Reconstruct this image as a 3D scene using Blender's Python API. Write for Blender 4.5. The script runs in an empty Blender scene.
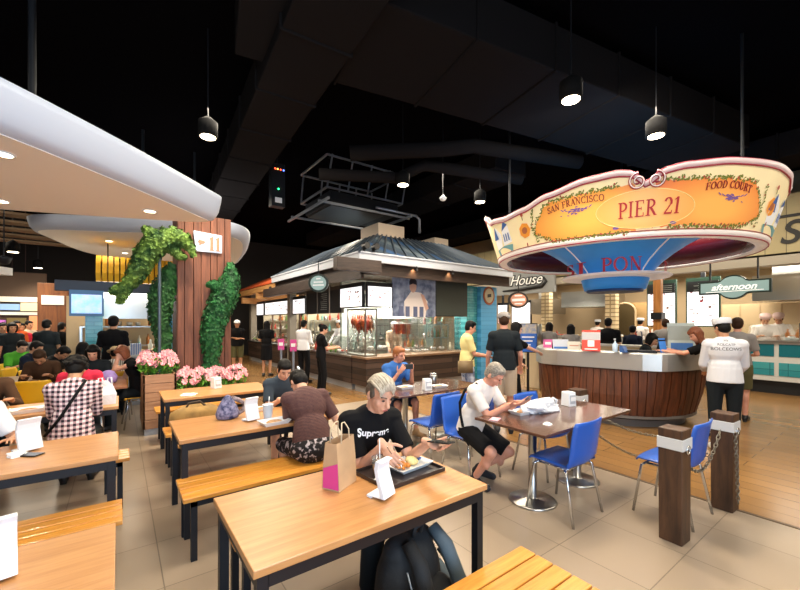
import bpy, bmesh, math, random
from mathutils import Vector, Matrix, noise
rnd = random.Random(7)
PI = math.pi
C = bpy.context.scene.collection
V = Vector
CAMZ = 1.65
FPX = 382.0
HOR = 322.0
FW = V((.593, .805, 0)); RT = V((.805, -.593, 0))

def W(px, py, d):                      # point seen at a pixel at depth d metres
    p = FW*d + RT*((px-400)/FPX*d)
    return V((p.x, p.y, CAMZ+(HOR-py)*d/FPX))
def G(px, py, z=0.0):                  # point of the level z seen at a pixel
    return W(px, py, FPX*(CAMZ-z)/(py-HOR))
def onY(px, Y):                        # X of the plane y=Y seen at a pixel column
    t = (px-400)/FPX
    return Y*(.593+.805*t)/(.805-.593*t)
def onX(px, X):
    t = (px-400)/FPX
    return X*(.805-.593*t)/(.593+.805*t)
def zat(x, y, py):
    return CAMZ+(HOR-py)*(.593*x+.805*y)/FPX

# ------------------------------------------------------------------ materials
MATS = {}
def lin(h):
    h = h.lstrip('#'); o = []
    for i in (0, 2, 4):
        c = int(h[i:i+2], 16)/255
        o.append(c/12.92 if c <= .04045 else ((c+.055)/1.055)**2.4)
    return tuple(o)+(1,)
def mat(name, col, rough=.55, metal=0., emit=0., var=0., scale=8., bump=0., stretch=(1,1,1), col2=None, spec=.5, alpha=1., trans=0., emcol=None):
    if name in MATS: return MATS[name]
    m = bpy.data.materials.new(name); m.use_nodes = True
    nt = m.node_tree; b = nt.nodes['Principled BSDF']
    c = lin(col)
    b.inputs['Base Color'].default_value = c
    b.inputs['Roughness'].default_value = rough
    b.inputs['Metallic'].default_value = metal
    b.inputs['Specular IOR Level'].default_value = spec
    b.inputs['Transmission Weight'].default_value = trans
    b.inputs['Alpha'].default_value = alpha
    if emit:
        b.inputs['Emission Color'].default_value = lin(emcol) if emcol else c
        b.inputs['Emission Strength'].default_value = emit
    if var or bump or col2:
        tc = nt.nodes.new('ShaderNodeTexCoord'); mp = nt.nodes.new('ShaderNodeMapping')
        mp.inputs['Scale'].default_value = stretch
        nz = nt.nodes.new('ShaderNodeTexNoise'); nz.inputs['Scale'].default_value = scale; nz.inputs['Detail'].default_value = 5
        nt.links.new(tc.outputs['Object'], mp.inputs[0]); nt.links.new(mp.outputs[0], nz.inputs['Vector'])
        if var or col2:
            r = nt.nodes.new('ShaderNodeValToRGB')
            k = lin(col2) if col2 else tuple(x*(1-var) for x in c[:3])+(1,)
            r.color_ramp.elements[0].position = .35; r.color_ramp.elements[1].position = .65
            r.color_ramp.elements[0].color = k
            r.color_ramp.elements[1].color = c if col2 else tuple(min(1, x*(1+var*.6)) for x in c[:3])+(1,)
            nt.links.new(nz.outputs['Fac'], r.inputs[0]); nt.links.new(r.outputs[0], b.inputs['Base Color'])
        if bump:
            bp = nt.nodes.new('ShaderNodeBump'); bp.inputs['Strength'].default_value = bump; bp.inputs['Distance'].default_value = .02
            nt.links.new(nz.outputs['Fac'], bp.inputs['Height']); nt.links.new(bp.outputs[0], b.inputs['Normal'])
    MATS[name] = m
    return m
def brickmat(name, c1, c2, mortar, w, h, gap, rough=.4, offset=.5, rot=0., axis='xy', shift=(0,0,0), bump=.3, grain=None):
    m = bpy.data.materials.new(name); m.use_nodes = True
    nt = m.node_tree; b = nt.nodes['Principled BSDF']; N = nt.nodes.new; L = nt.links.new
    b.inputs['Roughness'].default_value = rough
    geo = N('ShaderNodeTexCoord'); sp = N('ShaderNodeSeparateXYZ'); cb = N('ShaderNodeCombineXYZ')
    L(geo.outputs['Object'], sp.inputs[0])
    ax = {'x':0,'y':1,'z':2}
    L(sp.outputs[ax[axis[0]]], cb.inputs[0]); L(sp.outputs[ax[axis[1]]], cb.inputs[1])
    mp = N('ShaderNodeMapping'); mp.inputs['Location'].default_value = shift; mp.inputs['Rotation'].default_value = (0,0,rot)
    L(cb.outputs[0], mp.inputs[0])
    br = N('ShaderNodeTexBrick'); br.offset = offset; br.squash = 1
    br.inputs['Color1'].default_value = lin(c1); br.inputs['Color2'].default_value = lin(c2); br.inputs['Mortar'].default_value = lin(mortar)
    br.inputs['Scale'].default_value = 1; br.inputs['Mortar Size'].default_value = gap; br.inputs['Mortar Smooth'].default_value = .1
    br.inputs['Brick Width'].default_value = w; br.inputs['Row Height'].default_value = h; br.inputs['Bias'].default_value = 0
    L(mp.outputs[0], br.inputs['Vector'])
    out = br.outputs['Color']
    if grain:
        nz = N('ShaderNodeTexNoise'); nz.inputs['Scale'].default_value = 3; nz.inputs['Detail'].default_value = 6
        mg = N('ShaderNodeMapping'); mg.inputs['Scale'].default_value = grain
        L(mp.outputs[0], mg.inputs[0]); L(mg.outputs[0], nz.inputs['Vector'])
        mx = N('ShaderNodeMix'); mx.data_type = 'RGBA'; mx.blend_type = 'OVERLAY'; mx.inputs['Factor'].default_value = .5
        L(out, mx.inputs[6]); L(nz.outputs['Fac'], mx.inputs[7]); out = mx.outputs[2]
        mr = N('ShaderNodeMapRange'); mr.inputs[1].default_value=.3; mr.inputs[2].default_value=.7
        mr.inputs[3].default_value = max(.05, rough-.1); mr.inputs[4].default_value = rough+.1
        L(nz.outputs['Fac'], mr.inputs[0]); L(mr.outputs[0], b.inputs['Roughness'])
    L(out, b.inputs['Base Color'])
    bp = N('ShaderNodeBump'); bp.inputs['Strength'].default_value = bump; bp.inputs['Distance'].default_value = .004; bp.invert = True
    L(br.outputs['Fac'], bp.inputs['Height']); L(bp.outputs[0], b.inputs['Normal'])
    MATS[name] = m
    return m
def woodmat(name, c1, c2, rough=.4, stretch=(1, 12, 12), scale=2.5, coat=0.):
    if name in MATS: return MATS[name]
    m = bpy.data.materials.new(name); m.use_nodes = True
    nt = m.node_tree; b = nt.nodes['Principled BSDF']; N = nt.nodes.new; L = nt.links.new
    tc = N('ShaderNodeTexCoord'); mp = N('ShaderNodeMapping'); mp.inputs['Scale'].default_value = stretch
    n1 = N('ShaderNodeTexNoise'); n1.inputs['Scale'].default_value = scale; n1.inputs['Detail'].default_value = 8; n1.inputs['Roughness'].default_value = .65
    n1.inputs['Distortion'].default_value = .4
    L(tc.outputs['Object'], mp.inputs[0]); L(mp.outputs[0], n1.inputs['Vector'])
    r = N('ShaderNodeValToRGB'); r.color_ramp.elements[0].position = .3; r.color_ramp.elements[1].position = .7
    r.color_ramp.elements[0].color = lin(c1); r.color_ramp.elements[1].color = lin(c2)
    L(n1.outputs['Fac'], r.inputs[0]); L(r.outputs[0], b.inputs['Base Color'])
    b.inputs['Roughness'].default_value = rough; b.inputs['Coat Weight'].default_value = coat; b.inputs['Coat Roughness'].default_value = .15
    bp = N('ShaderNodeBump'); bp.inputs['Strength'].default_value = .15; bp.inputs['Distance'].default_value = .003
    L(n1.outputs['Fac'], bp.inputs['Height']); L(bp.outputs[0], b.inputs['Normal'])
    MATS[name] = m
    return m

# ------------------------------------------------------------------ mesh helper
class MB:
    def __init__(s): s.b = bmesh.new()
    def box(s, c, size, M=None, taper=None):
        c = V(c); hx, hy, hz = size[0]/2, size[1]/2, size[2]/2
        vs = []
        for z in (-1, 1):
            k = taper if (taper and z > 0) else 1
            for x, y in ((-1,-1),(1,-1),(1,1),(-1,1)):
                p = V((x*hx*k, y*hy*k, z*hz))
                if M is not None: p = M @ p
                vs.append(s.b.verts.new(p+c))
        for f in ((3,2,1,0),(4,5,6,7),(0,1,5,4),(1,2,6,5),(2,3,7,6),(3,0,4,7)):
            s.b.faces.new([vs[i] for i in f])
        return s
    def bb(s, x0, x1, y0, y1, z0, z1):
        return s.box(((x0+x1)/2,(y0+y1)/2,(z0+z1)/2), (abs(x1-x0),abs(y1-y0),abs(z1-z0)))
    def bar(s, p0, p1, w, h, up=(0,0,1)):
        p0 = V(p0); p1 = V(p1); d = p1-p0; L = d.length; d.normalize()
        u = V(up)
        if abs(d.dot(u)) > .99: u = V((0,1,0))
        a = d.cross(u).normalized(); u = a.cross(d)
        M = Matrix((d, a, u)).transposed()
        return s.box((p0+p1)/2, (L, w, h), M)
    def rings(s, rs, cap0=True, cap1=True, closed=False):
        R = [[s.b.verts.new(p) for p in r] for r in rs]
        n = len(R[0]); m = len(R)
        for i in range(m if closed else m-1):
            A = R[i]; B = R[(i+1) % m]
            for k in range(n):
                s.b.faces.new((A[k], A[(k+1) % n], B[(k+1) % n], B[k]))
        if not closed:
            if cap0: s.b.faces.new(list(reversed(R[0])))
            if cap1: s.b.faces.new(R[-1])
        return s
    def cyl(s, p0, p1, r0, r1=None, n=12, fl=1.0, side=None):
        r1 = r0 if r1 is None else r1
        p0 = V(p0); p1 = V(p1); d = (p1-p0).normalized()
        a, c = frame(d, side)
        return s.rings([[p+a*(r*math.cos(2*PI*k/n))+c*(r*fl*math.sin(2*PI*k/n)) for k in range(n)] for p, r in ((p0,r0),(p1,r1))])
    def cap(s, p0, p1, r0, r1=None, n=10, fl=1.0, side=None, h=3):   # capsule with round ends
        r1 = r0 if r1 is None else r1
        p0 = V(p0); p1 = V(p1); d = (p1-p0)
        if d.length < 1e-6: d = V((0,0,1e-5))
        d.normalize(); a, c = frame(d, side); rs = []
        for i in range(h):
            t = -PI/2+(i+.35)*(PI/2)/h
            rs.append((p0+d*r0*math.sin(t), r0*math.cos(t)))
        rs.append((p0, r0)); rs.append((p1, r1))
        for i in reversed(range(h)):
            t = PI/2-(i+.35)*(PI/2)/h
            rs.append((p1+d*r1*math.sin(t), r1*math.cos(t)))
        return s.rings([[p+a*(r*math.cos(2*PI*k/n))+c*(r*fl*math.sin(2*PI*k/n)) for k in range(n)] for p, r in rs])
    def tube(s, pts, r, n=8, closed=False, fl=1.0):
        pts = [V(p) for p in pts]; rs = []
        m = len(pts); rr = r if isinstance(r, (list, tuple)) else [r]*m
        side = None
        for i in range(m):
            if closed: d = pts[(i+1) % m]-pts[i-1]
            else: d = pts[min(i+1, m-1)]-pts[max(i-1, 0)]
            d.normalize(); a, c = frame(d, side); side = a
            rs.append([pts[i]+a*(rr[i]*math.cos(2*PI*k/n))+c*(rr[i]*fl*math.sin(2*PI*k/n)) for k in range(n)])
        return s.rings(rs, closed=closed)
    def ell(s, c, r, M=None, n=14, m=9):
        c = V(c); rs = []
        for i in range(m):
            t = -PI/2+PI*(i+.5)/m
            ring = []
            for k in range(n):
                p = V((r[0]*math.cos(t)*math.cos(2*PI*k/n), r[1]*math.cos(t)*math.sin(2*PI*k/n), r[2]*math.sin(t)))
                ring.append(c+(M @ p if M is not None else p))
            rs.append(ring)
        return s.rings(rs)
    def lathe(s, prof, c=(0,0,0), n=24, M=None, caps=True):
        c = V(c); rs = []
        for r, z in prof:
            ring = []
            for k in range(n):
                p = V((r*math.cos(2*PI*k/n), r*math.sin(2*PI*k/n), z))
                ring.append(c+(M @ p if M is not None else p))
            rs.append(ring)
        return s.rings(rs, caps, caps)
    def prism(s, poly, z0, z1, M=None, o=(0,0,0)):
        o = V(o); T = (lambda p: o+(M @ p)) if M is not None else (lambda p: o+p)
        s.rings([[T(V((x, y, z0))) for x, y in poly], [T(V((x, y, z1))) for x, y in poly]])
        return s
    def quad(s, a, b, c, d):
        s.b.faces.new([s.b.verts.new(V(p)) for p in (a, b, c, d)]); return s
    def face(s, pts):
        s.b.faces.new([s.b.verts.new(V(p)) for p in pts]); return s
    def build(s, name, m, parent=None, smooth=False, bevel=0., loc=None, mods=(), sharp=None, tri=False):
        if tri: bmesh.ops.triangulate(s.b, faces=s.b.faces[:])
        bmesh.ops.recalc_face_normals(s.b, faces=s.b.faces[:])
        me = bpy.data.meshes.new(name); s.b.to_mesh(me); s.b.free()
        if m is not None: me.materials.append(m)
        if smooth:
            for p in me.polygons: p.use_smooth = True
        o = bpy.data.objects.new(name, me); C.objects.link(o)
        if parent is not None: o.parent = parent
        if loc is not None: o.location = loc
        if bevel:
            bv = o.modifiers.new('bevel', 'BEVEL'); bv.width = bevel; bv.segments = 2; bv.limit_method = 'ANGLE'; bv.angle_limit = .6
        return o
def frame(d, side=None):
    if side is None: side = V((0,0,1)) if abs(d.z) < .9 else V((1,0,0))
    else: side = V(side)
    a = side-d*d.dot(side)
    if a.length < 1e-4:
        side = V((1,0,0)) if abs(d.x) < .9 else V((0,1,0)); a = side-d*d.dot(side)
    a.normalize(); return a, d.cross(a)
def RZ(a): return Matrix.Rotation(a, 3, 'Z')
def RX(a): return Matrix.Rotation(a, 3, 'X')
def RY(a): return Matrix.Rotation(a, 3, 'Y')

def tag(o, label, cat, group=None, kind=None):
    o['label'] = label; o['category'] = cat
    if group: o['group'] = group
    if kind: o['kind'] = kind
    return o
def thing(name, label, cat, loc=(0,0,0), rz=0., group=None):
    o = bpy.data.objects.new(name, None); C.objects.link(o); o.empty_display_size = .1
    o.location = loc; o.rotation_euler = (0,0,rz)
    return tag(o, label, cat, group)
def struct(o): o['kind'] = 'structure'; return o
KIDS = {}
def dup(root, loc, rz=None, label=None, group=None):
    r = root.copy(); C.objects.link(r); r.location = loc
    if rz is not None: r.rotation_euler = (0,0,rz)
    if label: r['label'] = label
    if group: r['group'] = group
    for ch in [o for o in C.objects if o.parent == root]:
        c = ch.copy(); C.objects.link(c); c.parent = r
        for g in [o for o in C.objects if o.parent == ch]:
            d = g.copy(); C.objects.link(d); d.parent = c
    return r
def remesh(o, vox, smooth=3, fac=.5):
    r = o.modifiers.new('skin', 'REMESH'); r.mode = 'VOXEL'; r.voxel_size = vox; r.use_smooth_shade = True
    if smooth:
        k = o.modifiers.new('relax', 'SMOOTH'); k.iterations = smooth; k.factor = fac
    return o
def text_mesh(txt, size, depth=.004, shear=0., bold=0.):
    cu = bpy.data.curves.new('t', 'FONT'); cu.body = txt; cu.size = size; cu.extrude = depth/2; cu.align_x = 'CENTER'; cu.align_y = 'CENTER'
    cu.shear = shear; cu.offset = bold
    o = bpy.data.objects.new('t', cu); C.objects.link(o)
    bpy.context.view_layer.update()
    me = bpy.data.meshes.new_from_object(o.evaluated_get(bpy.context.evaluated_depsgraph_get()))
    bpy.data.objects.remove(o); bpy.data.curves.remove(cu)
    return me
def text(name, txt, size, m, parent, loc, M, depth=.004, shear=0., bold=0.):   # letters on a plane: M columns = right, up, out
    me = text_mesh(txt, size, depth, shear, bold)
    for v in me.vertices: v.co = M @ v.co + V(loc)
    me.materials.clear(); me.materials.append(m)
    o = bpy.data.objects.new(name, me); C.objects.link(o); o.parent = parent
    return o
def plane_M(right, up):
    r = V(right).normalized(); u = V(up).normalized(); return Matrix((r, u, r.cross(u))).transposed()

# ------------------------------------------------------------------ camera
cam = bpy.data.cameras.new('camera'); cam.sensor_width = 36; cam.sensor_fit = 'HORIZONTAL'
cam.lens = 36*FPX/800; cam.shift_y = (HOR-295)/800; cam.clip_start = .05
co = bpy.data.objects.new('camera', cam); C.objects.link(co)
co.location = (0,0,CAMZ); co.rotation_euler = (PI/2, 0, -math.atan2(.593, .805))
bpy.context.scene.camera = co
sc = bpy.context.scene
sc.view_settings.view_transform = 'Standard'; sc.view_settings.look = 'None'; sc.view_settings.exposure = 0.; sc.view_settings.gamma = 1
sc.view_settings.use_curve_mapping = False
# ------------------------------------------------------------------ common materials
table_wood = woodmat('oak_laminate', '#b07a48', '#c89560', .32, (1, 14, 14), 3)
bench_wood = woodmat('honey_slats', '#c07a26', '#dda048', .3, (1, 14, 14), 3, .3)
dark_wood = woodmat('brown_post_wood', '#2e1d12', '#5c3e28', .55, (6, 6, .8), 3)
darkh_wood = woodmat('dark_plank_wood_long', '#1e1510', '#40302a', .55, (.8, .8, 9), 4)
red_wood = woodmat('red_brown_cladding', '#35190d', '#6e3b20', .5, (7, 7, .7), 2.5)
col_wood = woodmat('column_plank_wood', '#4c2819', '#8c553c', .6, (8, 8, .6), 2.5)
plant_wood = woodmat('planter_wood', '#94694c', '#b88d6c', .6, (.8, .8, 9), 3)
walnut = woodmat('walnut_laminate', '#4a3025', '#634334', .22, (1, 10, 10), 3, .3)
light_wood = woodmat('pale_wood', '#a57240', '#cf9c60', .5, (.8, .8, 8), 3)
navy_steel = mat('navy_black_steel', '#15181f', .45, .3)
steel = mat('brushed_steel', '#b9b7b2', .28, 1., bump=.05, scale=60, stretch=(1,1,.05))
chrome = mat('polished_chrome', '#cfd0d2', .14, 1.)
blue_seat = mat('blue_plastic', '#2357b5', .35)
yellow_seat = mat('yellow_plastic', '#e0ac20', .4)
white_plastic = mat('white_plastic', '#eef0f2', .4)
paper_white = mat('white_paper', '#f3f1ee', .8)
kraft = mat('kraft_paper', '#c39f78', .8, var=.12, scale=6)
black_plastic = mat('black_plastic', '#121214', .4)
dark_metal = mat('dark_metal', '#1a1c20', .5, .4)
ceil_black = mat('black_ceiling_paint', '#070607', .95, spec=0.)
duct_black = mat('dark_duct_paint', '#1c1a1a', .9, spec=0.)
skin_a = mat('skin_light', '#dba68a', .5, var=.05, scale=20)
skin_b = mat('skin_tan', '#c58f6c', .5, var=.05, scale=20)
skin_c = mat('skin_pink', '#d99a80', .5, var=.06, scale=20)
hair_black = mat('black_hair', '#0d0a09', .6, spec=.2, bump=.2, scale=60, stretch=(4,4,.6))
hair_brown = mat('brown_hair', '#35200f', .6, spec=.2, bump=.3, scale=60, stretch=(4,4,.6))
hair_red = mat('auburn_hair', '#8b4a24', .5, col2='#5e2d14', scale=40, stretch=(4,4,.6), bump=.4)
hair_grey = mat('grey_hair', '#a49a8c', .6, col2='#6d645a', scale=70, bump=.5)
hair_ash = mat('ash_blond_hair', '#d2c6b2', .5, col2='#9a8c78', scale=14, stretch=(9,1,3), bump=.4)
hair_ginger = mat('ginger_hair', '#9a5a2e', .55, bump=.4, scale=60)
lip = mat('lip_skin', '#b5625a', .5)
eye_dark = mat('dark_eye', '#1b1412', .25)
eye_white = mat('eye_white', '#e8e2da', .3)
def cloth(name, c, **k): return mat(name, c, k.pop('rough', .85), spec=.2, bump=k.pop('bump', .12), scale=k.pop('scale', 9), **k)
c_black = cloth('black_cotton', '#0b0b0e'); c_navy = cloth('navy_cotton', '#1a2233'); c_white = cloth('white_cotton', '#e6e6e8')
c_slate = cloth('slate_cotton', '#39434d'); c_grey = cloth('grey_cotton', '#8d8884'); c_yellow = cloth('pale_yellow_cotton', '#eadc98')
c_blue = cloth('blue_cotton', '#3a6ab0'); c_beige = cloth('beige_cotton', '#b7a48e'); c_olive = cloth('olive_cotton', '#5a5638')
c_red = cloth('crimson_cotton', '#c02a44'); c_green = cloth('green_cotton', '#4c9c2c'); c_brown = cloth('brown_cotton', '#4c3524')
c_orange = cloth('orange_cotton', '#c4562a'); c_char = cloth('charcoal_cotton', '#1a2024'); c_polo = cloth('white_polo_cotton', '#e3dcd6')
def stripemat(name, c1, c2, scale, axis='z', dist=0.):
    m = bpy.data.materials.new(name); m.use_nodes = True
    nt = m.node_tree; b = nt.nodes['Principled BSDF']; N = nt.nodes.new; L = nt.links.new
    b.inputs['Roughness'].default_value = .85
    tc = N('ShaderNodeTexCoord'); wv = N('ShaderNodeTexWave'); wv.bands_direction = axis.upper(); wv.inputs['Scale'].default_value = scale
    wv.inputs['Distortion'].default_value = dist; wv.inputs['Detail Scale'].default_value = 6
    r = N('ShaderNodeValToRGB'); r.color_ramp.interpolation = 'LINEAR'
    r.color_ramp.elements[0].position = .45; r.color_ramp.elements[1].position = .55
    r.color_ramp.elements[0].color = lin(c1); r.color_ramp.elements[1].color = lin(c2)
    L(tc.outputs['Object'], wv.inputs['Vector']); L(wv.outputs['Fac'], r.inputs[0]); L(r.outputs[0], b.inputs['Base Color'])
    return m
c_stripe = stripemat('maroon_ribbed_knit', '#3a2024', '#64423c', 30, 'z', 3)
c_wstripe = stripemat('white_grey_stripe', '#e9e5e0', '#8d8880', 9, 'x')
c_pattern = mat('patterned_skirt_cloth', '#141014', .85, col2='#b9aeb4', scale=26)
for _n in c_pattern.node_tree.nodes:
    if _n.type == 'VALTORGB': _n.color_ramp.elements[0].position = .40; _n.color_ramp.elements[1].position = .46
def checkmat(name, a, b_, c_, s):
    m = bpy.data.materials.new(name); m.use_nodes = True
    nt = m.node_tree; b = nt.nodes['Principled BSDF']; N = nt.nodes.new; L = nt.links.new
    b.inputs['Roughness'].default_value = .85
    tc = N('ShaderNodeTexCoord'); sp = N('ShaderNodeSeparateXYZ'); L(tc.outputs['Object'], sp.inputs[0])
    def band(o):
        mu = N('ShaderNodeMath'); mu.operation = 'MULTIPLY'; mu.inputs[1].default_value = s; L(o, mu.inputs[0])
        fr = N('ShaderNodeMath'); fr.operation = 'FRACT'; L(mu.outputs[0], fr.inputs[0])
        gt = N('ShaderNodeMath'); gt.operation = 'GREATER_THAN'; gt.inputs[1].default_value = .5; L(fr.outputs[0], gt.inputs[0]); return gt.outputs[0]
    ad = N('ShaderNodeMath'); ad.operation = 'ADD'; L(band(sp.outputs[0]), ad.inputs[0]); L(band(sp.outputs[2]), ad.inputs[1])
    dv = N('ShaderNodeMath'); dv.operation = 'DIVIDE'; dv.inputs[1].default_value = 2; L(ad.outputs[0], dv.inputs[0])
    r = N('ShaderNodeValToRGB'); r.color_ramp.interpolation = 'CONSTANT'
    e = r.color_ramp.elements; e[0].position = 0; e[0].color = lin(a); e[1].position = .3; e[1].color = lin(b_)
    n = e.new(.8); n.color = lin(c_)
    L(dv.outputs[0], r.inputs[0]); L(r.outputs[0], b.inputs['Base Color'])
    return m
c_check = checkmat('gingham_check', '#e9dcdc', '#a98a92', '#1a1822', 23)

# ------------------------------------------------------------------ people
def ik(a, b, l1, l2, pole):
    a = V(a); b = V(b); d = b-a; L = d.length
    if L > (l1+l2)*.999: b = a+d.normalized()*(l1+l2)*.999; d = b-a; L = d.length
    x = (l1*l1-l2*l2+L*L)/(2*L); h = math.sqrt(max(0, l1*l1-x*x)); d.normalize()
    p = V(pole); p = p-d*d.dot(p)
    p = p.normalized() if p.length > 1e-4 else V((0,0,1))
    return a+d*x+p*h, b
def hand(mb, wr, d, nrm, side, curl, k, r=.0085):
    d = V(d).normalized(); nrm = V(nrm); nrm = (nrm-d*d.dot(nrm)).normalized(); lat = d.cross(nrm)*side   # lat points to the thumb side
    wr = V(wr); M = Matrix((lat, d, nrm)).transposed()
    mb.ell(wr+d*.045*k, (.038*k, .055*k, .016*k), M)
    mb.cap(wr-d*.03*k, wr+d*.03*k, .024*k, .024*k, 8)
    for i, (o, L) in enumerate(((.030,.072),(.010,.080),(-.011,.074),(-.031,.058))):
        p = wr+d*.088*k+lat*o*k; a = curl*(.35+.05*i); q = d+lat*(o*2.2)
        for j in range(3):
            q = (q*math.cos(a)+nrm*math.sin(a)).normalized(); e = p+q*(L*k*(.45,.32,.25)[j])
            mb.cap(p, e, r*k*(1.08-.1*j), r*k*(1.0-.1*j), 7, h=2); p = e
            a = curl*.55
    p = wr+d*.02*k+lat*.028*k; q = (lat*.8+d*.75+nrm*.3*curl).normalized()
    e = p+q*.045*k; mb.cap(p, e, .012*k, .0105*k, 7, h=2)
    q2 = (q+d*.5+nrm*.5*curl).normalized(); mb.cap(e, e+q2*.034*k, .0105*k, .009*k, 7, h=2)
    return wr+d*.075*k+nrm*.02*k

def person(label, x, y, head_dir, H=1.70, pose='stand', seat=.45, lean=0., hp=(0, 0), lh=None, rh=None, feet=None,
           shirt=None, sleeve='short', pants=None, leg='long', shoes=None, skin=None, hair=None, style='short', cap=None, capstyle='cap',
           det=1, build=1.0, hdir=None, hnrm=None, curl=.7, twist=0., knees=None, z0=0., pz=None, hem=None, group=None, face=True, apron=None, roll=0., ep=None):
    """head_dir: world direction (dx,dy) the body faces. Local frame: x right, y forward, z up."""
    k = H/1.72; bw = build
    rz = math.atan2(head_dir[1], head_dir[0])-PI/2
    root = thing('person', label, 'person', (x, y, z0), rz, group)
    sit = pose == 'sit'
    pel = V((0, 0, pz if pz is not None else (seat+.115*k if sit else .95*k)))
    up = V((math.sin(roll), math.sin(lean)*math.cos(roll), math.cos(lean)*math.cos(roll))).normalized(); rt = V((math.cos(twist), math.sin(twist), 0))
    rt = (rt-up*rt.dot(up)).normalized(); fw = up.cross(rt)
    T = Matrix((rt, fw, up)).transposed()
    bend = V((math.sin(roll)*.5, math.sin(lean*.5), math.cos(lean*.5))).normalized()
    waist = pel+bend*.15*k; chest = waist+up*.22*k; neck = chest+up*.15*k
    sh = {s: chest+rt*(.157*k*bw*s)+up*.085*k for s in (-1, 1)}
    hy, hpit = hp
    hT = T @ RZ(hy)
    lean_fix = RX(-hpit)      # hpit>0 looks down
    hT = hT @ lean_fix
    hu = hT.col[2]; hf = hT.col[1]; hr = hT.col[0]
    hc = neck+(up*.6+hu*.4).normalized()*.06*k+hu*.095*k+hf*.028*k
    hip = {s: pel+V((.088*k*bw*s, .0, -.02*k)) for s in (-1, 1)}
    thigh, shin, ua, fa = .43*k, .43*k, .285*k, .255*k
    ank = {}; kn = {}
    for s in (-1, 1):
        if feet and feet[0 if s < 0 else 1] is not None: a = V(feet[0 if s < 0 else 1])
        elif sit: a = V((.11*k*s, .40*k, .075*k))
        else: a = V((.095*k*s, .02*s, .075*k))
        pole = V((.15*s, 1, .5 if sit else 0))
        if knees: pole = V(knees[0 if s < 0 else 1])
        kn[s], ank[s] = ik(hip[s], a, thigh, shin, pole)
    elb = {}; wri = {}
    for s, hnd in ((-1, lh), (1, rh)):
        if hnd is None: hnd = (.25*k*s, .06, pel.z-.10*k)
        elb[s], wri[s] = ik(sh[s], V(hnd), ua, fa, V(((ep[0] if ep else .34)*s, ep[1] if ep else -.5, ep[2] if ep else -.8)))
    skin = skin or skin_b; pants = pants or c_char; shoes = shoes or black_plastic
    vox = {0: .016, 1: .012, 2: .0058, 3: .0048}[det]
    # --- body
    b = MB(); n = 10
    def torso(mb, e):
        mb.ell(chest+up*.01*k, (.158*k*bw+e, .105*k*bw+e, .175*k+e), T)
        mb.ell(waist, (.138*k*bw+e, .098*k*bw+e, .15*k+e), T)
        mb.ell(pel+V((0,0,.005)), (.158*k*bw+e, .115*k*bw+e, .13*k+e))
        mb.cap(sh[-1], sh[1], .062*k+e*.8, None, n)
        mb.cap(chest+up*.11*k-rt*.06*k, chest+up*.11*k+rt*.06*k, .062*k+e*.6, None, n)
    torso(b, 0)
    b.cap(chest+up*.10*k, hc-hu*.04*k-hf*.015*k, .056*k, .052*k, n)
    M = hT
    b.ell(hc+hu*.03*k-hf*.008*k, (.073*k, .092*k, .085*k), M, 18, 12)             # cranium
    b.ell(hc-hu*.035*k+hf*.022*k, (.058*k, .066*k, .085*k), M, 16, 10)            # face and jaw
    b.ell(hc-hu*.098*k+hf*.05*k, (.026*k, .024*k, .02*k), M)                      # chin
    if det >= 1:
        b.cap(hc+hu*.012*k+hf*.082*k, hc-hu*.028*k+hf*.105*k, .009*k, .014*k, 8)  # nose
        b.ell(hc-hu*.062*k+hf*.08*k, (.024*k, .012*k, .012*k), M)                 # mouth mound
        for s in (-1, 1):
            b.ell(hc+hr*(.074*k*s)-hu*.012*k-hf*.012*k, (.009*k, .02*k, .032*k), M)
            b.cap(hc+hr*.018*k*s+hu*.026*k+hf*.078*k, hc+hr*.05*k*s+hu*.022*k+hf*.066*k, .011*k, .009*k, 6)
            b.ell(hc+hr*.036*k*s-hu*.030*k+hf*.052*k, (.022*k, .020*k, .024*k), M)
    for s in (-1, 1):
        b.cap(sh[s], elb[s], .047*k*bw, .037*k, n); b.cap(elb[s], wri[s], .038*k, .026*k, n)
        b.cap(hip[s], kn[s], .082*k*bw, .056*k, n); b.cap(kn[s], ank[s], .053*k, .036*k, n)
        b.ell(kn[s].lerp(ank[s], .25)-V((0,.012*k,0)), (.05*k, .052*k, .11*k))
        toe = V((ank[s].x+.03*s, ank[s].y+.16*k, ank[s].z-.045*k))
        b.cap(ank[s]-V((0,.02,.03)), toe, .036*k, .03*k, n, .8)
        dflt = (wri[s]-elb[s]).normalized()
        if hdir and hdir[0 if s < 0 else 1]: dflt = V(hdir[0 if s < 0 else 1])
        nr = V((-s, .2, -.3)) if abs(dflt.z) > .7 else V((0, .15, -1))
        if hnrm and hnrm[0 if s < 0 else 1]: nr = V(hnrm[0 if s < 0 else 1])
        hand(b, wri[s], dflt, nr, -1 if s < 0 else 1, curl, k*(1.0 if det > 1 else 1.05), .0085 if det > 1 else .0095)
    body = b.build('body', skin, root, True); remesh(body, vox, 4 if det > 1 else 2)
    # --- trousers / shorts / skirt
    cv = {0: .018, 1: .013, 2: .009, 3: .008}[det]
    p = MB(); e = .012
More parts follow.
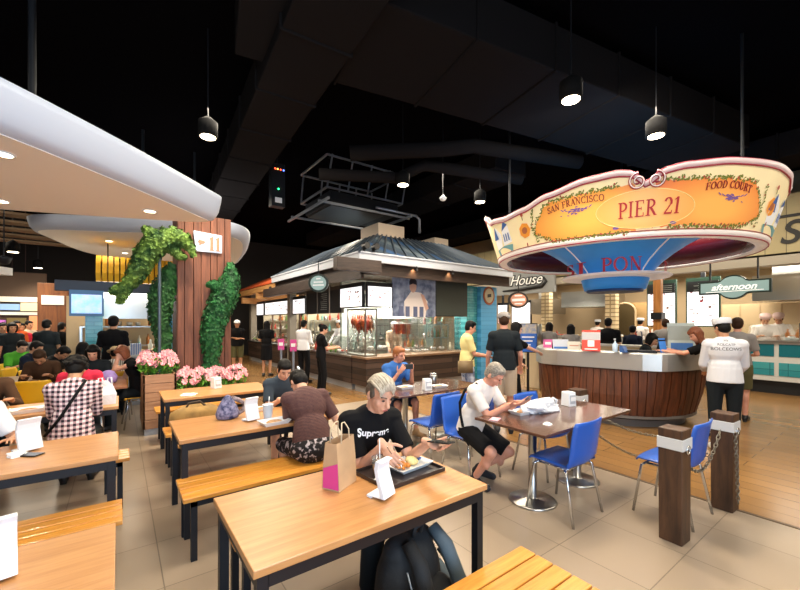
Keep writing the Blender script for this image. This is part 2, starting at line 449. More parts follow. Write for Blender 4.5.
    if leg == 'dress':
        hm = hem or .45*k
        if sit:
            for s in (-1, 1): p.cap(hip[s], kn[s], .098*k, .075*k, n)
        p.ell(pel, (.17*k*bw+e+(.02 if sit else 0), .125*k*bw+e+(.02 if sit else 0), (.13*k if sit else .14*k)+e))
        if not sit:
            p.cyl(pel, (0, 0, hm), .165*k*bw, .185*k, 16, .8, (1,0,0))
    else:
        p.ell(pel+V((0,0,.0)), (.160*k*bw+e, .116*k*bw+e, .12*k+e))
        for s in (-1, 1):
            if leg == 'shorts':
                q = hip[s].lerp(kn[s], .9 if hem is None else hem)
                p.cap(hip[s], hip[s].lerp(kn[s], .3), .088*k*bw+e, .088*k*bw+e, n); p.cyl(hip[s], q, .086*k*bw+e, .077*k+e, 14)
            else:
                f = .97 if hem is None else hem
                p.cap(hip[s], kn[s], .085*k*bw+e, .060*k+e, n); p.cap(kn[s], kn[s].lerp(ank[s], .2), .06*k+e, .058*k+e, n)
                p.cyl(kn[s], kn[s].lerp(ank[s], f), .06*k+e, .046*k+e, 14)
    pt = p.build({'dress': 'skirt', 'shorts': 'shorts'}.get(leg, 'trousers'), pants, root, True); remesh(pt, cv, 2)
    # --- shirt
    if shirt is not None:
        t = MB(); e = .017
        t.ell(chest+up*.01*k, (.162*k*bw+e, .107*k*bw+e, .172*k+e), T)
        t.ell(waist, (.146*k*bw+e, .105*k*bw+e, .16*k+e), T)
        if leg == 'dress' and not sit: t.ell(pel, (.166*k*bw+e, .122*k*bw+e, .12*k))
        else: t.cyl(pel-bend*(.035*k if leg != 'dress' else -.02*k), waist, .168*k*bw+e, .15*k*bw+e, 18, .74, (1,0,0))
        t.cap(sh[-1], sh[1], .064*k+e*.7, None, n)
        for s in (-1, 1):
            if sleeve == 'long':
                t.cap(sh[s], elb[s], .056*k*bw+e*.7, .048*k+e*.5, n); t.cap(elb[s], elb[s].lerp(wri[s], .2), .048*k+e*.5, .047*k+e*.5, n)
                t.cyl(elb[s], elb[s].lerp(wri[s], .93), .048*k+e*.5, .036*k+e*.4, 12)
            elif sleeve == 'short':
                t.cap(sh[s], sh[s].lerp(elb[s], .4), .054*k*bw+e*.6, .050*k*bw+e*.6, n)
                t.cyl(sh[s], sh[s].lerp(elb[s], .78), .054*k*bw+e*.6, .052*k+e*.6, 14)
        ob = t.build('shirt', shirt, root, True); remesh(ob, cv, 3)
        if det >= 2:
            nc = MB(); nc.tube([neck-up*.045*k+(rt*math.cos(a)*.074+fw*math.sin(a)*.07)*k+up*(-.018*math.sin(a))*k for a in [i*2*PI/16 for i in range(16)]], .012*k, 8, True)
            nc.build('collar', shirt, root, True)
    # --- shoes
    for s in (-1, 1):
        f = MB(); a = ank[s]
        toe = V((a.x+.03*s, a.y+.17*k, a.z-.045*k))
        f.cap(a-V((0,.03,.028)), toe, .045*k, .04*k, 10, .85); f.cap(a-V((0,.01,.02)), a+V((0,.01,.02)), .048*k, .045*k, 10)
        f.bb(a.x-.03, a.x+.03, a.y-.07, a.y-.03, a.z-.075*k, a.z-.06*k)
        so = f.build('shoe', shoes, root, True); remesh(so, .012, 2)
    # --- head details
    if hair is not None:
        h = MB()
        if style == 'bald': pass
        else:
            q_ = .93 if (cap is not None or style == 'quiff') else 1.
            h.ell(hc+hu*(.045*k if q_ == 1. else .034*k)-hf*.022*k, (.083*k*q_, .094*k*q_, .085*k*q_), M, 18, 12)
            h.ell(hc+hu*.0*k-hf*.045*k, (.079*k*q_, .066*k, .085*k*q_), M)
            for s in (-1, 1): h.ell(hc+hr*.070*k*s+hu*.012*k+hf*.008*k, (.012*k,.022*k,.032*k), M)
        if cap is not None: pass
        elif style == 'fluffy':
            R_ = random.Random(5)
            for i in range(70):
                a, e_ = R_.uniform(0, 2*PI), R_.uniform(-.35, 1.5); v_ = V((math.cos(a)*math.cos(e_)*.088, math.sin(a)*math.cos(e_)*.098, math.sin(e_)*.098))
                if v_.y > .05 and v_.z < .05: continue
                h.ell(hc+hr*v_.x*k+hf*(v_.y-.02)*k+hu*(v_.z+.03)*k, (.027*k,.027*k,.024*k), M, 8, 5)
        elif style == 'short': h.ell(hc+hu*.082*k+hf*.03*k, (.062*k, .05*k, .04*k), M)
        if style == 'quiff':
            g = MB()
            for i in range(15):
                o = (i-7)/7; zz = .112-.045*o*o; w_ = rnd.uniform(-.006,.006)
                g.tube([hc+hu*(zz-.03)*k-hf*.085*k+hr*o*.05*k, hc+hu*(zz+.004)*k-hf*.04*k+hr*(o*.06)*k, hc+hu*(zz+.012+w_)*k+hf*.025*k+hr*(o*.058+.004)*k, hc+hu*(zz+.004+w_)*k+hf*.068*k+hr*(o*.05+.010)*k, hc+hu*(zz-.022)*k+hf*.089*k+hr*(o*.045+.02)*k], [.010*k,.0135*k,.0135*k,.0115*k,.004*k], 7)
            g.ell(hc+hu*.072*k-hf*.005*k, (.064*k,.082*k,.05*k), M)
            g.build('quiff', hair, root, True); hair = mat('dark_ash_hair', '#6a5d4e', .6, col2='#4a4036', scale=60, bump=.3)
        if style in ('long', 'bob'):
            if cap is not None: style = 'bob'
            L = .30 if style == 'long' else .13
            for i in range(9):
                a = PI*(i/8)
                c = hc+hr*math.cos(a)*.074*k-hf*(math.sin(a)*.07-.0)*k+hu*.03*k
                h.cap(c, V((c.x, c.y, c.z))-(hu*.5+V((0,0,.5)))*L*k-hf*.015, .032*k, .024*k, 8)
            if cap is None: h.ell(hc+hu*.06*k+hf*.03*k, (.074*k, .06*k, .05*k), M)
        if style in ('bun', 'tail'):
            h.ell(hc+hu*.07*k+hf*.025*k, (.068*k, .055*k, .045*k), M)
            if style == 'bun': h.ell(hc+hu*.06*k-hf*.125*k, (.045*k, .045*k, .045*k), M)
            else: h.cap(hc+hu*.03*k-hf*.11*k, hc-hu*.18*k-hf*.12*k, .035*k, .02*k, 8)
        if style != 'bald':
            ho = h.build('hair', hair, root, True); remesh(ho, .007 if det > 1 else .013, 1)
    if cap is not None:
        h = MB()
        if capstyle == 'flat':                     # kitchen cap: upright band with a flat top
            h.lathe([(.098*k,0),(.102*k,.01),(.104*k,.07*k),(.096*k,.08*k),(.02*k,.085*k)], hc+hu*.048*k-hf*.012*k, 20, M)
        elif capstyle == 'straw':
            h.lathe([(.135*k,0),(.14*k,.008),(.09*k,.02),(.086*k,.07*k),(.06*k,.1*k),(.01,.11*k)], hc+hu*.05*k-hf*.01*k, 20, M)
        else:
            h.lathe([(.096*k,0),(.098*k,.02*k),(.09*k,.06*k),(.062*k,.09*k),(.012*k,.106*k)], hc+hu*.034*k-hf*.006*k, 20, M)
        cp = h.build('cap', cap, root, True)
        if capstyle == 'cap':
            h = MB(); sgn = 1
            h.prism([(math.cos(PI*i/10)*.075*k, .07*k+math.sin(PI*i/10)*.075*k) for i in range(11)], 0, .006, M, hc+hu*.05*k)
            h.build('brim', cap, cp, False)
    if face and det >= 1:
        for s in (-1, 1):
            q = MB(); q.ell(hc+hr*.031*k*s+hu*.007*k+hf*.0835*k, (.0125*k, .006*k, .0052*k), M, 10, 6); q.build('eye', eye_dark, root, True)
            if det >= 2:
                q = MB(); q.tube([hc+hr*(.018+.034*t)*k*s+hu*(.03+.006*math.sin(t*PI))*k+hf*(.0925-.016*t*t)*k for t in (0,.33,.66,1)], .0034*k, 6); q.build('eyebrow', hair or hair_black, root, True)
        q = MB(); q.ell(hc-hu*.064*k+hf*.0905*k, (.02*k, .005*k, .0058*k), M, 10, 6); q.build('mouth', lip, root, True)
    if apron is not None:
        q = MB(); q.tube([chest-rt*.09*k+up*.14*k-fw*.02, chest+rt*.07*k-fw*.125*k, pel+rt*.1-V((0,.135,-.1))], .014, 6); q.tube([chest+rt*.09*k+up*.14*k-fw*.02, chest-rt*.07*k-fw*.125*k, pel-rt*.1-V((0,.135,-.1))], .014, 6)
        q.build('apron_strap', apron, root, True)
    root['_'] = 0; del root['_']
    R3 = RZ(rz); wloc = V((x, y, z0))
    info = dict(root=root, T=T, chest=chest, neck=neck, pel=pel, waist=waist, up=up, rt=rt, fw=fw, hc=hc, hT=hT, wri=wri, elb=elb, sh=sh, k=k, kn=kn, ank=ank,
                w=lambda p: R3 @ V(p)+wloc)
    return info
# ------------------------------------------------------------------ the setting
tile = brickmat('beige_floor_tile', '#978673', '#9e8d7a', '#766858', .6, .6, .004, .28, 0., shift=(.37, .22, 0))
plank = brickmat('honey_floor_plank', '#89653c', '#956f42', '#66492c', 1.2, .2, .003, .22, .37, rot=PI/2)
XB = 4.37
b = MB(); b.bb(-9, XB, -5, 6.9, -.1, 0); struct(b.build('floor', tile))
b = MB(); b.bb(XB, 16, -5, 20, -.1, 0); b.bb(1.75, XB, 6.9, 20, -.1, 0); b.build('floor_timber_area', plank)['kind'] = 'structure'
b = MB(); b.bb(-9, 1.75, 6.9, 20, -.1, 0); struct(b.build('floor_rear_area', tile))
b = MB(); b.bb(XB-.015, XB+.015, -5, 6.9, -.01, .004); struct(b.build('trim_1', mat('brass_trim', '#6d5a45', .4, .6)))
CZ = 5.7
b = MB(); b.bb(-9, 16, -5, 20, CZ, CZ+.15); struct(b.build('ceiling', ceil_black))
wall_dark = mat('dark_wall_paint', '#1c1817', .85)
b = MB(); b.bb(-9, 16, 20, 20.2, 0, CZ); struct(b.build('wall_back', wall_dark))
cream_board = brickmat('cream_board', '#a99a72', '#b1a27a', '#6d6248', .35, 9, .008, .6, 0., axis='yz')
cream_wall = mat('cream_wall_paint', '#b29b79', .7)
b = MB(); b.bb(14.6, 14.8, -5, 20, 0, CZ); struct(b.build('wall_right', cream_wall))
b = MB(); b.bb(-9.2, -9, -5, 20, 0, CZ); struct(b.build('wall_left', wall_dark))

# ceiling services
def duct(label, p0, p1, w, h, g=None):
    b = MB(); b.bar(p0, p1, w, h)
    n = int((V(p1)-V(p0)).length/1.2)
    for i in range(1, n): 
        q = V(p0).lerp(V(p1), i/n); dd = (V(p1)-V(p0)).normalized(); b.bar(q-dd*.02, q+dd*.02, w+.05, h+.05)
    return tag(b.build('ceiling_duct', duct_black, bevel=.02), label, 'duct', g)
duct('very wide dark duct crossing the ceiling towards the lit sign', (1.0, 4.2, 5.2), (9.6, 2.6, 5.2), 1.5, .6)
duct('long dark duct running away above the left canopy', (1.6, 1.5, 5.0), (2.6, 15, 5.0), .8, .5)
duct('dark duct above the metal canopy of the middle stall', (7.2, 5.5, 5.3), (7.2, 16, 5.3), 1.1, .5)
duct('dark duct over the right hand stalls', (11.2, -2, 5.2), (11.2, 14, 5.2), 1.0, .5)
def pipe(label, pts, r):
    b = MB(); b.tube(pts, r, 10); return tag(b.build('ceiling_pipe', duct_black, smooth=True), label, 'pipe', None)
pipe('bent dark pipe hanging near the ceiling, the upper of the pair', [(3.2,5.8,4.55),(4.6,5.0,4.7),(5.2,4.8,4.85),(7.2,3.9,4.75)], .13)
pipe('bent dark pipe hanging near the ceiling, the lower of the pair', [(3.0,6.6,4.4),(4.3,5.9,4.4),(4.7,5.6,4.65),(6.6,4.8,4.55)], .11)
# slatted ceiling baffles on the left
baf = mat('brown_baffle', '#6a543c', .7)
for i in range(9):
    b = MB(); b.bb(-4.2, -.75, 6.6+i*.8, 6.95+i*.8, 3.62, 3.66)
    tag(b.build('ceiling_baffle', baf), 'brown ceiling panel %s in the dark slatted ceiling at left' % ['nearest the white canopy','second from the white canopy','third from the white canopy','fourth from the white canopy','fifth from the white canopy','fifth from the far end','fourth from the far end','third from the far end','farthest from the white canopy'][i] if i != 5 else 'brown ceiling panel sixth from the white canopy in the dark ceiling at left', 'ceiling panel', 'slatted ceiling panels')

# hanging metal frame with plant above the middle stall
t = thing('air_unit', 'black metal air unit in an open frame hanging above the blue roof', 'air unit', (5.05, 9.05, 4.25))
b = MB(); b.bb(-1.0,1.0,-.75,.75,.25,.55); b.build('casing', dark_metal, t, bevel=.02)
b = MB(); b.bb(-.95,.6,-.7,.7,.2,.25); b.build('drip_tray', mat('tray_metal', '#454342', .35, .8), t)
fm = mat('frame_metal', '#8d9096', .4, .7)
b = MB()
for y in (-.8,.8):
    for z in (.58,1.35): b.bar((-1.1,y,z),(1.1,y,z),.04,.04)
    for i in range(5): b.bar((-1.1+.55*i,y,.58),(-1.0+.55*i,y*1.1,1.35),.035,.035)
for x in (-1.1,1.1):
    for z in (.58,1.35): b.bar((x,-.8,z),(x,.8,z),.04,.04)
b.bar((-1.35,-.85,.2),(1.3,-.85,.2),.05,.05); b.bar((-1.35,.85,.2),(1.3,.85,.2),.05,.05); b.bar((-1.3,-1.3,.16),(-1.3,1.2,.16),.05,.05)
b.bar((1.1,-1.2,.16),(1.1,1.2,.16),.05,.05)
b.build('frame', fm, t)
b = MB(); b.tube([(.2,-.9,.3),(1.5,-.9,.3),(1.62,-.9,.22),(1.62,-.9,-.15)], .035, 8); b.build('drain_pipe', fm, t, True)
for x in (-1,1):
    for y in (-.7,.7): b = MB(); b.cyl((x,y,1.3),(x,y,CZ-4.25),.012,n=6); b.build('hanger_rod', dark_metal, t)

# pendant lamps
lampglow = mat('lamp_glow', '#fff0d0', .5, emit=14, emcol='#ffe9c4')
def pendant(px, py, z, label):
    p = G(px, py, z) if z < CAMZ else W(px, py, FPX*(z-CAMZ)/(HOR-py))
    t = thing('pendant_lamp', label, 'lamp', p, 0, 'cylinder lamps under the black ceiling')
    b = MB(); b.lathe([(.10,0),(.125,0),(.125,.2),(.05,.26),(.02,.28)], n=20); b.build('shade', mat('lamp_black','#0a0a0b',.8,spec=.1), t, True)
    b = MB(); b.lathe([(.01,-.006),(.098,-.006),(.098,.012),(.01,.02)], n=20); b.build('bulb', lampglow, t, True)
    b = MB(); b.cyl((0,0,.26),(0,0,CZ-p.z),.008,n=6); b.build('rod', dark_metal, t)
    return p
LAMPS = [pendant(208,137,4.2,'round black pendant lamp above the left white canopy tip'),
 pendant(571,100,4.2,'round black pendant lamp above the middle of the lit sign'),
 pendant(656,136,4.2,'round black pendant lamp just over the scroll of the lit sign'),
 pendant(403,185,4.2,'round black pendant lamp beside the black air unit'),
 pendant(480,202,4.2,'round black pendant lamp left of the lit sign'),
 pendant(13,252,3.3,'near small pendant lamp under the dark slatted ceiling at left'),
 pendant(38,268,3.3,'farther small pendant lamp under the dark slatted ceiling at left')]
t = thing('ceiling_camera', 'white dome camera hanging left of the lit sign', 'camera', W(443,198,7.6))
b = MB(); b.lathe([(.01,-.06),(.05,-.045),(.075,0),(.03,.04),(.012,.06)], n=16); b.build('dome', white_plastic, t, True)
b = MB(); b.cyl((0,0,.05),(0,0,CZ-t.location.z),.01,n=6); b.build('rod', dark_metal, t)
t = thing('ceiling_camera', 'dark dome camera under the slatted ceiling at the left edge', 'camera', W(4,259,6.6))
b = MB(); b.lathe([(.01,-.1),(.07,-.08),(.1,0),(.11,.03),(.02,.06)], n=16); b.build('dome', dark_metal, t, True)
b = MB(); b.cyl((0,0,.05),(0,0,CZ-t.location.z),.01,n=6); b.build('rod', dark_metal, t)
t = thing('signal_box', 'small black box with coloured signal lights high in the dark ceiling', 'signal box', W(277,186,9))
b = MB(); b.bb(-.16,.16,-.1,.1,-.5,.5); b.build('case', dark_metal, t)
for x, z, c, e in ((-.08,.36,'#ff5030',4),(-.02,.36,'#ffb050',4),(.05,.36,'#ff5030',4),(.12,.36,'#6080ff',4),(0,-.1,'#30ff90',5)):
    b = MB(); b.ell((x,-.11,z),(.02,.012,.02)); b.build('signal_light', mat('sig'+c, c, emit=e), t, True)
b = MB(); b.bb(-.08,.08,-.115,-.1,-.42,-.3); b.build('panel', white_plastic, t)
b = MB(); b.cyl((0,0,.5),(0,0,CZ-t.location.z),.02,n=6); b.build('rod', dark_metal, t)

# ------------------------------------------------------------------ white canopies
canopy_blue_tint = mat('canopy_plaster_blue_tint', '#b4bdce', .5)  # white plaster, with the blue tint of daylight mixed into its colour
canopy_under = mat('canopy_underside_beige', '#e9e6e2', .7)
def smooth_poly(pts, n=8):     # closed Catmull-Rom
    o = []; m = len(pts)
    for i in range(m):
        p0, p1, p2, p3 = [V(pts[(i+j-1) % m]) for j in range(4)]
        for k in range(n):
            t = k/n
            o.append(.5*((2*p1)+(p2-p0)*t+(2*p0-5*p1+4*p2-p3)*t*t+(3*p1-p0-3*p2+p3)*t**3))
    return o
def canopy(label, pts, z, h, n=8):
    P = smooth_poly([V((p[0], p[1], 0)) for p in pts], n)
    c = sum(P, V())/len(P)
    t = thing('canopy', label, 'canopy', (0, 0, 0))
    b = MB(); rs = []
    m = len(P)
    nor = []
    for i in range(m):
        d = P[(i+1) % m]-P[i-1]; q = V((d.y, -d.x, 0)).normalized()
        if q.dot(P[i]-c) < 0: q = -q
        nor.append(q)
    for s, zz in ((-.10, 0), (-.03, .02), (.0, .06), (.03, h*.4), (.055, h*.8), (.06, h), (.03, h+.008), (-.3, h+.008)):
        rs.append([V((p.x, p.y, z+zz))+q*s for p, q in zip(P, nor)])
    b.rings(rs, False, True); b.build('rim', canopy_blue_tint, t, True)
    b = MB(); b.rings([[V((p.x, p.y, z-.004))-q*.09 for p, q in zip(P, nor)], [V((p.x, p.y, z+.02))-q*.09 for p, q in zip(P, nor)]])
    b.build('underside', canopy_under, t)
    for f in (.35, -.35):
        b = MB(); q = c+V((f*1.5, f*.8, 0)); b.cyl((q.x, q.y, z+h), (q.x, q.y, CZ), .03); b.build('hanger_rod', dark_metal, t)
    return t
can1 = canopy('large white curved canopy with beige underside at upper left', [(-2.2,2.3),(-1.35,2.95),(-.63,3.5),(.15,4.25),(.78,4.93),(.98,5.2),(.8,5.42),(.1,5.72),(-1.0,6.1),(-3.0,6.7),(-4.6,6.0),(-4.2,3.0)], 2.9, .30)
L2 = [G(px, py, 0) for px, py in []]
def cz(px, py, z=2.9): p = W(px, py, FPX*(z-CAMZ)/(HOR-py)); return (p.x, p.y)
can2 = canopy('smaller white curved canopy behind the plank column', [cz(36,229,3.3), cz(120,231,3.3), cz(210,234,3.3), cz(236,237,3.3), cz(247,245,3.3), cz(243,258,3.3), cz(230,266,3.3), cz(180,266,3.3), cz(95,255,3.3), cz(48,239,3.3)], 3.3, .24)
def downlight(px, py, z, label, g):
    p = W(px, py, FPX*(z-CAMZ)/(HOR-py))
    t = thing('recessed_light', label, 'ceiling light', p, 0, g)
    b = MB(); b.lathe([(.055,-.008),(.075,-.01),(.075,.0),(.055,.0)], n=20, caps=False); b.build('ring', white_plastic, t, True)
    b = MB(); b.lathe([(.002,-.006),(.056,-.006),(.056,0),(.002,0)], n=20); b.build('lens', lampglow, t)
    return p
DOWN = [downlight(3,154,2.896,'recessed light of the large canopy, near the top left picture edge','canopy lights'),
 downlight(1,201,2.896,'recessed light of the large canopy, low at the left picture edge','canopy lights'),
 downlight(150,211,2.896,'recessed light of the large canopy, near its right tip','canopy lights'),
 downlight(109,241,3.296,'recessed light of the smaller canopy, the nearer one','canopy lights'),
 downlight(125,253,3.296,'recessed light of the smaller canopy, the farther one above yellow slats','canopy lights')]

# ------------------------------------------------------------------ plank column, planters
t = thing('plank_column', 'tall column clad in reddish brown vertical planks with number sign', 'column', (1.15, 7.3, 0))
b = MB(); b.bb(-.37,.37,-.27,.27,0,3.36); b.build('core', mat('column_core', '#2c1a12', .8), t)
b = MB(); x = -.40
for w in (.10,.13,.11,.14,.10,.12,.10):
    b.bb(x+.004, x+w-.004, -.31-rnd.random()*.015, -.27, 0, 3.40); x += w
for s in (-1, 1):
    y = -.29
    for w in (.12,.1,.14,.12,.11): b.bb(s*.37, s*.405, y+.004, y+w-.004, 0, 3.40); y += w
b.build('cladding', col_wood, t, bevel=.004)
sign_pale = mat('pale_blue_sign', '#c9d3e6', .4, emit=.25); coral = mat('coral_lettering', '#c07a5e', .5)
b = MB(); b.prism([(-.21,.16),(.22,.13),(.22,-.17),(-.17,-.17)], 0, .03, plane_M((1,0,0),(0,0,1)), (.03,-.33,2.97)); s = b.build('number_sign', sign_pale, t, bevel=.008)
s['label'] = 'pale blue number sign'
M = plane_M((1,0,0),(0,0,1))
for x0 in (.06,.155):
    b = MB(); b.prism([(-.022,-.11),(.022,-.11),(.022,.11),(.006,.11),(-.035,.075),(-.035,.062),(-.022,.065)], 0, .008, M, (x0+.03,-.361,2.95)); b.prism([(-.042,-.122),(.042,-.122),(.042,-.108),(-.042,-.108)], 0, .008, M, (x0+.03,-.361,2.95)); b.build('numeral', coral, s); 
b = MB(); b.prism([(-.055,.055),(.05,0),(-.045,-.06),(-.02,0)], 0, .008, M, (-.06,-.361,2.95)); b.prism([(.055*math.cos(i*.5),.03*math.sin(i*.5)) for i in range(12)], 0, .006, M, (-.06,-.361,2.955)); b.build('shell_motif', coral, s)

def planter(label, x0, x1, y0, y1, h):
    t = thing('planter_box', label, 'planter', ((x0+x1)/2, (y0+y1)/2, 0)); hx, hy = (x1-x0)/2, (y1-y0)/2
    b = MB(); z = .09; n = max(3, round((h-.09)/.14)); s = (h-.09)/n
    for i in range(n):
        b.bb(-hx,hx,-hy,-hy+.03,z+.003,z+s-.003); b.bb(-hx,hx,hy-.03,hy,z+.003,z+s-.003); b.bb(-hx,-hx+.03,-hy,hy,z+.003,z+s-.003); b.bb(hx-.03,hx,-hy,hy,z+.003,z+s-.003); z += s
    b.build('box', plant_wood, t, bevel=.004)
    b = MB(); b.bb(-hx+.02,hx-.02,-hy+.02,hy-.02,0,.09); b.build('plinth', mat('pale_plinth', '#a9adb2', .4, .4), t)
    b = MB(); b.bb(-hx+.03,hx-.03,-hy+.03,hy-.03,.09,h-.05); b.build('soil', mat('soil', '#3a2a1e', .95, var=.4, scale=30), t)
planter('tall pale timber planter box under the twisting topiary', .28, .70, 6.62, 7.5, .88)
planter('low pale timber planter box in front of the plank column', .71, 1.72, 6.55, 6.97, .60)

# flowering plants: each a clump of leaves with blossoms
pink = mat('pink_petals', '#e2808f', .6, col2='#f0b4b4', scale=25); leafm = mat('flower_leaf', '#3f8a2e', .5, col2='#7fb33c', scale=12)
yel = mat('blossom_heart', '#c98a3a', .6)
def blossom():
    b = MB()
    for i in range(7):
        a = 2*PI*i/7; M = RZ(a) @ RX(.55)
        b.ell(M @ V((0,.022,0)), (.013,.022,.005), M, 7, 4)
    return b
bl = blossom().build('blossom', pink, None, True); blm = bl.data; bpy.data.objects.remove(bl)
def flowers(label, x, y, z, r, nb, seed):
    R = random.Random(seed)
    t = thing('flowering_plant', label, 'flowers', (x, y, z), 0, 'pink flowering plants in the planters'); t.scale = (1.1,1.1,1.5)
    b = MB()
    for i in range(110):
        a = R.random()*2*PI; q = r*math.sqrt(R.random()); h = .02+(.17)*R.random()*(1-.5*(q/r)**2)
        p = V((q*math.cos(a), q*math.sin(a), h)); M = RZ(R.random()*6.3) @ RX(R.uniform(.2,1.1))
        for k in range(1):
            A = [M @ V(v) for v in ((0,-.005,0),(.022,.03,.006),(0,.075,-.006),(-.022,.03,.006))]
            b.face([p+v for v in A])
    for i in range(8):
        a = i*.8; b.cap((.3*r*math.cos(a), .3*r*math.sin(a), -.05), (r*.7*math.cos(a), r*.7*math.sin(a), .13), .006, .004, 5, h=1)
    b.build('foliage', leafm, t)
    for i in range(nb):
        a = R.random()*2*PI; q = r*math.sqrt(R.random()); h = .155+.06*R.random()-.08*(q/r)**2
        o = bpy.data.objects.new('blossom', blm); C.objects.link(o); o.parent = t
        n = V((math.cos(a)*q/r*.8+R.uniform(-.4,.4), math.sin(a)*q/r*.8-.5+R.uniform(-.4,.4), .8)).normalized()
        o.location = (q*math.cos(a), q*math.sin(a), h); o.rotation_euler = n.to_track_quat('Z', 'Y').to_euler(); s = R.uniform(.95,1.5); o.scale = (s,s,s)
fl = [('pink flowers at the left front corner of the tall planter',.38,6.8,.86,.14),('pink flowers at the right front of the tall planter',.58,6.8,.86,.14),('pink flowers at the back of the tall planter, left of the pole',.38,7.15,.86,.14),('pink flowers at the back of the tall planter beside the column',.58,7.15,.86,.14),
 ('pink flowers at the left end of the low planter',.83,6.74,.58,.15),('pink flowers in the low planter, second clump from the left',1.06,6.74,.58,.15),('pink flowers in the low planter, second clump from the right',1.3,6.72,.58,.15),('pink flowers at the right end of the low planter',1.56,6.74,.58,.16)]
for i, (l, x, y, z, r) in enumerate(fl): flowers(l, x, y, z, r, 40, i)

# topiary dolphins clothed in small leaves
leaf_green = mat('ivy_leaf', '#21692f', .75, col2='#0b3818', scale=9); leaf_lime = mat('lime_leaf', '#1c4716', .75, col2='#6f8f36', scale=6); leaf_dark = mat('dark_ivy_leaf', '#12381a', .75, col2='#346d2f', scale=7)
def leafy(name, m, parent, pts, rad, flat, n, seed, size=.055, side=None):
    R = random.Random(seed); b = MB(); P = [V(p) for p in pts]; k = len(P)
    b.tube(P, [r*.9 for r in rad], 10)
    L = [(P[i+1]-P[i]).length*(rad[i]+rad[i+1]) for i in range(k-1)]; tot = sum(L)
    for i in range(k-1):
        for j in range(int(n*L[i]/tot)+1):
            t = R.random(); c = P[i].lerp(P[i+1], t); r = rad[i]*(1-t)+rad[i+1]*t
            d = (P[min(i+2,k-1)]-P[max(i-1,0)]).normalized(); a, e = frame(d, side)
            th = R.random()*2*PI; nrm = a*math.cos(th)+e*math.sin(th); p = c+nrm*(r*R.uniform(.9,1.12))
            u = (d.cross(nrm)*R.uniform(-1,1)+d*R.uniform(-1,1)+V((0,0,-.6))).normalized(); nn = (nrm+V((R.uniform(-.6,.6),R.uniform(-.6,.6),R.uniform(-.3,.6)))).normalized()
            u = (u-nn*u.dot(nn)).normalized(); v = nn.cross(u); s = size*R.uniform(.7,1.3)
            b.face([p-u*s*.5, p+v*s*.42+nn*.004, p+u*s*.6, p-v*s*.42+nn*.004])
    return b.build(name, m, parent)
def PY(px, py, Y): x = onY(px, Y); return V((x, Y, zat(x, Y, py)))
def topiary(label, spine, parts, m, Y, n, seed, pole=None, zb=None):
    base = PY(spine[0][0], spine[0][1], Y); t = thing('dolphin_topiary', label, 'topiary', (base.x, Y, zb if zb else base.z))
    o = V(t.location)
    leafy('leafy_body', m, t, [PY(p[0], p[1], Y)-o for p in spine], [p[2] for p in spine], 1, n, seed)
    for nm, pts in parts: leafy(nm, m, t, [PY(p[0], p[1], Y)+V((0,p[3] if len(p)>3 else 0,0))-o for p in pts], [p[2] for p in pts], 1, int(n*.16), seed+5)
    if pole:
        b = MB(); b.cyl(V(pole[0])-o, V(pole[1])-o, .022); b.build('pole', mat('grey_pole', '#59656e', .4, .6), t)
x = onY(159.5, 6.75)
topiary('bright topiary dolphin leaping over a pole, snout touching the column', [(194,256,.035),(190,247,.07),(182,239,.125),(170,237,.16),(157,243,.175),(147,254,.16),(139,268,.13),(133,280,.10),(124,288,.07)],
  [('fin',[(160,243,.10),(150,233,.08),(144,227,.04)]),('flipper',[(172,248,.08),(180,256,.06),(186,258,.03)]),('fluke',[(127,287,.08),(117,291,.075),(110,292,.03)]),('fluke',[(127,288,.07),(122,296,.06),(119,303,.03)])], leaf_lime, 6.75, 1700, 1, ((x,6.75,.9),(x,6.75,zat(x,6.75,245))), .85)
topiary('dark topiary dolphin standing upright just left of the column', [(163,352,.10),(164,338,.11),(160,320,.14),(160,302,.17),(165,286,.17),(170,274,.12),(173,264,.06)],
  [('fin',[(170,292,.1),(176,282,.07),(178,276,.03)]),('fluke',[(163,350,.08),(154,355,.06),(150,358,.03)]),('fluke',[(163,350,.08),(172,355,.06),(176,357,.03)])], leaf_dark, 7.1, 1300, 2, None, .85)
topiary('green topiary dolphin rising up the right side of the column', [(211,368,.08),(212,352,.13),(211,338,.16),(214,322,.175),(221,305,.20),(227,290,.19),(231,278,.14),(231,268,.08),(230,263,.04)],
  [('fin',[(220,290,.09),(213,284,.075),(207,284,.03)]),('fluke',[(211,364,.08),(204,370,.06),(200,372,.03)]),('fluke',[(212,364,.08),(220,370,.06),(224,372,.03)])], leaf_green, 6.86, 1700, 3, None, .56)

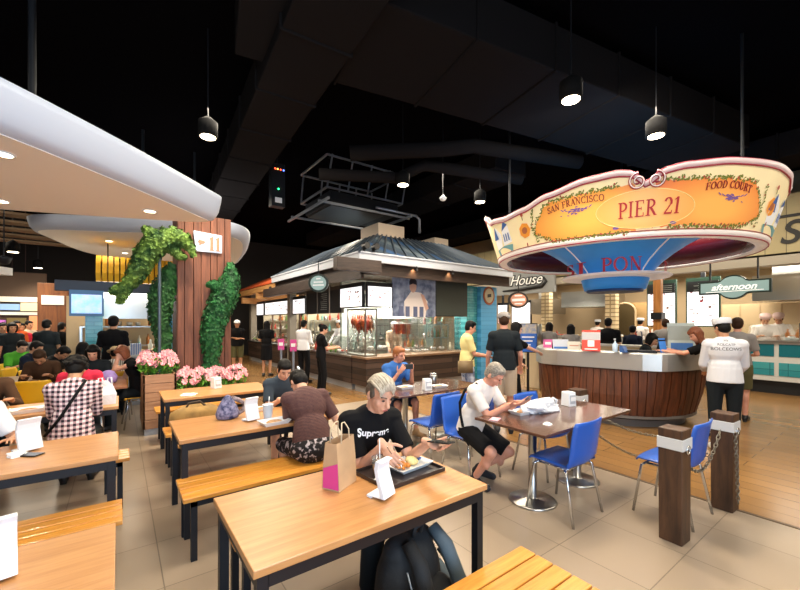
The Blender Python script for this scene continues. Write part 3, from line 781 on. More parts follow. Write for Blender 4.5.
# ------------------------------------------------------------------ rectangular tables and benches
def table(label, x0, y0, L=1.26, w=.72):
    t = thing('dining_table', label, 'table', (x0+L/2, y0+w/2, 0), 0, 'oak tables with black steel legs'); hx, hy = L/2, w/2
    b = MB(); b.bb(-hx,hx,-hy,hy,.718,.75); b.build('tabletop', table_wood, t, bevel=.004)
    b = MB()
    for s in (-1,1):
        b.bb(-hx+.06,hx-.06,s*(hy-.03)-.012,s*(hy-.03)+.012,.66,.718); b.bb(s*(hx-.03)-.012,s*(hx-.03)+.012,-hy+.06,hy-.06,.66,.718)
    b.build('apron', navy_steel, t)
    for sx in (-1,1):
        for sy in (-1,1):
            b = MB(); b.bb(sx*(hx-.04)-.022,sx*(hx-.04)+.022,sy*(hy-.04)-.022,sy*(hy-.04)+.022,0,.717); b.build('leg', navy_steel, t)
def bench(label, x0, x1, y0, y1, slats=5, z=.45):
    t = thing('bench', label, 'bench', ((x0+x1)/2, (y0+y1)/2, 0), 0, 'slatted benches at the oak tables'); hx, hy = (x1-x0)/2, (y1-y0)/2
    b = MB(); w = 2*hy/slats
    for i in range(slats): b.bb(-hx,hx,-hy+i*w+.004,-hy+(i+1)*w-.004,z-.03,z)
    b.build('seat', bench_wood, t, bevel=.004)
    b = MB(); b.bb(-hx+.05,hx-.05,-hy+.03,-hy+.06,z-.075,z-.03); b.bb(-hx+.05,hx-.05,hy-.06,hy-.03,z-.075,z-.03)
    for s in (-1,1): b.bb(s*(hx-.07)-.015,s*(hx-.07)+.015,-hy+.03,hy-.03,z-.065,z-.03)
    b.build('frame', navy_steel, t)
    for sx in (-1,1):
        for sy in (-1,1):
            b = MB(); b.bb(sx*(hx-.07)-.02,sx*(hx-.07)+.02,sy*(hy-.05)-.02,sy*(hy-.05)+.02,0,z-.032); b.build('leg', navy_steel, t)
table('oak table in the foreground holding the paper bag and loaded tray', .39, 1.42)
table('oak table with the patterned bag and tall white cup, second from front', .37, 3.32)
table('oak table directly in front of the flower planter', .42, 5.16)
table('oak table cut off by the bottom left picture corner', -1.27, 1.42)
table('oak table at the left with leaning menu card and crumpled tissue', -1.26, 3.2)
table('oak table at left in front of the checked shirt back', -1.26, 5.08)
bench('slatted bench in the bottom right foreground', .45, 1.74, .78, 1.27, 5)
bench('slatted bench behind the foreground table, under the man in black', .50, 1.75, 2.16, 2.52, 4)
bench('long slatted bench carrying the person in the ribbed maroon top', .35, 1.85, 2.93, 3.36, 4)
bench('slatted bench on the far side of the table with the patterned bag', .44, 1.62, 4.26, 4.64, 4)
bench('slatted bench behind it, holding the brown bag, before the planter table', .40, 1.70, 4.72, 5.1, 4)
bench('slatted bench between the planter table and the flower planter', .40, 1.7, 6.02, 6.42, 4)
bench('slatted bench behind the bottom left table', -1.45, .02, 2.86, 3.22, 4)
bench('slatted bench on the far side of the menu card table at left', -1.4, .08, 4.14, 4.46, 4)
bench('slatted bench under the person in the checked shirt', -1.4, -.02, 4.58, 4.98, 4)
# ------------------------------------------------------------------ round kiosk with its lit ring sign
KX, KY = 7.38, 3.34
PC = math.atan2(-KY, -KX)          # direction from the kiosk to the seating area
DEG = PI/180
t = thing('kiosk_counter', 'round information counter with steel top band and brown plank cladding', 'counter', (KX, KY, 0))
cor = [-150,-100,-52,28,75,120,165,-195+360]
cor = [-165,-115,-52,28,80,125]
def polyR(a, R=1.37):              # distance to the faceted outline at angle a (degrees from PC)
    a = (a+180) % 360-180; c = sorted(cor)
    for i in range(len(c)):
        a0 = c[i]; a1 = c[(i+1) % len(c)]; 
        if a1 <= a0: a1 += 360
        for aa in (a, a+360):
            if a0 <= aa <= a1:
                P = V((math.cos(a0*DEG), math.sin(a0*DEG))); Q = V((math.cos(a1*DEG), math.sin(a1*DEG)))
                h = (P+Q)/2; n = h.normalized(); D = V((math.cos(aa*DEG), math.sin(aa*DEG)))
                r = R*h.length/D.dot(n); return .5*r+.5*min(R, r*1.15)
    return R
def lob(a):
    a = (a+180) % 360-180; return 1+.05*max(0, 1-abs(a+70)/55)
def ringpts(R, z, n=108, poly=1.0):
    o = []
    for i in range(n):
        a = -180+360*i/n; r = R*lob(a)*((1-poly)+poly*polyR(a)/1.37); o.append(V((r*math.cos(PC+a*DEG), r*math.sin(PC+a*DEG), z)))
    return o
b = MB(); b.rings([ringpts(1.40,.91), ringpts(1.40,1.16), ringpts(1.39,1.18), ringpts(1.1,1.18), ringpts(1.1,1.13), ringpts(1.36,1.13)], closed=False, cap0=False, cap1=False); b.build('steel_worktop', mat('worktop_steel', '#d2d1cc', .36, .8), t)
b = MB()
N = 72
for i in range(N):
    a0 = -180+360*i/N+.22; a1 = -180+360*(i+1)/N-.22; j = rnd.uniform(-.008,.008)
    R4 = []
    for z, R, p in ((.17,1.20+j,.15),(.5,1.29+j,.5),(.9,1.36+j,1.)):
        rr = []
        for a in (a0, a1):
            r = R*lob(a)*((1-p)+p*polyR(a)/1.37); rr.append(V((r*math.cos(PC+a*DEG), r*math.sin(PC+a*DEG), z)))
        for a in (a1, a0):
            r = (R-.04)*lob(a)*((1-p)+p*polyR(a)/1.37); rr.append(V((r*math.cos(PC+a*DEG), r*math.sin(PC+a*DEG), z)))
        R4.append(rr)
    b.rings(R4)
b.build('plank_cladding', red_wood, t)
b = MB(); b.rings([ringpts(1.15,.12,72,.15), ringpts(1.30,.91,72,1)], cap0=False, cap1=False); b.build('core', mat('dark_core', '#180d08', .9), t)
b = MB(); b.lathe([(1.02,0),(1.06,0),(1.06,.15),(1.21,.15),(1.21,.19),(1.02,.19)], n=72); b.build('plinth', mat('grey_plinth', '#77716c', .5, .3), t)
b = MB(); b.rings([ringpts(1.08,.19,72,.8), ringpts(1.09,1.14,72,1)], cap0=False, cap1=False); b.build('inner_panel', cream_wall, t)

# ring sign
def ztop(a):
    K = [(-180,3.6),(-90,3.6),(-78,3.72),(-73,3.70),(-62,3.5),(-45,3.42),(-34,3.44),(-22,3.53),(-7.6,3.61),(1,3.625),(5,3.60),(8,3.50),(9.4,3.44),(11,3.50),(14,3.59),(20,3.64),(35,3.68),(53,3.69),(65,3.66),(73,3.55),(80,3.6),(180,3.6)]
    for (x0, y0), (x1, y1) in zip(K, K[1:]):
        if x0 <= a <= x1:
            t_ = (a-x0)/(x1-x0); return y0+(y1-y0)*(t_*t_*(3-2*t_) if abs(x1-x0) > 6 else t_)
    return 3.6
ZB = 2.80
def RR(z): return 2.04+(z-2.74)*.29
def SP(a, z, off=0.):
    r = RR(z)+off; return V((r*math.cos(PC+a*DEG), r*math.sin(PC+a*DEG), z))
t = thing('ring_sign', 'big flared ring sign with orange panels hanging above the round counter', 'sign', (KX, KY, 0))
cream = mat('sign_cream', '#f2e0b0', .45, emit=.22, var=.06, scale=3); orange = None
AN = 240
AA = [-180+360*i/AN for i in range(AN)]
b = MB(); rs = []
for f in (0,.25,.5,.75,1):
    rs.append([SP(a, ZB+(ztop(a)-ZB)*f) for a in AA])
rs += [[SP(a, ztop(a), -.06) for a in AA]] + [[SP(a, ZB+.01, -.06) for a in AA]]
b.rings(rs, closed=True); b.build('drum', cream, t, True).data.polygons.foreach_set('use_smooth', [False]*(AN*7))
b = MB(); b.rings([[SP(a, ZB+.02, -.065) for a in AA], [SP(a, 3.4, -.065) for a in AA], [SP(a, 3.4, -.075) for a in AA], [SP(a, ZB+.02, -.075) for a in AA]], closed=True)
b.build('inner_lining', mat('maroon_gloss', '#560f1c', .22), t, True)
b = MB(); b.rings([[SP(a, ZB+.06, .004) for a in AA], [SP(a, ZB+.04, .012) for a in AA], [SP(a, ZB+.0, .014) for a in AA], [SP(a, ZB-.015, -.02) for a in AA], [SP(a, ZB-.015, -.14) for a in AA], [SP(a, ZB+.0, -.15) for a in AA], [SP(a, ZB+.03, -.07) for a in AA]], closed=True)
rimw = mat('rim_ivory', '#efe6e2', .4, emit=.12); b.build('lower_rim', rimw, t, True)
b = MB(); b.rings([[SP(a, ztop(a)-.045, .012) for a in AA], [SP(a, ztop(a)+.012, .022) for a in AA], [SP(a, ztop(a)+.02, -.03) for a in AA], [SP(a, ztop(a)+.005, -.07) for a in AA], [SP(a, ztop(a)-.03, -.062) for a in AA]], closed=True)
b.build('top_rim', mat('rim_pink', '#e9d2d2', .4, emit=.1), t, True)
redtrim = mat('sign_red', '#9c2338', .4, emit=.06)
def line(pts, r, name, m, par, closed=False, n=6):
    b = MB(); b.tube(pts, r, n, closed); return b.build(name, m, par, True)
line([SP(a, ztop(a)-.055, .012) for a in AA], .011, 'red_trim', redtrim, t, True)
line([SP(a, ztop(a)+.022, -.005) for a in AA], .010, 'red_trim', redtrim, t, True)
line([SP(a, ZB+.07, .006) for a in AA], .007, 'red_trim', redtrim, t, True)
line([SP(a, ZB-.012, .004) for a in AA], .009, 'red_trim', redtrim, t, True)
for s in (-1, 1):                               # the paired scrolls at the notch
    pts = []
    for i in range(40):
        q = i/39; th = PI/2+s*0+q*3.2*PI; r = .105*(1-q*.8)
        pts.append(SP(9.4+s*2.6+math.cos(th)*r*-s/2.28/DEG, 3.475+math.sin(th)*r, .025))
    line(pts, [.019*(1-.4*i/39) for i in range(40)], 'scroll', redtrim, t)
    line([p+V((math.cos(PC),math.sin(PC),0))*.014 for p in pts[:34]], .008, 'scroll_inlay', rimw, C.objects[-1])
# orange panels
def gradmat(name, c1, c2, o, sx, sz):
    m = bpy.data.materials.new(name); m.use_nodes = True; nt = m.node_tree; b_ = nt.nodes['Principled BSDF']; N_ = nt.nodes.new; L_ = nt.links.new
    tc = N_('ShaderNodeTexCoord'); mp = N_('ShaderNodeMapping'); mp.vector_type = 'POINT'; mp.inputs['Scale'].default_value = (1/sx,1/sx,1/sz); mp.inputs['Location'].default_value = (-o.x/sx,-o.y/sx,-o.z/sz)
    L_(tc.outputs['Object'], mp.inputs[0]); g = N_('ShaderNodeTexGradient'); g.gradient_type = 'SPHERICAL'; L_(mp.outputs[0], g.inputs[0])
    r = N_('ShaderNodeValToRGB'); r.color_ramp.elements[0].color = lin(c1); r.color_ramp.elements[1].color = lin(c2); r.color_ramp.elements[1].position = .75
    L_(g.outputs['Fac'], r.inputs[0]); L_(r.outputs[0], b_.inputs['Base Color']); L_(r.outputs[0], b_.inputs['Emission Color']); b_.inputs['Emission Strength'].default_value = .22; b_.inputs['Roughness'].default_value = .4
    return m
def patch(name, top, bot, m, off=.006, n=40, par=None):      # printed area between two outlines over an angle range
    (a0, a1, ft, fb) = top
    b = MB(); rs = []
    A = [a0+(a1-a0)*i/n for i in range(n+1)]
    g = [[b.b.verts.new(SP(a, fb(a)+(ft(a)-fb(a))*j/6, off)) for a in A] for j in range(7)]
    for j in range(6):
        for i in range(n): b.b.faces.new((g[j][i], g[j][i+1], g[j+1][i+1], g[j+1][i]))
    return b.build(name, m, par or t, True)
def wob(a, k=1.): return .012*math.sin(a*1.7)*k+.008*math.sin(a*3.9+1)
def lt(a):     # left panel outline
    f = (a+31)/38; return 3.06+(.36*math.sin(min(1, max(0, f*4))*PI/2))-.02+.06*max(0,f)+wob(a) if f < .999 else 3.3
def lb(a): f = (a+31)/38; return 3.06-.17*math.sin(min(1, max(0, f*3))*PI/2)-.02+wob(a+3)
mo = gradmat('sign_orange_left', '#e58a3a', '#f3b658', SP(-10,3.15), .95, .45)
patch('orange_panel', (-31,7,lt,lb), None, mo)
def rtp(a): f = (52-a)/38; return 3.06+(.40*math.sin(min(1, max(0, f*4))*PI/2))+wob(a)
def rbt(a): f = (52-a)/38; return 3.06-.15*math.sin(min(1, max(0, f*3))*PI/2)+wob(a+2)
mo2 = gradmat('sign_orange_right', '#e57a3a', '#f6b35a', SP(32,3.12), .95, .45)
patch('orange_panel', (12,52,rtp,rbt), None, mo2)
def et(a): return 3.14+.25*math.sqrt(max(0, 1-((a-9.4)/15.5)**2))
def eb(a): return 3.14-.24*math.sqrt(max(0, 1-((a-9.4)/15.5)**2))
mo3 = gradmat('sign_orange_centre', '#f0a24a', '#f6bd70', SP(9.4,3.14), .8, .4)
patch('orange_oval', (-6,24.8,et,eb), None, mo3, .010)
pale = mat('pale_yellow_line', '#f6e39a', .5, emit=.15)
line([SP(9.4+15.2*math.cos(q), 3.14+.238*math.sin(q), .012) for q in [i*2*PI/60 for i in range(60)]], .004, 'oval_line', pale, t, True)
# leafy border garlands and small flowers, printed
gm = mat('garland_green', '#6f7a2a', .6, emit=.05); rm = mat('garland_red', '#b0503c', .6, emit=.05); pm = mat('lavender_print', '#7a5a9a', .6, emit=.08)
def blot(b, a, z, r, rot, e=.5, off=.011):
    R_ = RR(z); M_ = [(math.cos(2*PI*i/7)*r, math.sin(2*PI*i/7)*r*e) for i in range(7)]
    b.face([SP(a+(x*math.cos(rot)-y*math.sin(rot))/R_/DEG, z+x*math.sin(rot)+y*math.cos(rot), off) for x, y in M_])
bg = MB(); br_ = MB()
def garland(pts):
    for a, z in pts:
        for k in range(3): blot(bg, a+rnd.uniform(-.6,.6), z+rnd.uniform(-.022,.022), rnd.uniform(.014,.024), rnd.random()*6, .45, .0115+.0004*k)
        if rnd.random() < .3: blot(br_, a+rnd.uniform(-.5,.5), z+rnd.uniform(-.02,.02), .013, 0, 1, .013)
garland([(-31+38*i/46, lt(-31+38*i/46)+.01) for i in range(40)]); garland([(-31+38*i/46, lb(-31+38*i/46)-.01) for i in range(44)])
garland([(-31+rnd.uniform(-.5,.5)+.25*abs(i-5), 2.92+.045*i) for i in range(11)])
garland([(14+38*i/46, rtp(14+38*i/46)+.01) for i in range(46)]); garland([(17+35*i/44, rbt(17+35*i/44)-.01) for i in range(44)])
garland([(52+rnd.uniform(-.5,.5)-.2*abs(i-5), 2.92+.05*i) for i in range(11)])
bg.build('garland', gm, t); br_.build('garland_flower', rm, t)
bl_ = MB()
for ca in (-12.5, 37):
    zc = 3.22 if ca < 0 else 3.24
    for i in range(26): blot(bl_, ca+rnd.gauss(0,2.0), zc+rnd.gauss(0,.022), rnd.uniform(.016,.03), rnd.uniform(-.5,.5), .35, .0125)
    for i in range(8): blot(bl_, ca+(i-3.5)*1.4, zc+.012*abs(i-3.5), .03, (i-3.5)*.2, .25, .0128)
blot(bl_, .5, 2.93, .04, 0, .5, .0128); blot(bl_, 18.5, 2.95, .04, 0, .5, .0128)
bl_.build('lavender_spray', pm, t)
# side medallions
med = mat('medallion_orange', '#e8962e', .5, emit=.15); medin = mat('medallion_brown', '#b0643c', .5, emit=.05)
for a, z in ((-35.5,3.12),(58,3.2)):
    b = MB(); blot(b, a, z, .12, 0, 1., .012); blot(b, a, z, .05, 0, 1., .0125); o = b.build('medallion', med, t); 
    b = MB(); blot(b, a, z, .06, .3, .9, .014); b.build('medallion_heart', medin, t)
    b = MB(); blot(b, a, z+.24, .03, 0, 1, .013); blot(b, a, z-.22, .035, PI/2, .4, .013); b.build('rosebud', rm, t); 
    b = MB(); blot(b, a, z+.185, .035, PI/2, .3, .013); b.build('stalk', gm, t)
# printed harbour scene with white sails (plain shapes)
sail_w = mat('print_white', '#eceef0', .5, emit=.15); sail_b = mat('print_blue', '#2d5fa6', .5, emit=.08); sea = mat('print_teal', '#6fa7ac', .5, emit=.08)
for a0 in (-53, 66):
    def q3(m_, nm, pts, off):
        b = MB(); b.face([SP(a0+x, z, off) for x, z in pts]); b.build(nm, m_, t)
    q3(sea, 'printed_water', [(-9,2.86),(7,2.88),(8,2.98),(0,3.0),(-10,2.98)], .011)
    q3(sail_w, 'printed_sail', [(-9,2.98),(-2,3.0),(0,3.2),(-5,3.36),(-9.5,3.1)], .012); q3(sail_w, 'printed_sail', [(0,3.0),(8,3.02),(7,3.30),(1,3.24)], .0122)
    q3(sail_b, 'printed_roof', [(-10,3.16),(-6,3.38),(-4,3.15)], .0135); q3(sail_b, 'printed_roof', [(1,3.24),(4,3.38),(7,3.31)], .0135)
    for k in range(3): q3(sail_b, 'printed_window', [(1.5+2*k,3.06),(2.4+2*k,3.06),(2.6+2*k,3.18),(1.7+2*k,3.18)], .0137)

# serif capitals from pen strokes
def glyph(ch):
    P = []; TK, TN, SF = .15, .055, .11
    def quad(x0,y0,x1,y1,w):
        d = V((x1-x0,y1-y0)); n = V((-d.y,d.x)).normalized()*w/2
        P.append([(x0+n.x,y0+n.y),(x0-n.x,y0-n.y),(x1-n.x,y1-n.y),(x1+n.x,y1+n.y)])
    def serif(x, y, w=.17): quad(x-w,y,x+w,y,TN)
    def stem(x, w=TK, s0=True, s1=True):
        quad(x,0,x,1,w)
        if s0: serif(x,.028,w/2+SF)
        if s1: serif(x,.972,w/2+SF)
    def arc(cx,cy,rx,ry,a0,a1,n=14,tk=TK):
        pts = [(cx+rx*math.cos((a0+(a1-a0)*i/n)*DEG), cy+ry*math.sin((a0+(a1-a0)*i/n)*DEG)) for i in range(n+1)]
        for (x0,y0),(x1,y1) in zip(pts,pts[1:]):
            L = math.hypot(x1-x0,y1-y0); w = TN+(tk-TN)*abs(y1-y0)/L; e = .15
            quad(x0-(x1-x0)*e,y0-(y1-y0)*e,x1+(x1-x0)*e,y1+(y1-y0)*e,w)
    if ch == 'I': stem(.2); return P, .4
    if ch == 'P': stem(.2); arc(.3,.72,.34,.26,-90,90); quad(.2,.972,.32,.972,TN); quad(.2,.47,.32,.47,TN); return P, .7
    if ch == 'R': stem(.2); arc(.3,.74,.34,.24,-90,90); quad(.2,.972,.32,.972,TN); quad(.2,.5,.32,.5,TN); quad(.38,.5,.74,.03,TK); serif(.78,.028,.1); return P, .86
    if ch == 'E': stem(.2); quad(.2,.972,.68,.972,TN); quad(.2,.5,.52,.5,TN); quad(.2,.028,.7,.028,TN); quad(.67,.99,.67,.78,.05); quad(.69,0,.69,.24,.05); quad(.52,.4,.52,.6,.04); return P, .76
    if ch == 'F': stem(.2); quad(.2,.972,.66,.972,TN); quad(.2,.5,.52,.5,TN); quad(.65,.99,.65,.76,.05); quad(.52,.4,.52,.6,.04); return P, .7
    if ch == 'T': stem(.38,TK,True,False); quad(0,.972,.76,.972,TN); quad(.03,.99,.03,.76,.05); quad(.73,.99,.73,.76,.05); return P, .76
    if ch == 'D': stem(.2); arc(.28,.5,.46,.472,-90,90); quad(.2,.972,.3,.972,TN); quad(.2,.028,.3,.028,TN); return P, .82
    if ch == 'O': arc(.46,.5,.38,.475,0,360,22); return P, .92
    if ch == 'C': arc(.46,.5,.38,.475,48,312,18); quad(.74,.95,.74,.68,.05); quad(.74,.05,.74,.26,.04); return P, .82
    if ch == 'S': arc(.32,.74,.22,.235,35,265,12); arc(.32,.26,.24,.235,85,-145,12); quad(.53,.97,.53,.72,.04); quad(.07,.03,.07,.3,.04); return P, .62
    if ch == 'U': quad(.2,.3,.2,1,TK); serif(.2,.972); quad(.68,.3,.68,1,TN); serif(.68,.972,.12); arc(.44,.33,.24,.31,180,360,12); return P, .86
    if ch == 'A': quad(.1,0,.4,1,TN); quad(.4,1,.72,0,TK); quad(.2,.34,.6,.34,TN); serif(.1,.028,.12); serif(.72,.028,.14); return P, .84
    if ch == 'N': quad(.14,0,.14,1,TN); quad(.7,0,.7,1,TN); quad(.14,1,.7,0,TK); serif(.14,.028,.13); serif(.1,.972,.1); serif(.7,.972,.13); return P, .86
    if ch == '2': arc(.3,.7,.24,.275,160,-20,14); quad(.53,.62,.08,.06,TN+.03); quad(.05,.05,.62,.05,.1); quad(.6,.02,.64,.22,.05); return P, .68
    if ch == '1': stem(.25,TK,True,False); quad(.25,.98,.04,.84,.06); return P, .5
    return P, .35
def letters(name, txt, m, par, H, a0, a1, z0, z1, off, surf, arch=0.):
    adv = []; x = 0
    for c in txt: P, w = glyph(c); adv.append((c, P, x)); x += w+.1
    tot = x-.1
    for c, P, xo in adv:
        if not P: continue
        b = MB()
        for k, q in enumerate(P):
            pts = []
            for px_, py_ in q:
                f = (px_+xo)/tot; a = a0+(a1-a0)*f; z = z0+(z1-z0)*f+py_*H+arch*math.sin(f*PI); pts.append((a, z))
            b.rings([[surf(a, z, off+k*.0002) for a, z in pts], [surf(a, z, off+.006+k*.0002) for a, z in pts]])
        b.build(name, m, par)
ink = mat('sign_letter_red', '#8f1f2c', .5)
letters('letter', 'PIER 21', mat('sign_letter_crimson', '#b3262c', .5, emit=.1), t, .20, 1.2, 20.0, 3.04, 3.06, .016, SP)
letters('letter', 'SAN FRANCISCO', ink, t, .085, -23, -3, 3.26, 3.30, .012, SP, .03)
letters('letter', 'FOOD COURT', ink, t, .085, 27, 43.5, 3.32, 3.31, .012, SP, .035)
# blue funnel, white disc and red letters standing on the disc
fp = [(.50,2.24),(.53,2.34),(.56,2.46),(.62,2.56),(.74,2.70),(.92,2.85),(1.12,2.99),(1.35,3.12),(1.62,3.26),(1.9,3.4)]
b = MB(); b.lathe([(.02,2.24)]+fp+[(1.9,3.5),(.02,3.5)], n=64); b.build('funnel', mat('funnel_blue', '#2f8ad8', .4, emit=.16, var=.08, scale=2), t, True)
b = MB(); b.lathe([(.40,2.20),(.46,2.20),(.46,2.245),(.40,2.245)], n=48); b.build('funnel_base', mat('funnel_navy', '#1b3f78', .4), t, True)
b = MB(); b.lathe([(.54,2.43),(.86,2.44),(.89,2.465),(.86,2.49),(.54,2.50)], n=64); b.build('disc', rimw, t, True)
for a in (-48, 48):                       # pale seams down the funnel
    line([V((math.cos(PC+a*DEG*.9)*(r+.01), math.sin(PC+a*DEG*.9)*(r+.01), z)) for r, z in fp[2:]], .012, 'seam', rimw, t)
def DS(a, z, off): r = .80+off; return V((r*math.cos(PC+a*DEG), r*math.sin(PC+a*DEG), z))
rl = mat('standing_letter_red', '#b5243a', .45, emit=.06)
letters('standing_letter', 'PON', rl, t, .24, -14, 30, 2.49, 2.49, 0, DS)
letters('standing_letter', 'SI', rl, t, .21, -76, -32, 2.49, 2.49, 0, DS)
letters('standing_letter', 'D', rl, t, .19, 66, 80, 2.49, 2.49, 0, DS)
for a in (20,140,260):
    b = MB(); b.cyl((1.9*math.cos(a*DEG),1.9*math.sin(a*DEG),3.5),(1.9*math.cos(a*DEG),1.9*math.sin(a*DEG),CZ),.02); b.build('hanger_rod', dark_metal, t)

# ------------------------------------------------------------------ bollards and chains
white_band = mat('white_band', '#c9c9c8', .45)
BOL = [(3.40,1.10),(4.33,1.02),(4.42,2.42),(6.3,1.35)]
BOL = BOL[:3]
for (x, y), l in zip(BOL, ('square timber post with white band, nearest the camera at right', 'square timber post with white band behind the blue chair at right', 'square timber post with white band beside the steel napkin box')):
    tt = thing('bollard', l, 'post', (x, y, 0), rnd.uniform(-.05,.05), 'timber posts of the chain barrier')
    b = MB(); b.box((0,0,.425), (.155,.155,.85), None, 1.05); b.build('post', dark_wood, tt, bevel=.008)
    b = MB(); b.box((0,0,.74), (.173,.173,.085)); b.build('band', white_band, tt, bevel=.004)
    b = MB(); b.tube([(.1*math.cos(a)*.3,-.09-.02*0+.0,.70+.03*math.sin(a)) for a in [i*2*PI/10 for i in range(10)]], .006, 6, True); b.build('ring_bolt', chrome, tt, True)
def chain(label, p0, p1, sag, n):
    p0 = V(p0); p1 = V(p1); b = MB()
    P = [p0.lerp(p1, i/n)-V((0,0,4*sag*(i/n)*(1-i/n))) for i in range(n+1)]
    for i in range(n):
        d = (P[i+1]-P[i]); c = (P[i]+P[i+1])/2; L = d.length; d.normalize(); a, e = frame(d, (0,0,1) if i % 2 else (d.y,-d.x,.01))
        b.tube([c+d*(L*.68*math.cos(q))+a*(.012*math.sin(q)) for q in [j*2*PI/10 for j in range(10)]], .0042, 5, True)
    return tag(b.build('chain', mat('chain_steel', '#8b8375', .3, 1.), None, True), label, 'chain', 'barrier chains')
chain('upper steel chain sagging between the two posts before the counter', (4.42,2.30,.66), (4.34,1.12,.66), .17, 40)
chain('lower steel chain sagging behind the two blue chairs', (4.36,2.32,.50), (4.28,1.12,.46), .22, 40)
chain('steel chain draped between the two front right posts', (3.50,1.11,.70), (4.24,1.03,.70), .28, 30)
chain('loose steel chain end hanging down beside the back right post', (4.25,.93,.70), (4.20,.90,.12), .0, 20)

# ------------------------------------------------------------------ pedestal tables and blue chairs
def pedestal_table(label, x0, y0, L=1.53, w=.74):
    tt = thing('pedestal_table', label, 'table', (x0+L/2, y0+w/2, 0), 0, 'dark tables on two steel columns')
    b = MB(); b.bb(-L/2,L/2,-w/2,w/2,.725,.75); b.build('tabletop', walnut, tt, bevel=.004)
    for s in (-1,1):
        b = MB(); b.lathe([(.21,0),(.215,.006),(.20,.016),(.06,.026),(.038,.035),(.038,.70),(.07,.705),(.15,.71),(.15,.725)], (s*.39,0,0), 32); b.build('pedestal', steel, tt, True)
pedestal_table('dark table with white carrier bag in front of the round counter', 2.71, 1.75)
pedestal_table('dark table of the man in the blue shirt', 2.71, 3.70)
EDGE = mat('plywood_edge', '#b99a72', .6)
def chair(name, label, seat_m, wid=.44, leg_m=None):
    tt = thing(name, label, 'chair', (0,0,0)); lm = leg_m or chrome     # faces +y, base under the seat centre
    b = MB(); n = 9; rows = []
    prof = [(.21,.435),(.20,.452),(.10,.450),(-.05,.443),(-.15,.445),(-.195,.462),(-.215,.50),(-.225,.56),(-.24,.68),(-.262,.80),(-.272,.83)]
    top = []; bot = []
    for y, z in prof:
        r0 = []; 
        wd = wid*(.94 if z > .8 else 1)
        for i in range(n):
            u = (i/(n-1)-.5); r0.append(V((u*wd, y-(.03*4*u*u if z < .46 else -.03*4*u*u), z-(0 if z > .47 else -.012*4*u*u))))
        rows.append(r0)
    g = [[b.b.verts.new(p) for p in r] for r in rows]
    for i in range(len(g)-1):
        for j in range(n-1): b.b.faces.new((g[i][j], g[i][j+1], g[i+1][j+1], g[i+1][j]))
    o = b.build('seat_shell', seat_m, tt, True); s = o.modifiers.new('thick', 'SOLIDIFY'); s.thickness = .013; s.offset = -1
    b = MB()
    for sx in (-1,1): b.tube([(sx*.17,.14,.425),(sx*.17,-.14,.425)], .010, 8)
    b.tube([(-.19,.13,.425),(.19,.13,.425)], .010, 8); b.tube([(-.19,-.13,.425),(.19,-.13,.425)], .010, 8); b.build('under_frame', lm, tt, True)
    for sx in (-1,1):
        b = MB(); b.tube([(sx*.19,.13,.425),(sx*.205,.15,.41),(sx*.235,.205,0)], .0115, 10); b.build('leg', lm, tt, True)
        b = MB(); b.tube([(sx*.19,-.13,.425),(sx*.205,-.15,.41),(sx*.235,-.23,0)], .0115, 10); b.build('leg', lm, tt, True)
    return tt
ch0 = chair('blue_chair', 'blue chair nearest the camera, tucked at the carrier bag table', blue_seat)
ch0['group'] = 'blue shell chairs'
ch0.location = (3.15, 1.86, 0)
for x, y, a, l in ((3.87,1.28,0,'blue chair turned from the table beside the right timber posts'),(3.05,3.47,.05,'blue chair on the near side of the table of the man in blue'),
  (3.03,2.84,PI+.02,'blue chair under the seated man in the white polo shirt'),(3.78,2.46,PI,'blue chair tucked in behind the white carrier bag'),(3.72,3.47,0,'blue chair behind the white polo man, near side of the farther dark table'),
  (3.40,4.72,PI,'blue chair under the man in the blue shirt'),(2.42,4.05,-PI/2,'blue chair at the left end of the farther dark table')):
    if 'left end' in l: continue
    dup(ch0, (x,y,0), a, l)
# ------------------------------------------------------------------ middle stall
fascia_w = mat('fascia_white', '#adb2bc', .5)
teal_tile = brickmat('teal_tile', '#3f9aa2', '#58adb0', '#2f7f88', .22, .075, .005, .2, .5, axis='xz', bump=.4)
blue_tile = brickmat('sky_blue_board', '#4f9fd0', '#5aa8d8', '#3f8cbc', 1.2, .12, .006, .35, .5, axis='xz', bump=.3)
teal_tile_y = brickmat('teal_tile_side', '#2f8a94', '#4aa3a8', '#23707a', .30, .28, .008, .2, .0, axis='yz', bump=.4)
plank_x = brickmat('dark_board_long', '#2b1e17', '#4a372d', '#120c09', 1.7, .14, .008, .6, .4, axis='xz', grain=(.7, 6, 1)); plank_y = brickmat('dark_board_side', '#2b1e17', '#4a372d', '#120c09', 1.7, .14, .008, .6, .4, axis='yz', grain=(.7, 6, 1))
screen_w = mat('lit_menu_white', '#f4f2f4', .4, emit=1.1); glass = mat('clear_glass', '#e9f4f2', .03, trans=1., spec=.5, alpha=.35)
kit_wall = mat('kitchen_wall', '#c9bfa6', .5); chalk = mat('chalkboard', '#23262a', .6); tan_wood = light_wood
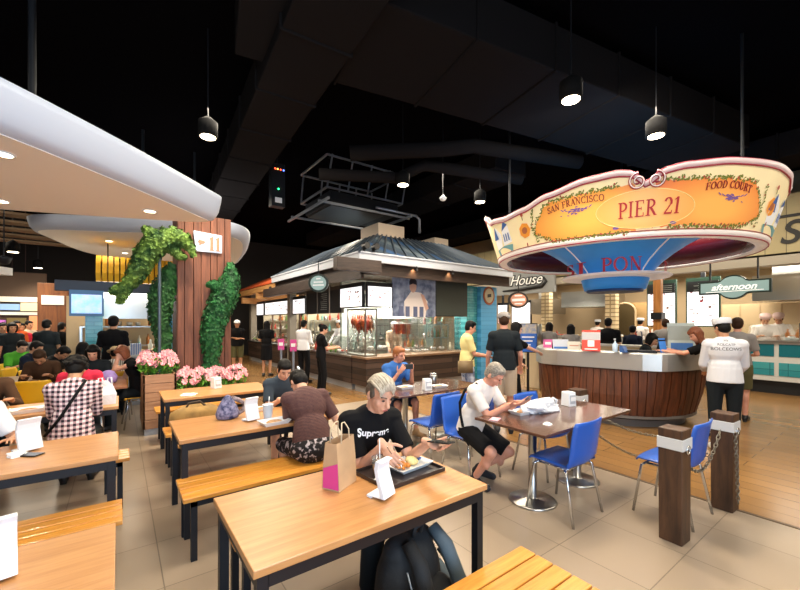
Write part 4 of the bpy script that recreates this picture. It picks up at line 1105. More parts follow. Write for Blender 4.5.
def roofmat():
    m = bpy.data.materials.new('seamed_roof'); m.use_nodes = True; nt = m.node_tree; b_ = nt.nodes['Principled BSDF']; N_ = nt.nodes.new; L_ = nt.links.new
    b_.inputs['Roughness'].default_value = .7
    tc = N_('ShaderNodeTexCoord'); sp = N_('ShaderNodeSeparateXYZ'); L_(tc.outputs['Object'], sp.inputs[0])
    ad = N_('ShaderNodeMath'); ad.operation = 'ADD'; L_(sp.outputs[0], ad.inputs[0]); L_(sp.outputs[1], ad.inputs[1])
    mu = N_('ShaderNodeMath'); mu.operation = 'MULTIPLY'; mu.inputs[1].default_value = 3.2; L_(ad.outputs[0], mu.inputs[0])
    fl_ = N_('ShaderNodeMath'); fl_.operation = 'FLOOR'; L_(mu.outputs[0], fl_.inputs[0])
    wn = N_('ShaderNodeTexWhiteNoise'); wn.noise_dimensions = '1D'; L_(fl_.outputs[0], wn.inputs['W'])
    r = N_('ShaderNodeValToRGB'); r.color_ramp.interpolation = 'CONSTANT'; e = r.color_ramp.elements
    e[0].color = lin('#33424f'); e[1].position = .3; e[1].color = lin('#1f436a'); n = e.new(.55); n.color = lin('#566168'); n = e.new(.75); n.color = lin('#242e3a')
    L_(wn.outputs['Value'], r.inputs[0]); L_(r.outputs[0], b_.inputs['Base Color']); return m
t = thing('stall_roof', 'blue seamed hipped roof with white fascia over the middle stall', 'roof', (6.65, 9.85, 0))
X0, X1, Y0, Y1 = -2.55, 2.55, -2.85, 2.85
b = MB(); b.rings([[V((X0,Y0,3.13)),V((X1,Y0,3.13)),V((X1,Y1,3.13)),V((X0,Y1,3.13))],[V((X0+1.3,Y0+1.3,3.9)),V((X1-1.6,Y0+1.3,3.9)),V((X1-1.6,Y1-1.3,3.9)),V((X0+1.3,Y1-1.3,3.9))]])
b.build('roof_sheet', roofmat(), t)
b = MB()
for i in range(17):
    f = i/16; b.bar((X0+(X1-X0)*f,Y0,3.15),(X0+1.3+(X1-1.6-X0-1.3)*f,Y0+1.3,3.92),.035,.05)
for i in range(1,17):
    f = i/16; b.bar((X0,Y0+(Y1-Y0)*f,3.15),(X0+1.3,Y0+1.3+(Y1-Y0-2.6)*f,3.92),.035,.05)
b.build('seam', mat('roof_seam', '#4b5560', .4, .4), t)
b = MB(); b.bb(X0-.03,X1,Y0-.03,Y0+.03,2.94,3.15); b.bb(X0-.03,X0+.03,Y0,Y1,2.94,3.15); b.bb(X0-.05,X1,Y0-.05,Y0,3.11,3.15); b.bb(X0-.05,X0,Y0-.05,Y1,3.11,3.15); b.build('fascia', fascia_w, t, bevel=.008)
b = MB(); b.bb(X0+.1,X1,Y0+.1,Y0+.16,2.68,2.95); b.bb(X0+.1,X0+.16,Y0+.1,Y1,2.6,2.95); b.build('soffit_board', darkh_wood, t)
b = MB(); b.bb(X0+.1,X1,Y0+.1,Y1,2.95,2.98); b.build('soffit', mat('soffit_dark', '#3a2c22', .8), t)
b = MB(); b.bb(-1.2,-.35,-1.5,-.6,3.88,4.25); b.build('roof_vent', mat('vent_beige', '#bba790', .6), t, bevel=.01)
b = MB(); b.bb(.75,1.3,-1.5,-.6,3.88,4.12); b.build('roof_vent', mat('vent_beige', '#bba790', .6), t, bevel=.01)
for x in (X0+.12, X0+.36):
    b = MB(); b.cyl((x,Y0+.02,3.27),(x,Y0-.12,3.27),.07,n=14); b.bb(x-.02,x+.02,Y0,Y0+.05,3.12,3.25); b.build('floodlight', black_plastic, t)
for dx in (0,):
    b = MB(); b.bb(-.5,.55,-.09,.09,-.13,.13); o = b.build('timber_beam', darkh_wood, None, bevel=.01, loc=(3.95,6.85,2.82)); tag(o, 'short dark timber beam end jutting from the stall roof corner', 'beam')
b = MB(); b.bb(-.1,.1,-1.7,2.6,-.13,.13); o = b.build('timber_beam', darkh_wood, None, bevel=.01, loc=(4.05,10.6,2.62)); tag(o, 'long dark timber beam under the left eave of the blue roof', 'beam')
WASH = []
for px in (416, 452):
    x = onY(px, 6.98); tt = thing('eave_spotlight', 'small spotlight under the white fascia, %s poster' % ('above the photo' if px == 416 else 'above the dark chalkboard beside the photo'), 'spotlight', (x, 6.95, 2.90), 0, 'eave spotlights')
    b = MB(); b.cyl((0,0,0),(0,.0,-.06),.03,.035,12); b.build('body', black_plastic, tt); b = MB(); b.cyl((0,0,.0),(0,0,.05),.012); b.build('stem', black_plastic, tt); WASH.append(V((x,6.93,2.86)))

def stall_counter(label, x0, x1, y0, y1, h, m, top=steel, plinth=True):
    t = thing('stall_counter', label, 'counter', ((x0+x1)/2,(y0+y1)/2,0)); hx, hy = (x1-x0)/2, (y1-y0)/2
    b = MB(); b.bb(-hx,hx,-hy,hy,.16,h-.05); b.build('cladding', m, t, bevel=.004)
    b = MB(); b.bb(-hx-.04,hx,-hy-.04,hy,h-.05,h); b.build('worktop', top, t, bevel=.006)
    b = MB(); b.bb(-hx+.05,hx-.05,-hy+.05,hy-.05,0,.16); b.build('plinth', mat('pale_plinth', '#a9adb2', .4, .4), t)
    return t
wood_top = woodmat('worktop_wood', '#6b5340', '#94775c', .35)
stall_counter('dark plank counter of the middle stall facing the dark tables', 4.56, 8.0, 7.5, 8.15, .84, plank_x, wood_top)
stall_counter('dark plank counter of the middle stall on its left side', 4.54, 5.15, 8.17, 12.4, .84, plank_y, steel)
stall_counter('dark plank counter of the stall beyond, behind the woman in black', 4.6, 5.2, 12.9, 17.5, .86, plank_y, steel)
for nm, l, x0, x1, y, m in (('tiled_pier','teal tiled pier at the right end of the middle stall',7.97,8.40,7.62,teal_tile),('painted_pier','bright blue boarded pier at the right end of the middle stall',8.41,9.1,7.48,blue_tile)):
    b = MB(); b.bb(0,x1-x0,0,.5,0,2.68); o = b.build(nm, m, None, loc=(x0,y,0)); tag(o, l, 'pier')

# lit menu boxes
def menu(label, p, w, h, face, n=10, mm=screen_w, framec=dark_metal, marks=True, kind='menu_screen', seed=0, cat='menu'):
    R = random.Random(seed); t = thing(kind, label, cat, p); M = plane_M((1,0,0),(0,0,1)) if face == '-y' else plane_M((0,-1,0),(0,0,1))
    b = MB(); b.prism([(-w/2-.03,-h/2-.03),(w/2+.03,-h/2-.03),(w/2+.03,h/2+.10),(-w/2-.03,h/2+.10)], -.08, -.004, M); b.build('frame', framec, t)
    b = MB(); b.prism([(-w/2,-h/2),(w/2,-h/2),(w/2,h/2),(-w/2,h/2)], -.01, 0, M); b.build('panel', mm, t)
    if marks:
        pr = [mat('print_red','#b8505a',.6), mat('print_brown','#8a6a58',.6), mat('print_grey','#6f7278',.6)]
        for c in range(3):
            b = MB()
            for i in range(n):
                x, y = R.uniform(-.44,.44)*w, R.uniform(-.42,.42)*h; a, e = R.uniform(.02,.06)*w, R.uniform(.015,.05)*h
                pts = [(x+a*math.cos(q*PI/4), y+e*math.sin(q*PI/4)) for q in range(8)] if c < 2 else [(x-a*1.4,y-e*.25),(x+a*1.4,y-e*.25),(x+a*1.4,y+e*.25),(x-a*1.4,y+e*.25)]
                b.prism(pts, 0, .0015+.0004*c+.0001*i, M)
            b.build('print', pr[c], t)
    return t
menu('white lit menu box at the stall corner, facing the dark tables', (4.96,7.52,2.25), .66, .46, '-y', 7, seed=1)
menu('white lit menu box at the stall corner, facing the aisle', (4.52,8.16,2.25), 1.05, .46, '-x', 8, seed=2)
for i, (a, c) in enumerate(((10.55,11.35),(9.75,10.5),(9.0,9.7))):
    menu('dark menu board with pale lines, %s of three' % ('left','middle','right')[i], (4.72,(a+c)/2,2.22), c-a-.08, .6, '-x', 0, chalk, mat('board_frame','#4a4038',.6), False, 'menu_board', i)
    t = C.objects[-1]
    for o in [o for o in C.objects if o.type == 'EMPTY' and o.get('label','').startswith('dark menu board') and o.location.y == (a+c)/2]:
        b = MB()
        for k in range(9): b.bb(-.003,.0,-.25+.0*k,-.25+rnd.uniform(.25,.5),.22-k*.055,.235-k*.055)
        b.build('lettering', mat('chalk_pale','#a9b3b0',.8), o)
menu('white lit menu screen next to the dark menu boards', (4.72,11.98,2.16), 1.0, .46, '-x', 8, seed=5)
menu('wide white lit menu screen over the farther stall', (4.66,14.0,2.16), 2.6, .44, '-x', 10, seed=6)
menu('narrow white lit menu screen left of the wide one', (4.66,16.0,2.16), .9, .44, '-x', 4, seed=7)
# photo poster: a cook at work, plain shapes
t = thing('photo_poster', 'large photo poster of a dark haired cook above the kitchen window', 'poster', (6.05,7.60,2.28)); M = plane_M((1,0,0),(0,0,1))
def flat(par, nm, pts, z, m): b = MB(); b.prism(pts, 0, z, M); return b.build(nm, m, par)
flat(t,'panel',[(-.7,-.5),(.7,-.5),(.7,.5),(-.7,.5)],.02,mat('poster_grey_blue','#8d97ac',.5,col2='#3b4460',scale=5,emit=.1))
flat(t,'printed_apron',[(-.32,-.5),(.35,-.5),(.42,-.1),(.2,.12),(-.12,.14),(-.34,-.12)],.024,mat('poster_pale','#d9cfc9',.5,emit=.08))
flat(t,'printed_face',[(-.06+.11*math.cos(i*PI/8),.27+.16*math.sin(i*PI/8)) for i in range(16)],.026,mat('poster_skin','#c9a08e',.5))
flat(t,'printed_hair',[(-.06+.12*math.cos(i*PI/8),.36+.12*math.sin(i*PI/8)) for i in range(9)]+[(-.17,.3),(-.06,.34),(.06,.31)],.028,mat('poster_dark','#2a2630',.5))
flat(t,'printed_arm',[(.18,.1),(.3,.06),(.46,-.28),(.36,-.34)],.027,mat('poster_skin','#c9a08e',.5))
for x in (-.5,-.3,-.05,.15): flat(t,'printed_jar',[(x,-.5),(x+.13,-.5),(x+.13,-.24),(x,-.24)],.029,mat('poster_jar','#5b6382',.5))
t = thing('chalkboard_panel', 'large dark chalkboard beside the photo poster', 'board', (7.36,7.60,2.28))
flat(t,'panel',[(-.58,-.46),(.58,-.46),(.58,.46),(-.58,.46)],.02,mat('chalk_green','#3b413a',.5)); flat(t,'frame',[(-.6,-.48),(.6,-.48),(.6,.48),(-.6,.48)],.012,dark_metal)

# hanging oval sign on the stall's left eave
def oval_sign(label, p, rx, rz, ringm, facem, lines, right=(1,0,0), depth=.08, rod=True, m2=white_plastic, nm='hanging_sign'):
    t = thing(nm, label, 'sign', p); M = plane_M(right, (0,0,1))
    e = lambda k: [(rx*k*math.cos(i*2*PI/28), rz*k*math.sin(i*2*PI/28)) for i in range(28)]
    b = MB(); b.prism(e(1), -depth, 0, M); b.build('casing', ringm, t); b = MB(); b.prism(e(.78), -.002, .006, M); b.build('face', facem, t)
    for dz, w, h in lines: b = MB(); b.prism([(-w,dz-h),(w,dz-h*.6),(w,dz+h),(-w,dz+h*.6)], .006, .010, M); b.build('lettering', m2, t)
    if rod: b = MB(); b.cyl((0,0,rz-.01),(0,0,rz+.3),.012,n=8); b.build('rod', dark_metal, t)
    return t
sage = mat('sign_sage', '#8ba6a6', .4, emit=.35)
oval_sign('oval green edged hanging sign at the stall left eave', (3.75,8.3,2.56), .235, .215, mat('bottle_green','#10241f',.4), sage, ((.02,.11,.022),(-.05,.13,.022),(.10,.05,.02)), (.805,-.593,0))
oval_sign('round orange rimmed sign on the blue pier', (8.74,7.46,2.42), .24, .27, mat('rust_orange','#a8572a',.5), mat('cream_face','#cbbf9e',.5), ((0,.08,.06),), (1,0,0), .06, False, mat('sign_charcoal','#40403a',.6))
oval_sign('oval brown badge sign right of the orange rimmed sign', (9.9,7.3,2.33), .31, .25, mat('dark_brown','#2a211c',.5), mat('badge_salmon','#c98d72',.5, emit=.1), ((0,.2,.05),(-.12,.12,.025),(.13,.12,.025)), (.805,-.593,0))

# hot cabinet with hanging roasts, trays and kitchen
t = thing('glass_cabinet', 'glass roast cabinet on the corner of the middle stall counter', 'cabinet', (4.77,8.05,.845))
b = MB()
for x in (-.15,.15):
    for y in (-.42,.42): b.bb(x-.015,x+.015,y-.015,y+.015,0,1.12)
b.bb(-.17,.17,-.44,.44,0,.03); b.bb(-.17,.17,-.44,.44,1.09,1.13)
b.build('frame', steel, t)
b = MB(); b.bb(-.155,-.15,-.405,.405,.03,1.09); b.bb(-.135,.135,-.425,-.42,.03,1.09); b.build('glass_pane', glass, t)
b = MB(); b.cyl((0,-.42,1.0),(0,.42,1.0),.012); b.build('rail', steel, t)
CABL = V((4.77,8.05,1.93))
roast = [mat('roast_red','#a83c26',.35,col2='#6e2016',scale=14), mat('roast_brown','#8a4a22',.35,col2='#59290f',scale=14), mat('roast_orange','#c8642e',.4,col2='#923a1c',scale=14)]
k = 0
for y in (7.72,7.83,7.94,8.05,8.16,8.27,8.38):
    for dx in (-.06,.06):
        b = MB(); b.ell((0,0,-.2),(.05,.055,.11)); b.cap((0,0,-.12),(.01,0,-.02),.022,.014); b.cap((.02,.03,-.28),(.02,.05,-.36),.018,.012); b.cap((-.02,-.03,-.28),(-.02,-.05,-.36),.018,.012); b.ell((0,.03,-.17),(.03,.03,.06))
        o = b.build('roast_duck', roast[k % 3], None, True, loc=(4.77+dx,y,1.835)); s = rnd.uniform(.9,1.25); o.scale = (s,s,s); k += 1
        tag(o, 'glazed roast bird hanging on the rail inside the glass cabinet', 'roast meat', 'roast birds in the glass cabinet')
for i in range(7):
    b = MB(); b.cap((0,0,-.02),(0,.01,-.2),.026,.03); b.cap((.05,0,-.02),(.05,.0,-.24),.024,.028); o = b.build('hanging_sausage', roast[i % 3], None, True, loc=(5.62+.07*i, 7.85, 1.60)); tag(o, 'dark red sausage string hanging behind the kitchen window', 'sausage', 'sausages behind the kitchen window')
b = MB(); b.cyl((-.35,0,0),(.35,0,0),.012); b.cyl((-.35,0,0),(-.35,0,.95),.012); b.cyl((.35,0,0),(.35,0,.95),.012); tag(b.build('meat_rail', steel, None, loc=(5.8,7.85,1.60)), 'steel rail holding the sausage strings behind the kitchen window', 'rail')
b = MB(); b.bb(0,2.35,0,.012,0,.92); o = b.build('window_1', glass, None, loc=(5.45,7.68,.845)); struct(o)
b = MB(); b.bb(0,3.5,0,.1,0,2.9); struct(b.build('wall_kitchen', brickmat('kitchen_tile','#b9c4bd','#c7cfc6','#9aa8a2',.2,.1,.005,.25,.5,axis='xz'), None, loc=(5.2,9.9,0)))
b = MB(); b.bb(0,.1,0,6.8,0,2.9); struct(b.build('wall_stall', kit_wall, None, loc=(6.9,10.1,0)))
t = thing('extractor_hood', 'steel extractor hood in the middle stall kitchen', 'hood', (7.0,9.45,1.75)); b = MB(); b.rings([[V((-1,-.45,0)),V((1,-.45,0)),V((1,.44,0)),V((-1,.44,0))],[V((-.8,-.2,.45)),V((.8,-.2,.45)),V((.8,.44,.45)),V((-.8,.44,.45))]]); b.build('canopy', steel, t); b = MB(); b.bb(-.3,.3,0,.4,.45,1.2); b.build('flue', steel, t)
# kitchen and display clutter
def shelf(label, x, y, z, L, along, m=steel, n=2, legs=True, gap=.4, dep=.34, z0=0.):
    t = thing('shelf_rack', label, 'shelf', (x,y,z0)); 
    for i in range(n):
        b = MB(); zz = z+i*gap-z0
        if along == 'x': b.bb(-L/2,L/2,-dep/2,dep/2,zz-.025,zz)
        else: b.bb(-dep/2,dep/2,-L/2,L/2,zz-.025,zz)
        b.build('shelf_board', m, t)
    zt = z+(n-1)*gap-z0
    for s in (-1,1):
        for q in (-1,1):
            b = MB(); px_, py_ = (s*(L/2-.02), q*(dep/2-.02)) if along == 'x' else (q*(dep/2-.02), s*(L/2-.02)); b.bb(px_-.015,px_+.015,py_-.015,py_+.015,0,zt-.025); b.build('upright', m, t)
    return t
bot_m = [mat('bottle_amber','#a8662a',.3),mat('bottle_green_glass','#5a7a3a',.3),mat('bottle_cream','#e6dcc4',.4),mat('bottle_red','#a83a2c',.4),mat('bottle_tealish','#6fa8a0',.3)]
BOTP = []
for i in range(5):
    b = MB(); b.lathe([(.03,0),(.035,.01),(.035,.13),(.014,.17),(.014,.21),(.005,.215)], n=12); o = b.build('bottle', bot_m[i], None, True); BOTP.append(o.data); bpy.data.objects.remove(o)
bowl_m = [mat('bowl_white','#efeeea',.3),mat('bowl_cream','#dccfb0',.4),mat('food_orange','#cf8a3c',.6,var=.4,scale=40),mat('food_green','#7a9a4c',.6,var=.4,scale=40),mat('food_red','#b8523a',.6,var=.4,scale=40),mat('food_tan','#c9a878',.6,var=.4,scale=40)]
BWP = []
b = MB(); b.lathe([(.04,0),(.05,.004),(.09,.055),(.095,.06),(.085,.055),(.03,.012)], n=16); o = b.build('bowl', bowl_m[0], None, True); BWP.append(o.data); bpy.data.objects.remove(o)
b = MB(); b.lathe([(.045,0),(.06,.03),(.065,.1),(.06,.1),(.01,.095)], n=14); o = b.build('pot', steel, None, True); BWP.append(o.data); bpy.data.objects.remove(o)
def inst(name, me, loc, label, cat, group, s=1., rz=0.):
    o = bpy.data.objects.new(name, me); C.objects.link(o); o.location = loc; o.scale = (s,s,s); o.rotation_euler = (0,0,rz); return tag(o, label, cat, group)
TRP = []
for fm_ in bowl_m[2:]:
    b = MB(); b.bb(-.14,.14,-.1,.1,0,.012)
    for s in (-1,1): b.bb(s*.14-.006,s*.14+.006,-.1,.1,0,.05); b.bb(-.14,.14,s*.1-.006,s*.1+.006,0,.05)
    o = b.build('food_tray', steel, None); me = o.data; bpy.data.objects.remove(o)
    bm = bmesh.new(); bm.from_mesh(me); R = random.Random(3)
    n0 = len(bm.faces)
    for i in range(22):
        r = bmesh.ops.create_icosphere(bm, subdivisions=1, radius=R.uniform(.022,.036)); q = V((R.uniform(-.11,.11),R.uniform(-.07,.07),.045+R.uniform(0,.025)))
        for v in r['verts']: v.co = V((v.co.x,v.co.y,v.co.z*.8))+q
    bm.faces.ensure_lookup_table()
    for f in bm.faces[n0:]: f.material_index = 1
    bm.to_mesh(me); bm.free(); me.materials.append(fm_); TRP.append(me)
def trays(n, x0, y0, x1, y1, z, label, group, rz=0):
    for i in range(n):
        f = (i+.5)/n; q = rnd.randrange(4); cn = ('orange','green','red','tan')[q]; inst('food_tray', TRP[q], (x0+(x1-x0)*f, y0+(y1-y0)*f, z), label.replace('tray of food','tray of %s food' % cn).replace('food tray','food tray of %s pieces' % cn), 'food tray', group+', '+cn, 1., rz)
def things(n, x0, y0, x1, y1, z, where, group):
    for i in range(n):
        f = (i+.5)/n; p = (x0+(x1-x0)*f+rnd.uniform(-.02,.02), y0+(y1-y0)*f+rnd.uniform(-.02,.02), z)
        if rnd.random() < .55: q = rnd.randrange(5); cn = ('amber','green','cream','red','teal')[q]; inst('bottle', BOTP[q], p, cn+' bottle '+where, 'bottle', cn+' bottles '+group, rnd.uniform(.9,1.3))
        else: q = rnd.randrange(2); nm = ('bowl','pot')[q]; inst(nm, BWP[q], p, ('white bowl ','steel pot ')[q]+where, nm, nm+'s '+group, rnd.uniform(.9,1.3))
trays(9, 4.72,8.75,4.72,12.2,.845,'steel tray of food on the left counter of the middle stall','trays on the left counter',PI/2)
trays(10, 4.80,13.1,4.80,17.2,.865,'steel tray of food on the farther stall counter','trays on the farther counter',PI/2)
shelf('steel shelf rack on the back wall of the middle stall kitchen', 6.7,9.66,1.10,2.6,'x',n=1); things(12,5.5,9.66,7.9,9.66,1.105,'on the kitchen back shelf of the middle stall','on the kitchen back shelf')
shelf('steel rack left part of the middle stall interior', 6.62,11.4,.95,2.4,'y',n=3,gap=.38)
for z in (.955,1.335,1.715): things(9,6.62,10.3,6.62,12.5,z,'on the rack inside the middle stall','on the inner rack')
shelf('steel rack in the farther stall interior', 6.62,14.9,.95,3.8,'y',n=3,gap=.38)
for z in (.955,1.335,1.715): things(12,6.62,13.1,6.62,16.7,z,'on the rack inside the farther stall','on the farther rack')
things(9,4.62,8.8,4.62,11.0,.845,'at the front edge of the middle stall left counter','on the left counter edge'); things(7,5.6,7.98,7.8,7.98,.845,'behind the kitchen window beside the blue pier','behind the kitchen window')
shelf('steel shelf unit behind the kitchen window at right', 7.45,8.45,1.2,.9,'x',n=2,gap=.38); things(6,7.05,8.45,7.85,8.45,1.205,'on the shelf unit at right of the kitchen','on the right shelf unit'); things(6,7.05,8.45,7.85,8.45,1.585,'on the upper shelf unit at right of the kitchen','on the right upper shelf')
for i, y in enumerate((9.2,10.4,11.6,13.6,15.2,16.6)):
    t = thing('sneeze_guard', 'slanted glass guard over the counter trays, %s from the roast cabinet' % ('first','second','third','fourth','fifth','sixth')[i], 'glass guard', (4.66,y,.845 if y < 12.5 else .865), 0, 'glass guards on the stall counters')
    b = MB(); b.bar((-.02,0,.02),(.2,0,.42),1.0,.008,(0,0,1)); b.build('glass_pane', glass, t)
    for s in (-.5,.5): b = MB(); b.cyl((.0,s,0),(.0,s,.06),.01); b.cyl((.0,s,.04),(.22,s,.44),.01); b.build('bracket', chrome, t)
# farther stall canopy (orange) and timber trusses
t = thing('stall_roof', 'orange sheet roof over the farther stall on the left', 'roof', (5.6,15.6,0)); b = MB()
b.rings([[V((-1.3,-2.2,3.0)),V((-1.3,2.4,3.0)),V((-.2,2.4,3.55)),V((-.2,-2.2,3.55))],[V((-1.3,-2.2,3.05)),V((-1.3,2.4,3.05)),V((-.2,2.4,3.6)),V((-.2,-2.2,3.6))]]); b.build('roof_sheet', mat('orange_sheet','#c4552a',.5), t)
b = MB()
for y in (-2.1,-1,0,1,2.2): b.bar((-1.3,y,2.98),(-.2,y,3.52),.06,.06); b.bb(-.26,-.2,y-.03,y+.03,0,3.5)
b.build('rafter', dark_wood, t)
for i, (y, z) in enumerate(((13.2,2.75),(14.8,2.62),(16.9,2.55))):
    b = MB(); b.bb(-.12,1.6,-.1,.1,-.12,.12); tag(b.build('timber_beam', light_wood if i else darkh_wood, None, bevel=.01, loc=(4.3,y,z)), 'timber beam over the farther stall, %s' % ('nearest the middle stall','under the orange roof','farthest along the aisle')[i], 'beam', 'farther stall beams')
b = MB(); b.bb(-.1,.1,-2.7,2.7,-.1,.1); tag(b.build('timber_beam', light_wood, None, bevel=.01, loc=(4.3,15.1,2.85)), 'pale timber beam along the front of the farther stall', 'beam', 'farther stall beams')
for i, y in enumerate((12.65, 17.3)):
    b = MB(); b.bb(-.12,.12,-.12,.12,0,2.9); tag(b.build('stall_post', mat('grey_post','#7c7468',.7), None, loc=(4.75,y,0)), 'grey timber post %s the farther stall counter' % ('at the near end of','at the far end of')[i], 'post')

# ------------------------------------------------------------------ right hand row of stalls
b = MB(); b.bb(12.0,12.12,-4,12.5,3.1,4.5); struct(b.build('trim_2', cream_board))
b = MB(); b.bb(11.72,12.0,-4,12.5,2.92,3.12); struct(b.build('trim_3', mat('pelmet_grey','#a39a8a',.6)))
b = MB(); b.bb(12.0,14.6,-4,12.5,3.12,3.2); struct(b.build('ceiling_stalls', mat('stall_ceiling','#8a7d68',.8)))
Mx = plane_M((0,-1,0),(0,0,1))
t = thing('wall_lettering', 'dark wall letters at the right picture edge beside the ring sign', 'lettering', (11.99,onX(794,12),3.6))
text('letter','So',.72,mat('letter_black','#1c1815',.6),t,(-.004,-.12,.02),Mx,.02,.25,.01)
b = MB(); b.bb(-.02,.0,-.9,.55,.38,.44); b.build('rule', mat('letter_black','#1c1815',.6), t)
# brand fascia at the left end of the row: grey board with swash lettering
ya, yb = onX(549,11.6), onX(499,11.6); yc = (ya+yb)/2
t = thing('fascia_sign', 'grey fascia with white script lettering left of the ring sign', 'sign', (11.6,yc,zat(11.6,yc,282)))
b = MB(); b.bb(0,.1,-(yb-ya)/2-.2,(yb-ya)/2+.1,-.42,.42); b.build('board', mat('fascia_grey','#8b8d8c',.5), t)
text('lettering','House',.5,mat('script_black','#141414',.5),t,(-.006,-.12,.05),Mx,.02,.35,.035)
text('lettering','House',.5,mat('script_white','#e8e6e0',.5,emit=.2),t,(-.02,-.12,.05),Mx,.02,.35,.0)
b = MB(); b.tube([(-.015,.85,-.28),(-.015,0,-.26),(-.015,-.8,-.2),(-.015,-.95,-.05),(-.015,-.85,.1)], [.02,.06,.06,.05,.03], 8); b.build('swash', mat('script_black','#141414',.5), t, True)
# hanging slate coloured sign with a domed middle
ys = onX(733,11.3); t = thing('hanging_sign', 'slate green sign with domed middle hanging at the right', 'sign', (11.3,ys,zat(11.3,ys,287)))
def outl(k):
    o = [(-.64,-.15),(-.28,-.15)]+[(.28*math.cos(a),.28*math.sin(a)) for a in [PI+.65+i*(PI-1.3)/8 for i in range(9)]]+[(.28,-.15),(.64,-.15),(.64,.15),(.28,.15)]+[(.28*math.cos(a),.28*math.sin(a)) for a in [.65+i*(PI-1.3)/8 for i in range(9)]]+[(-.28,.15),(-.64,.15)]
    return [(x-(.04 if x > 0 else -.04)*k*(abs(x) > .6), y-(.035 if y > 0 else -.035)*k) for x, y in o]
b = MB(); b.prism(outl(0), -.1, 0, Mx); b.build('casing', mat('bottle_green','#10241f',.4), t, bevel=0); b = MB(); b.prism(outl(1), -.001, .008, Mx); b.build('face', mat('slate_sage','#7f9a9c',.4,emit=.22), t)
text('lettering','afternoon',.2,mat('script_pale','#f1f3f2',.5,emit=.35),t,(-.012,0,.0),Mx,.01,.35,.004)
b = MB(); b.prism([(-.5,-.11),(.52,-.09),(.52,-.078),(-.5,-.095)], .008, .012, Mx); b.build('underline', mat('script_pale','#f1f3f2',.5,emit=.35), t)
for s in (-.42,.42): b = MB(); b.bb(-.0,.03,s-.015,s+.015,.16,.62); b.build('rod', dark_metal, t)
# menu boards with green frames
green_fr = mat('menu_green_frame','#2c4a3c',.5)
for (pa, pb, l) in ((646,677,'tall white menu board behind the timber post, left of the pair'),(685,721,'tall white menu board below the slate hanging sign')):
    y0_, y1_ = onX(pb,12.6), onX(pa,12.6); yc = (y0_+y1_)/2
    tt = menu(l, (12.6,yc,2.15), y1_-y0_-.1, 1.2, '-x', 6, screen_w, green_fr, True, 'menu_board', 11)
    b = MB(); b.bb(-.006,-.0,-(y1_-y0_)/2+.05,(y1_-y0_)/2-.05,.32,.6); b.build('header', chalk, tt)
    b = MB(); 
    for k in range(4): b.bb(-.009,-.006,-(y1_-y0_)/2+.12,(y1_-y0_)/2-.2-.1*(k%2),.36+k*.055,.375+k*.055)
    b.build('lettering', mat('chalk_pale','#a9b3b0',.8), tt)
    b = MB(); b.bb(.02,.08,-.05,.05,.6,.98); b.build('bracket', dark_metal, tt)
for (pa, pb, z0_, z1_, l) in ((512,530,1.45,2.25,'white lit menu screen right of the blue pier'),(498,507,1.45,2.2,'narrow white lit menu screen hard against the blue pier')):
    y0_, y1_ = onX(pb,12.9), onX(pa,12.9)
    tt = menu(l, (12.9,(y0_+y1_)/2,(z0_+z1_)/2+.15), y1_-y0_, z1_-z0_, '-x', 0, screen_w, dark_metal, False)
    b = MB(); b.bb(.02,.06,-.05,.05,(z1_-z0_)/2,3.1-(z0_+z1_)/2-.15); b.build('bracket', dark_metal, tt)
yp = onX(658,11.6); b = MB(); b.bb(-.08,.08,-.09,.09,0,2.92); o = tag(b.build('timber_post', mat('orange_timber','#b5793a',.5,col2='#96602a',scale=4,stretch=(4,4,.5)), None, bevel=.01, loc=(11.6,yp,0)), 'orange timber post behind the round counter', 'post')
b = MB(); b.bb(-.13,.13,-.13,.13,1.72,1.9); b.build('black_box', black_plastic, o)
# hoods and kitchen fronts
def hood(label, pa, pb, X, ya_, yb_, m=steel):
    y0_, y1_ = onX(pb,X), onX(pa,X); yc = (y0_+y1_)/2; zt, zb = zat(X,yc,ya_), zat(X,yc,yb_)
    t = thing('extractor_hood', label, 'hood', (X,yc,zb)); h = zt-zb; L = (y1_-y0_)/2
    b = MB(); b.rings([[V((0,-L,0)),V((0,L,0)),V((1.2,L,0)),V((1.2,-L,0))],[V((.03,-L,h)),V((.03,L,h)),V((1.2,L,h)),V((1.2,-L,h))]]); b.build('canopy', m, t)
    b = MB(); b.bb(.5,1.0,-.25,.25,h,3.12-zb); b.build('flue', steel, t)
hood('long steel hood above the cooks behind the round counter', 561,608, 12.7, 291, 307)
hood('brightly lit steel hood at the right picture edge', 752,815, 12.5, 274, 300)
hood('small steel hood right of the script fascia', 526,548, 12.9, 299, 314, mat('hood_tan','#8e8474',.4,.7))
def cabinet_row(label, pa, pb, X, z0_, z1_, m, dep=.6, nd=3):
    y0_, y1_ = onX(pb,X), onX(pa,X); t = thing('kitchen_unit', label, 'cabinet', (X+dep/2,(y0_+y1_)/2,0)); L = (y1_-y0_)/2
    b = MB(); b.bb(-dep/2,dep/2,-L,L,z0_,z1_); b.build('body', m, t)
    for i in range(nd):
        d = MB(); w = 2*L/nd; d.bb(-dep/2-.02,-dep/2,-L+i*w+.02,-L+(i+1)*w-.02,z0_+.04,z1_-.04); o = d.build('door', m, t)
        d = MB(); d.bb(-dep/2-.045,-dep/2-.02,-L+(i+1)*w-.08,-L+(i+1)*w-.06,(z0_+z1_)/2-.1,(z0_+z1_)/2+.1); d.build('handle', chrome, o)
    return t
cab_cream = mat('cabinet_cream','#c7ad86',.5); cab_steel = steel
cabinet_row('tall cream cupboards behind the staff at right', 722,830, 13.9, 0, 2.15, cab_cream, .6, 5)
cabinet_row('tall tan cupboards behind the cooks', 608,650, 13.9, 0, 2.3, mat('cabinet_tan','#b08d5c',.5), .6, 3)
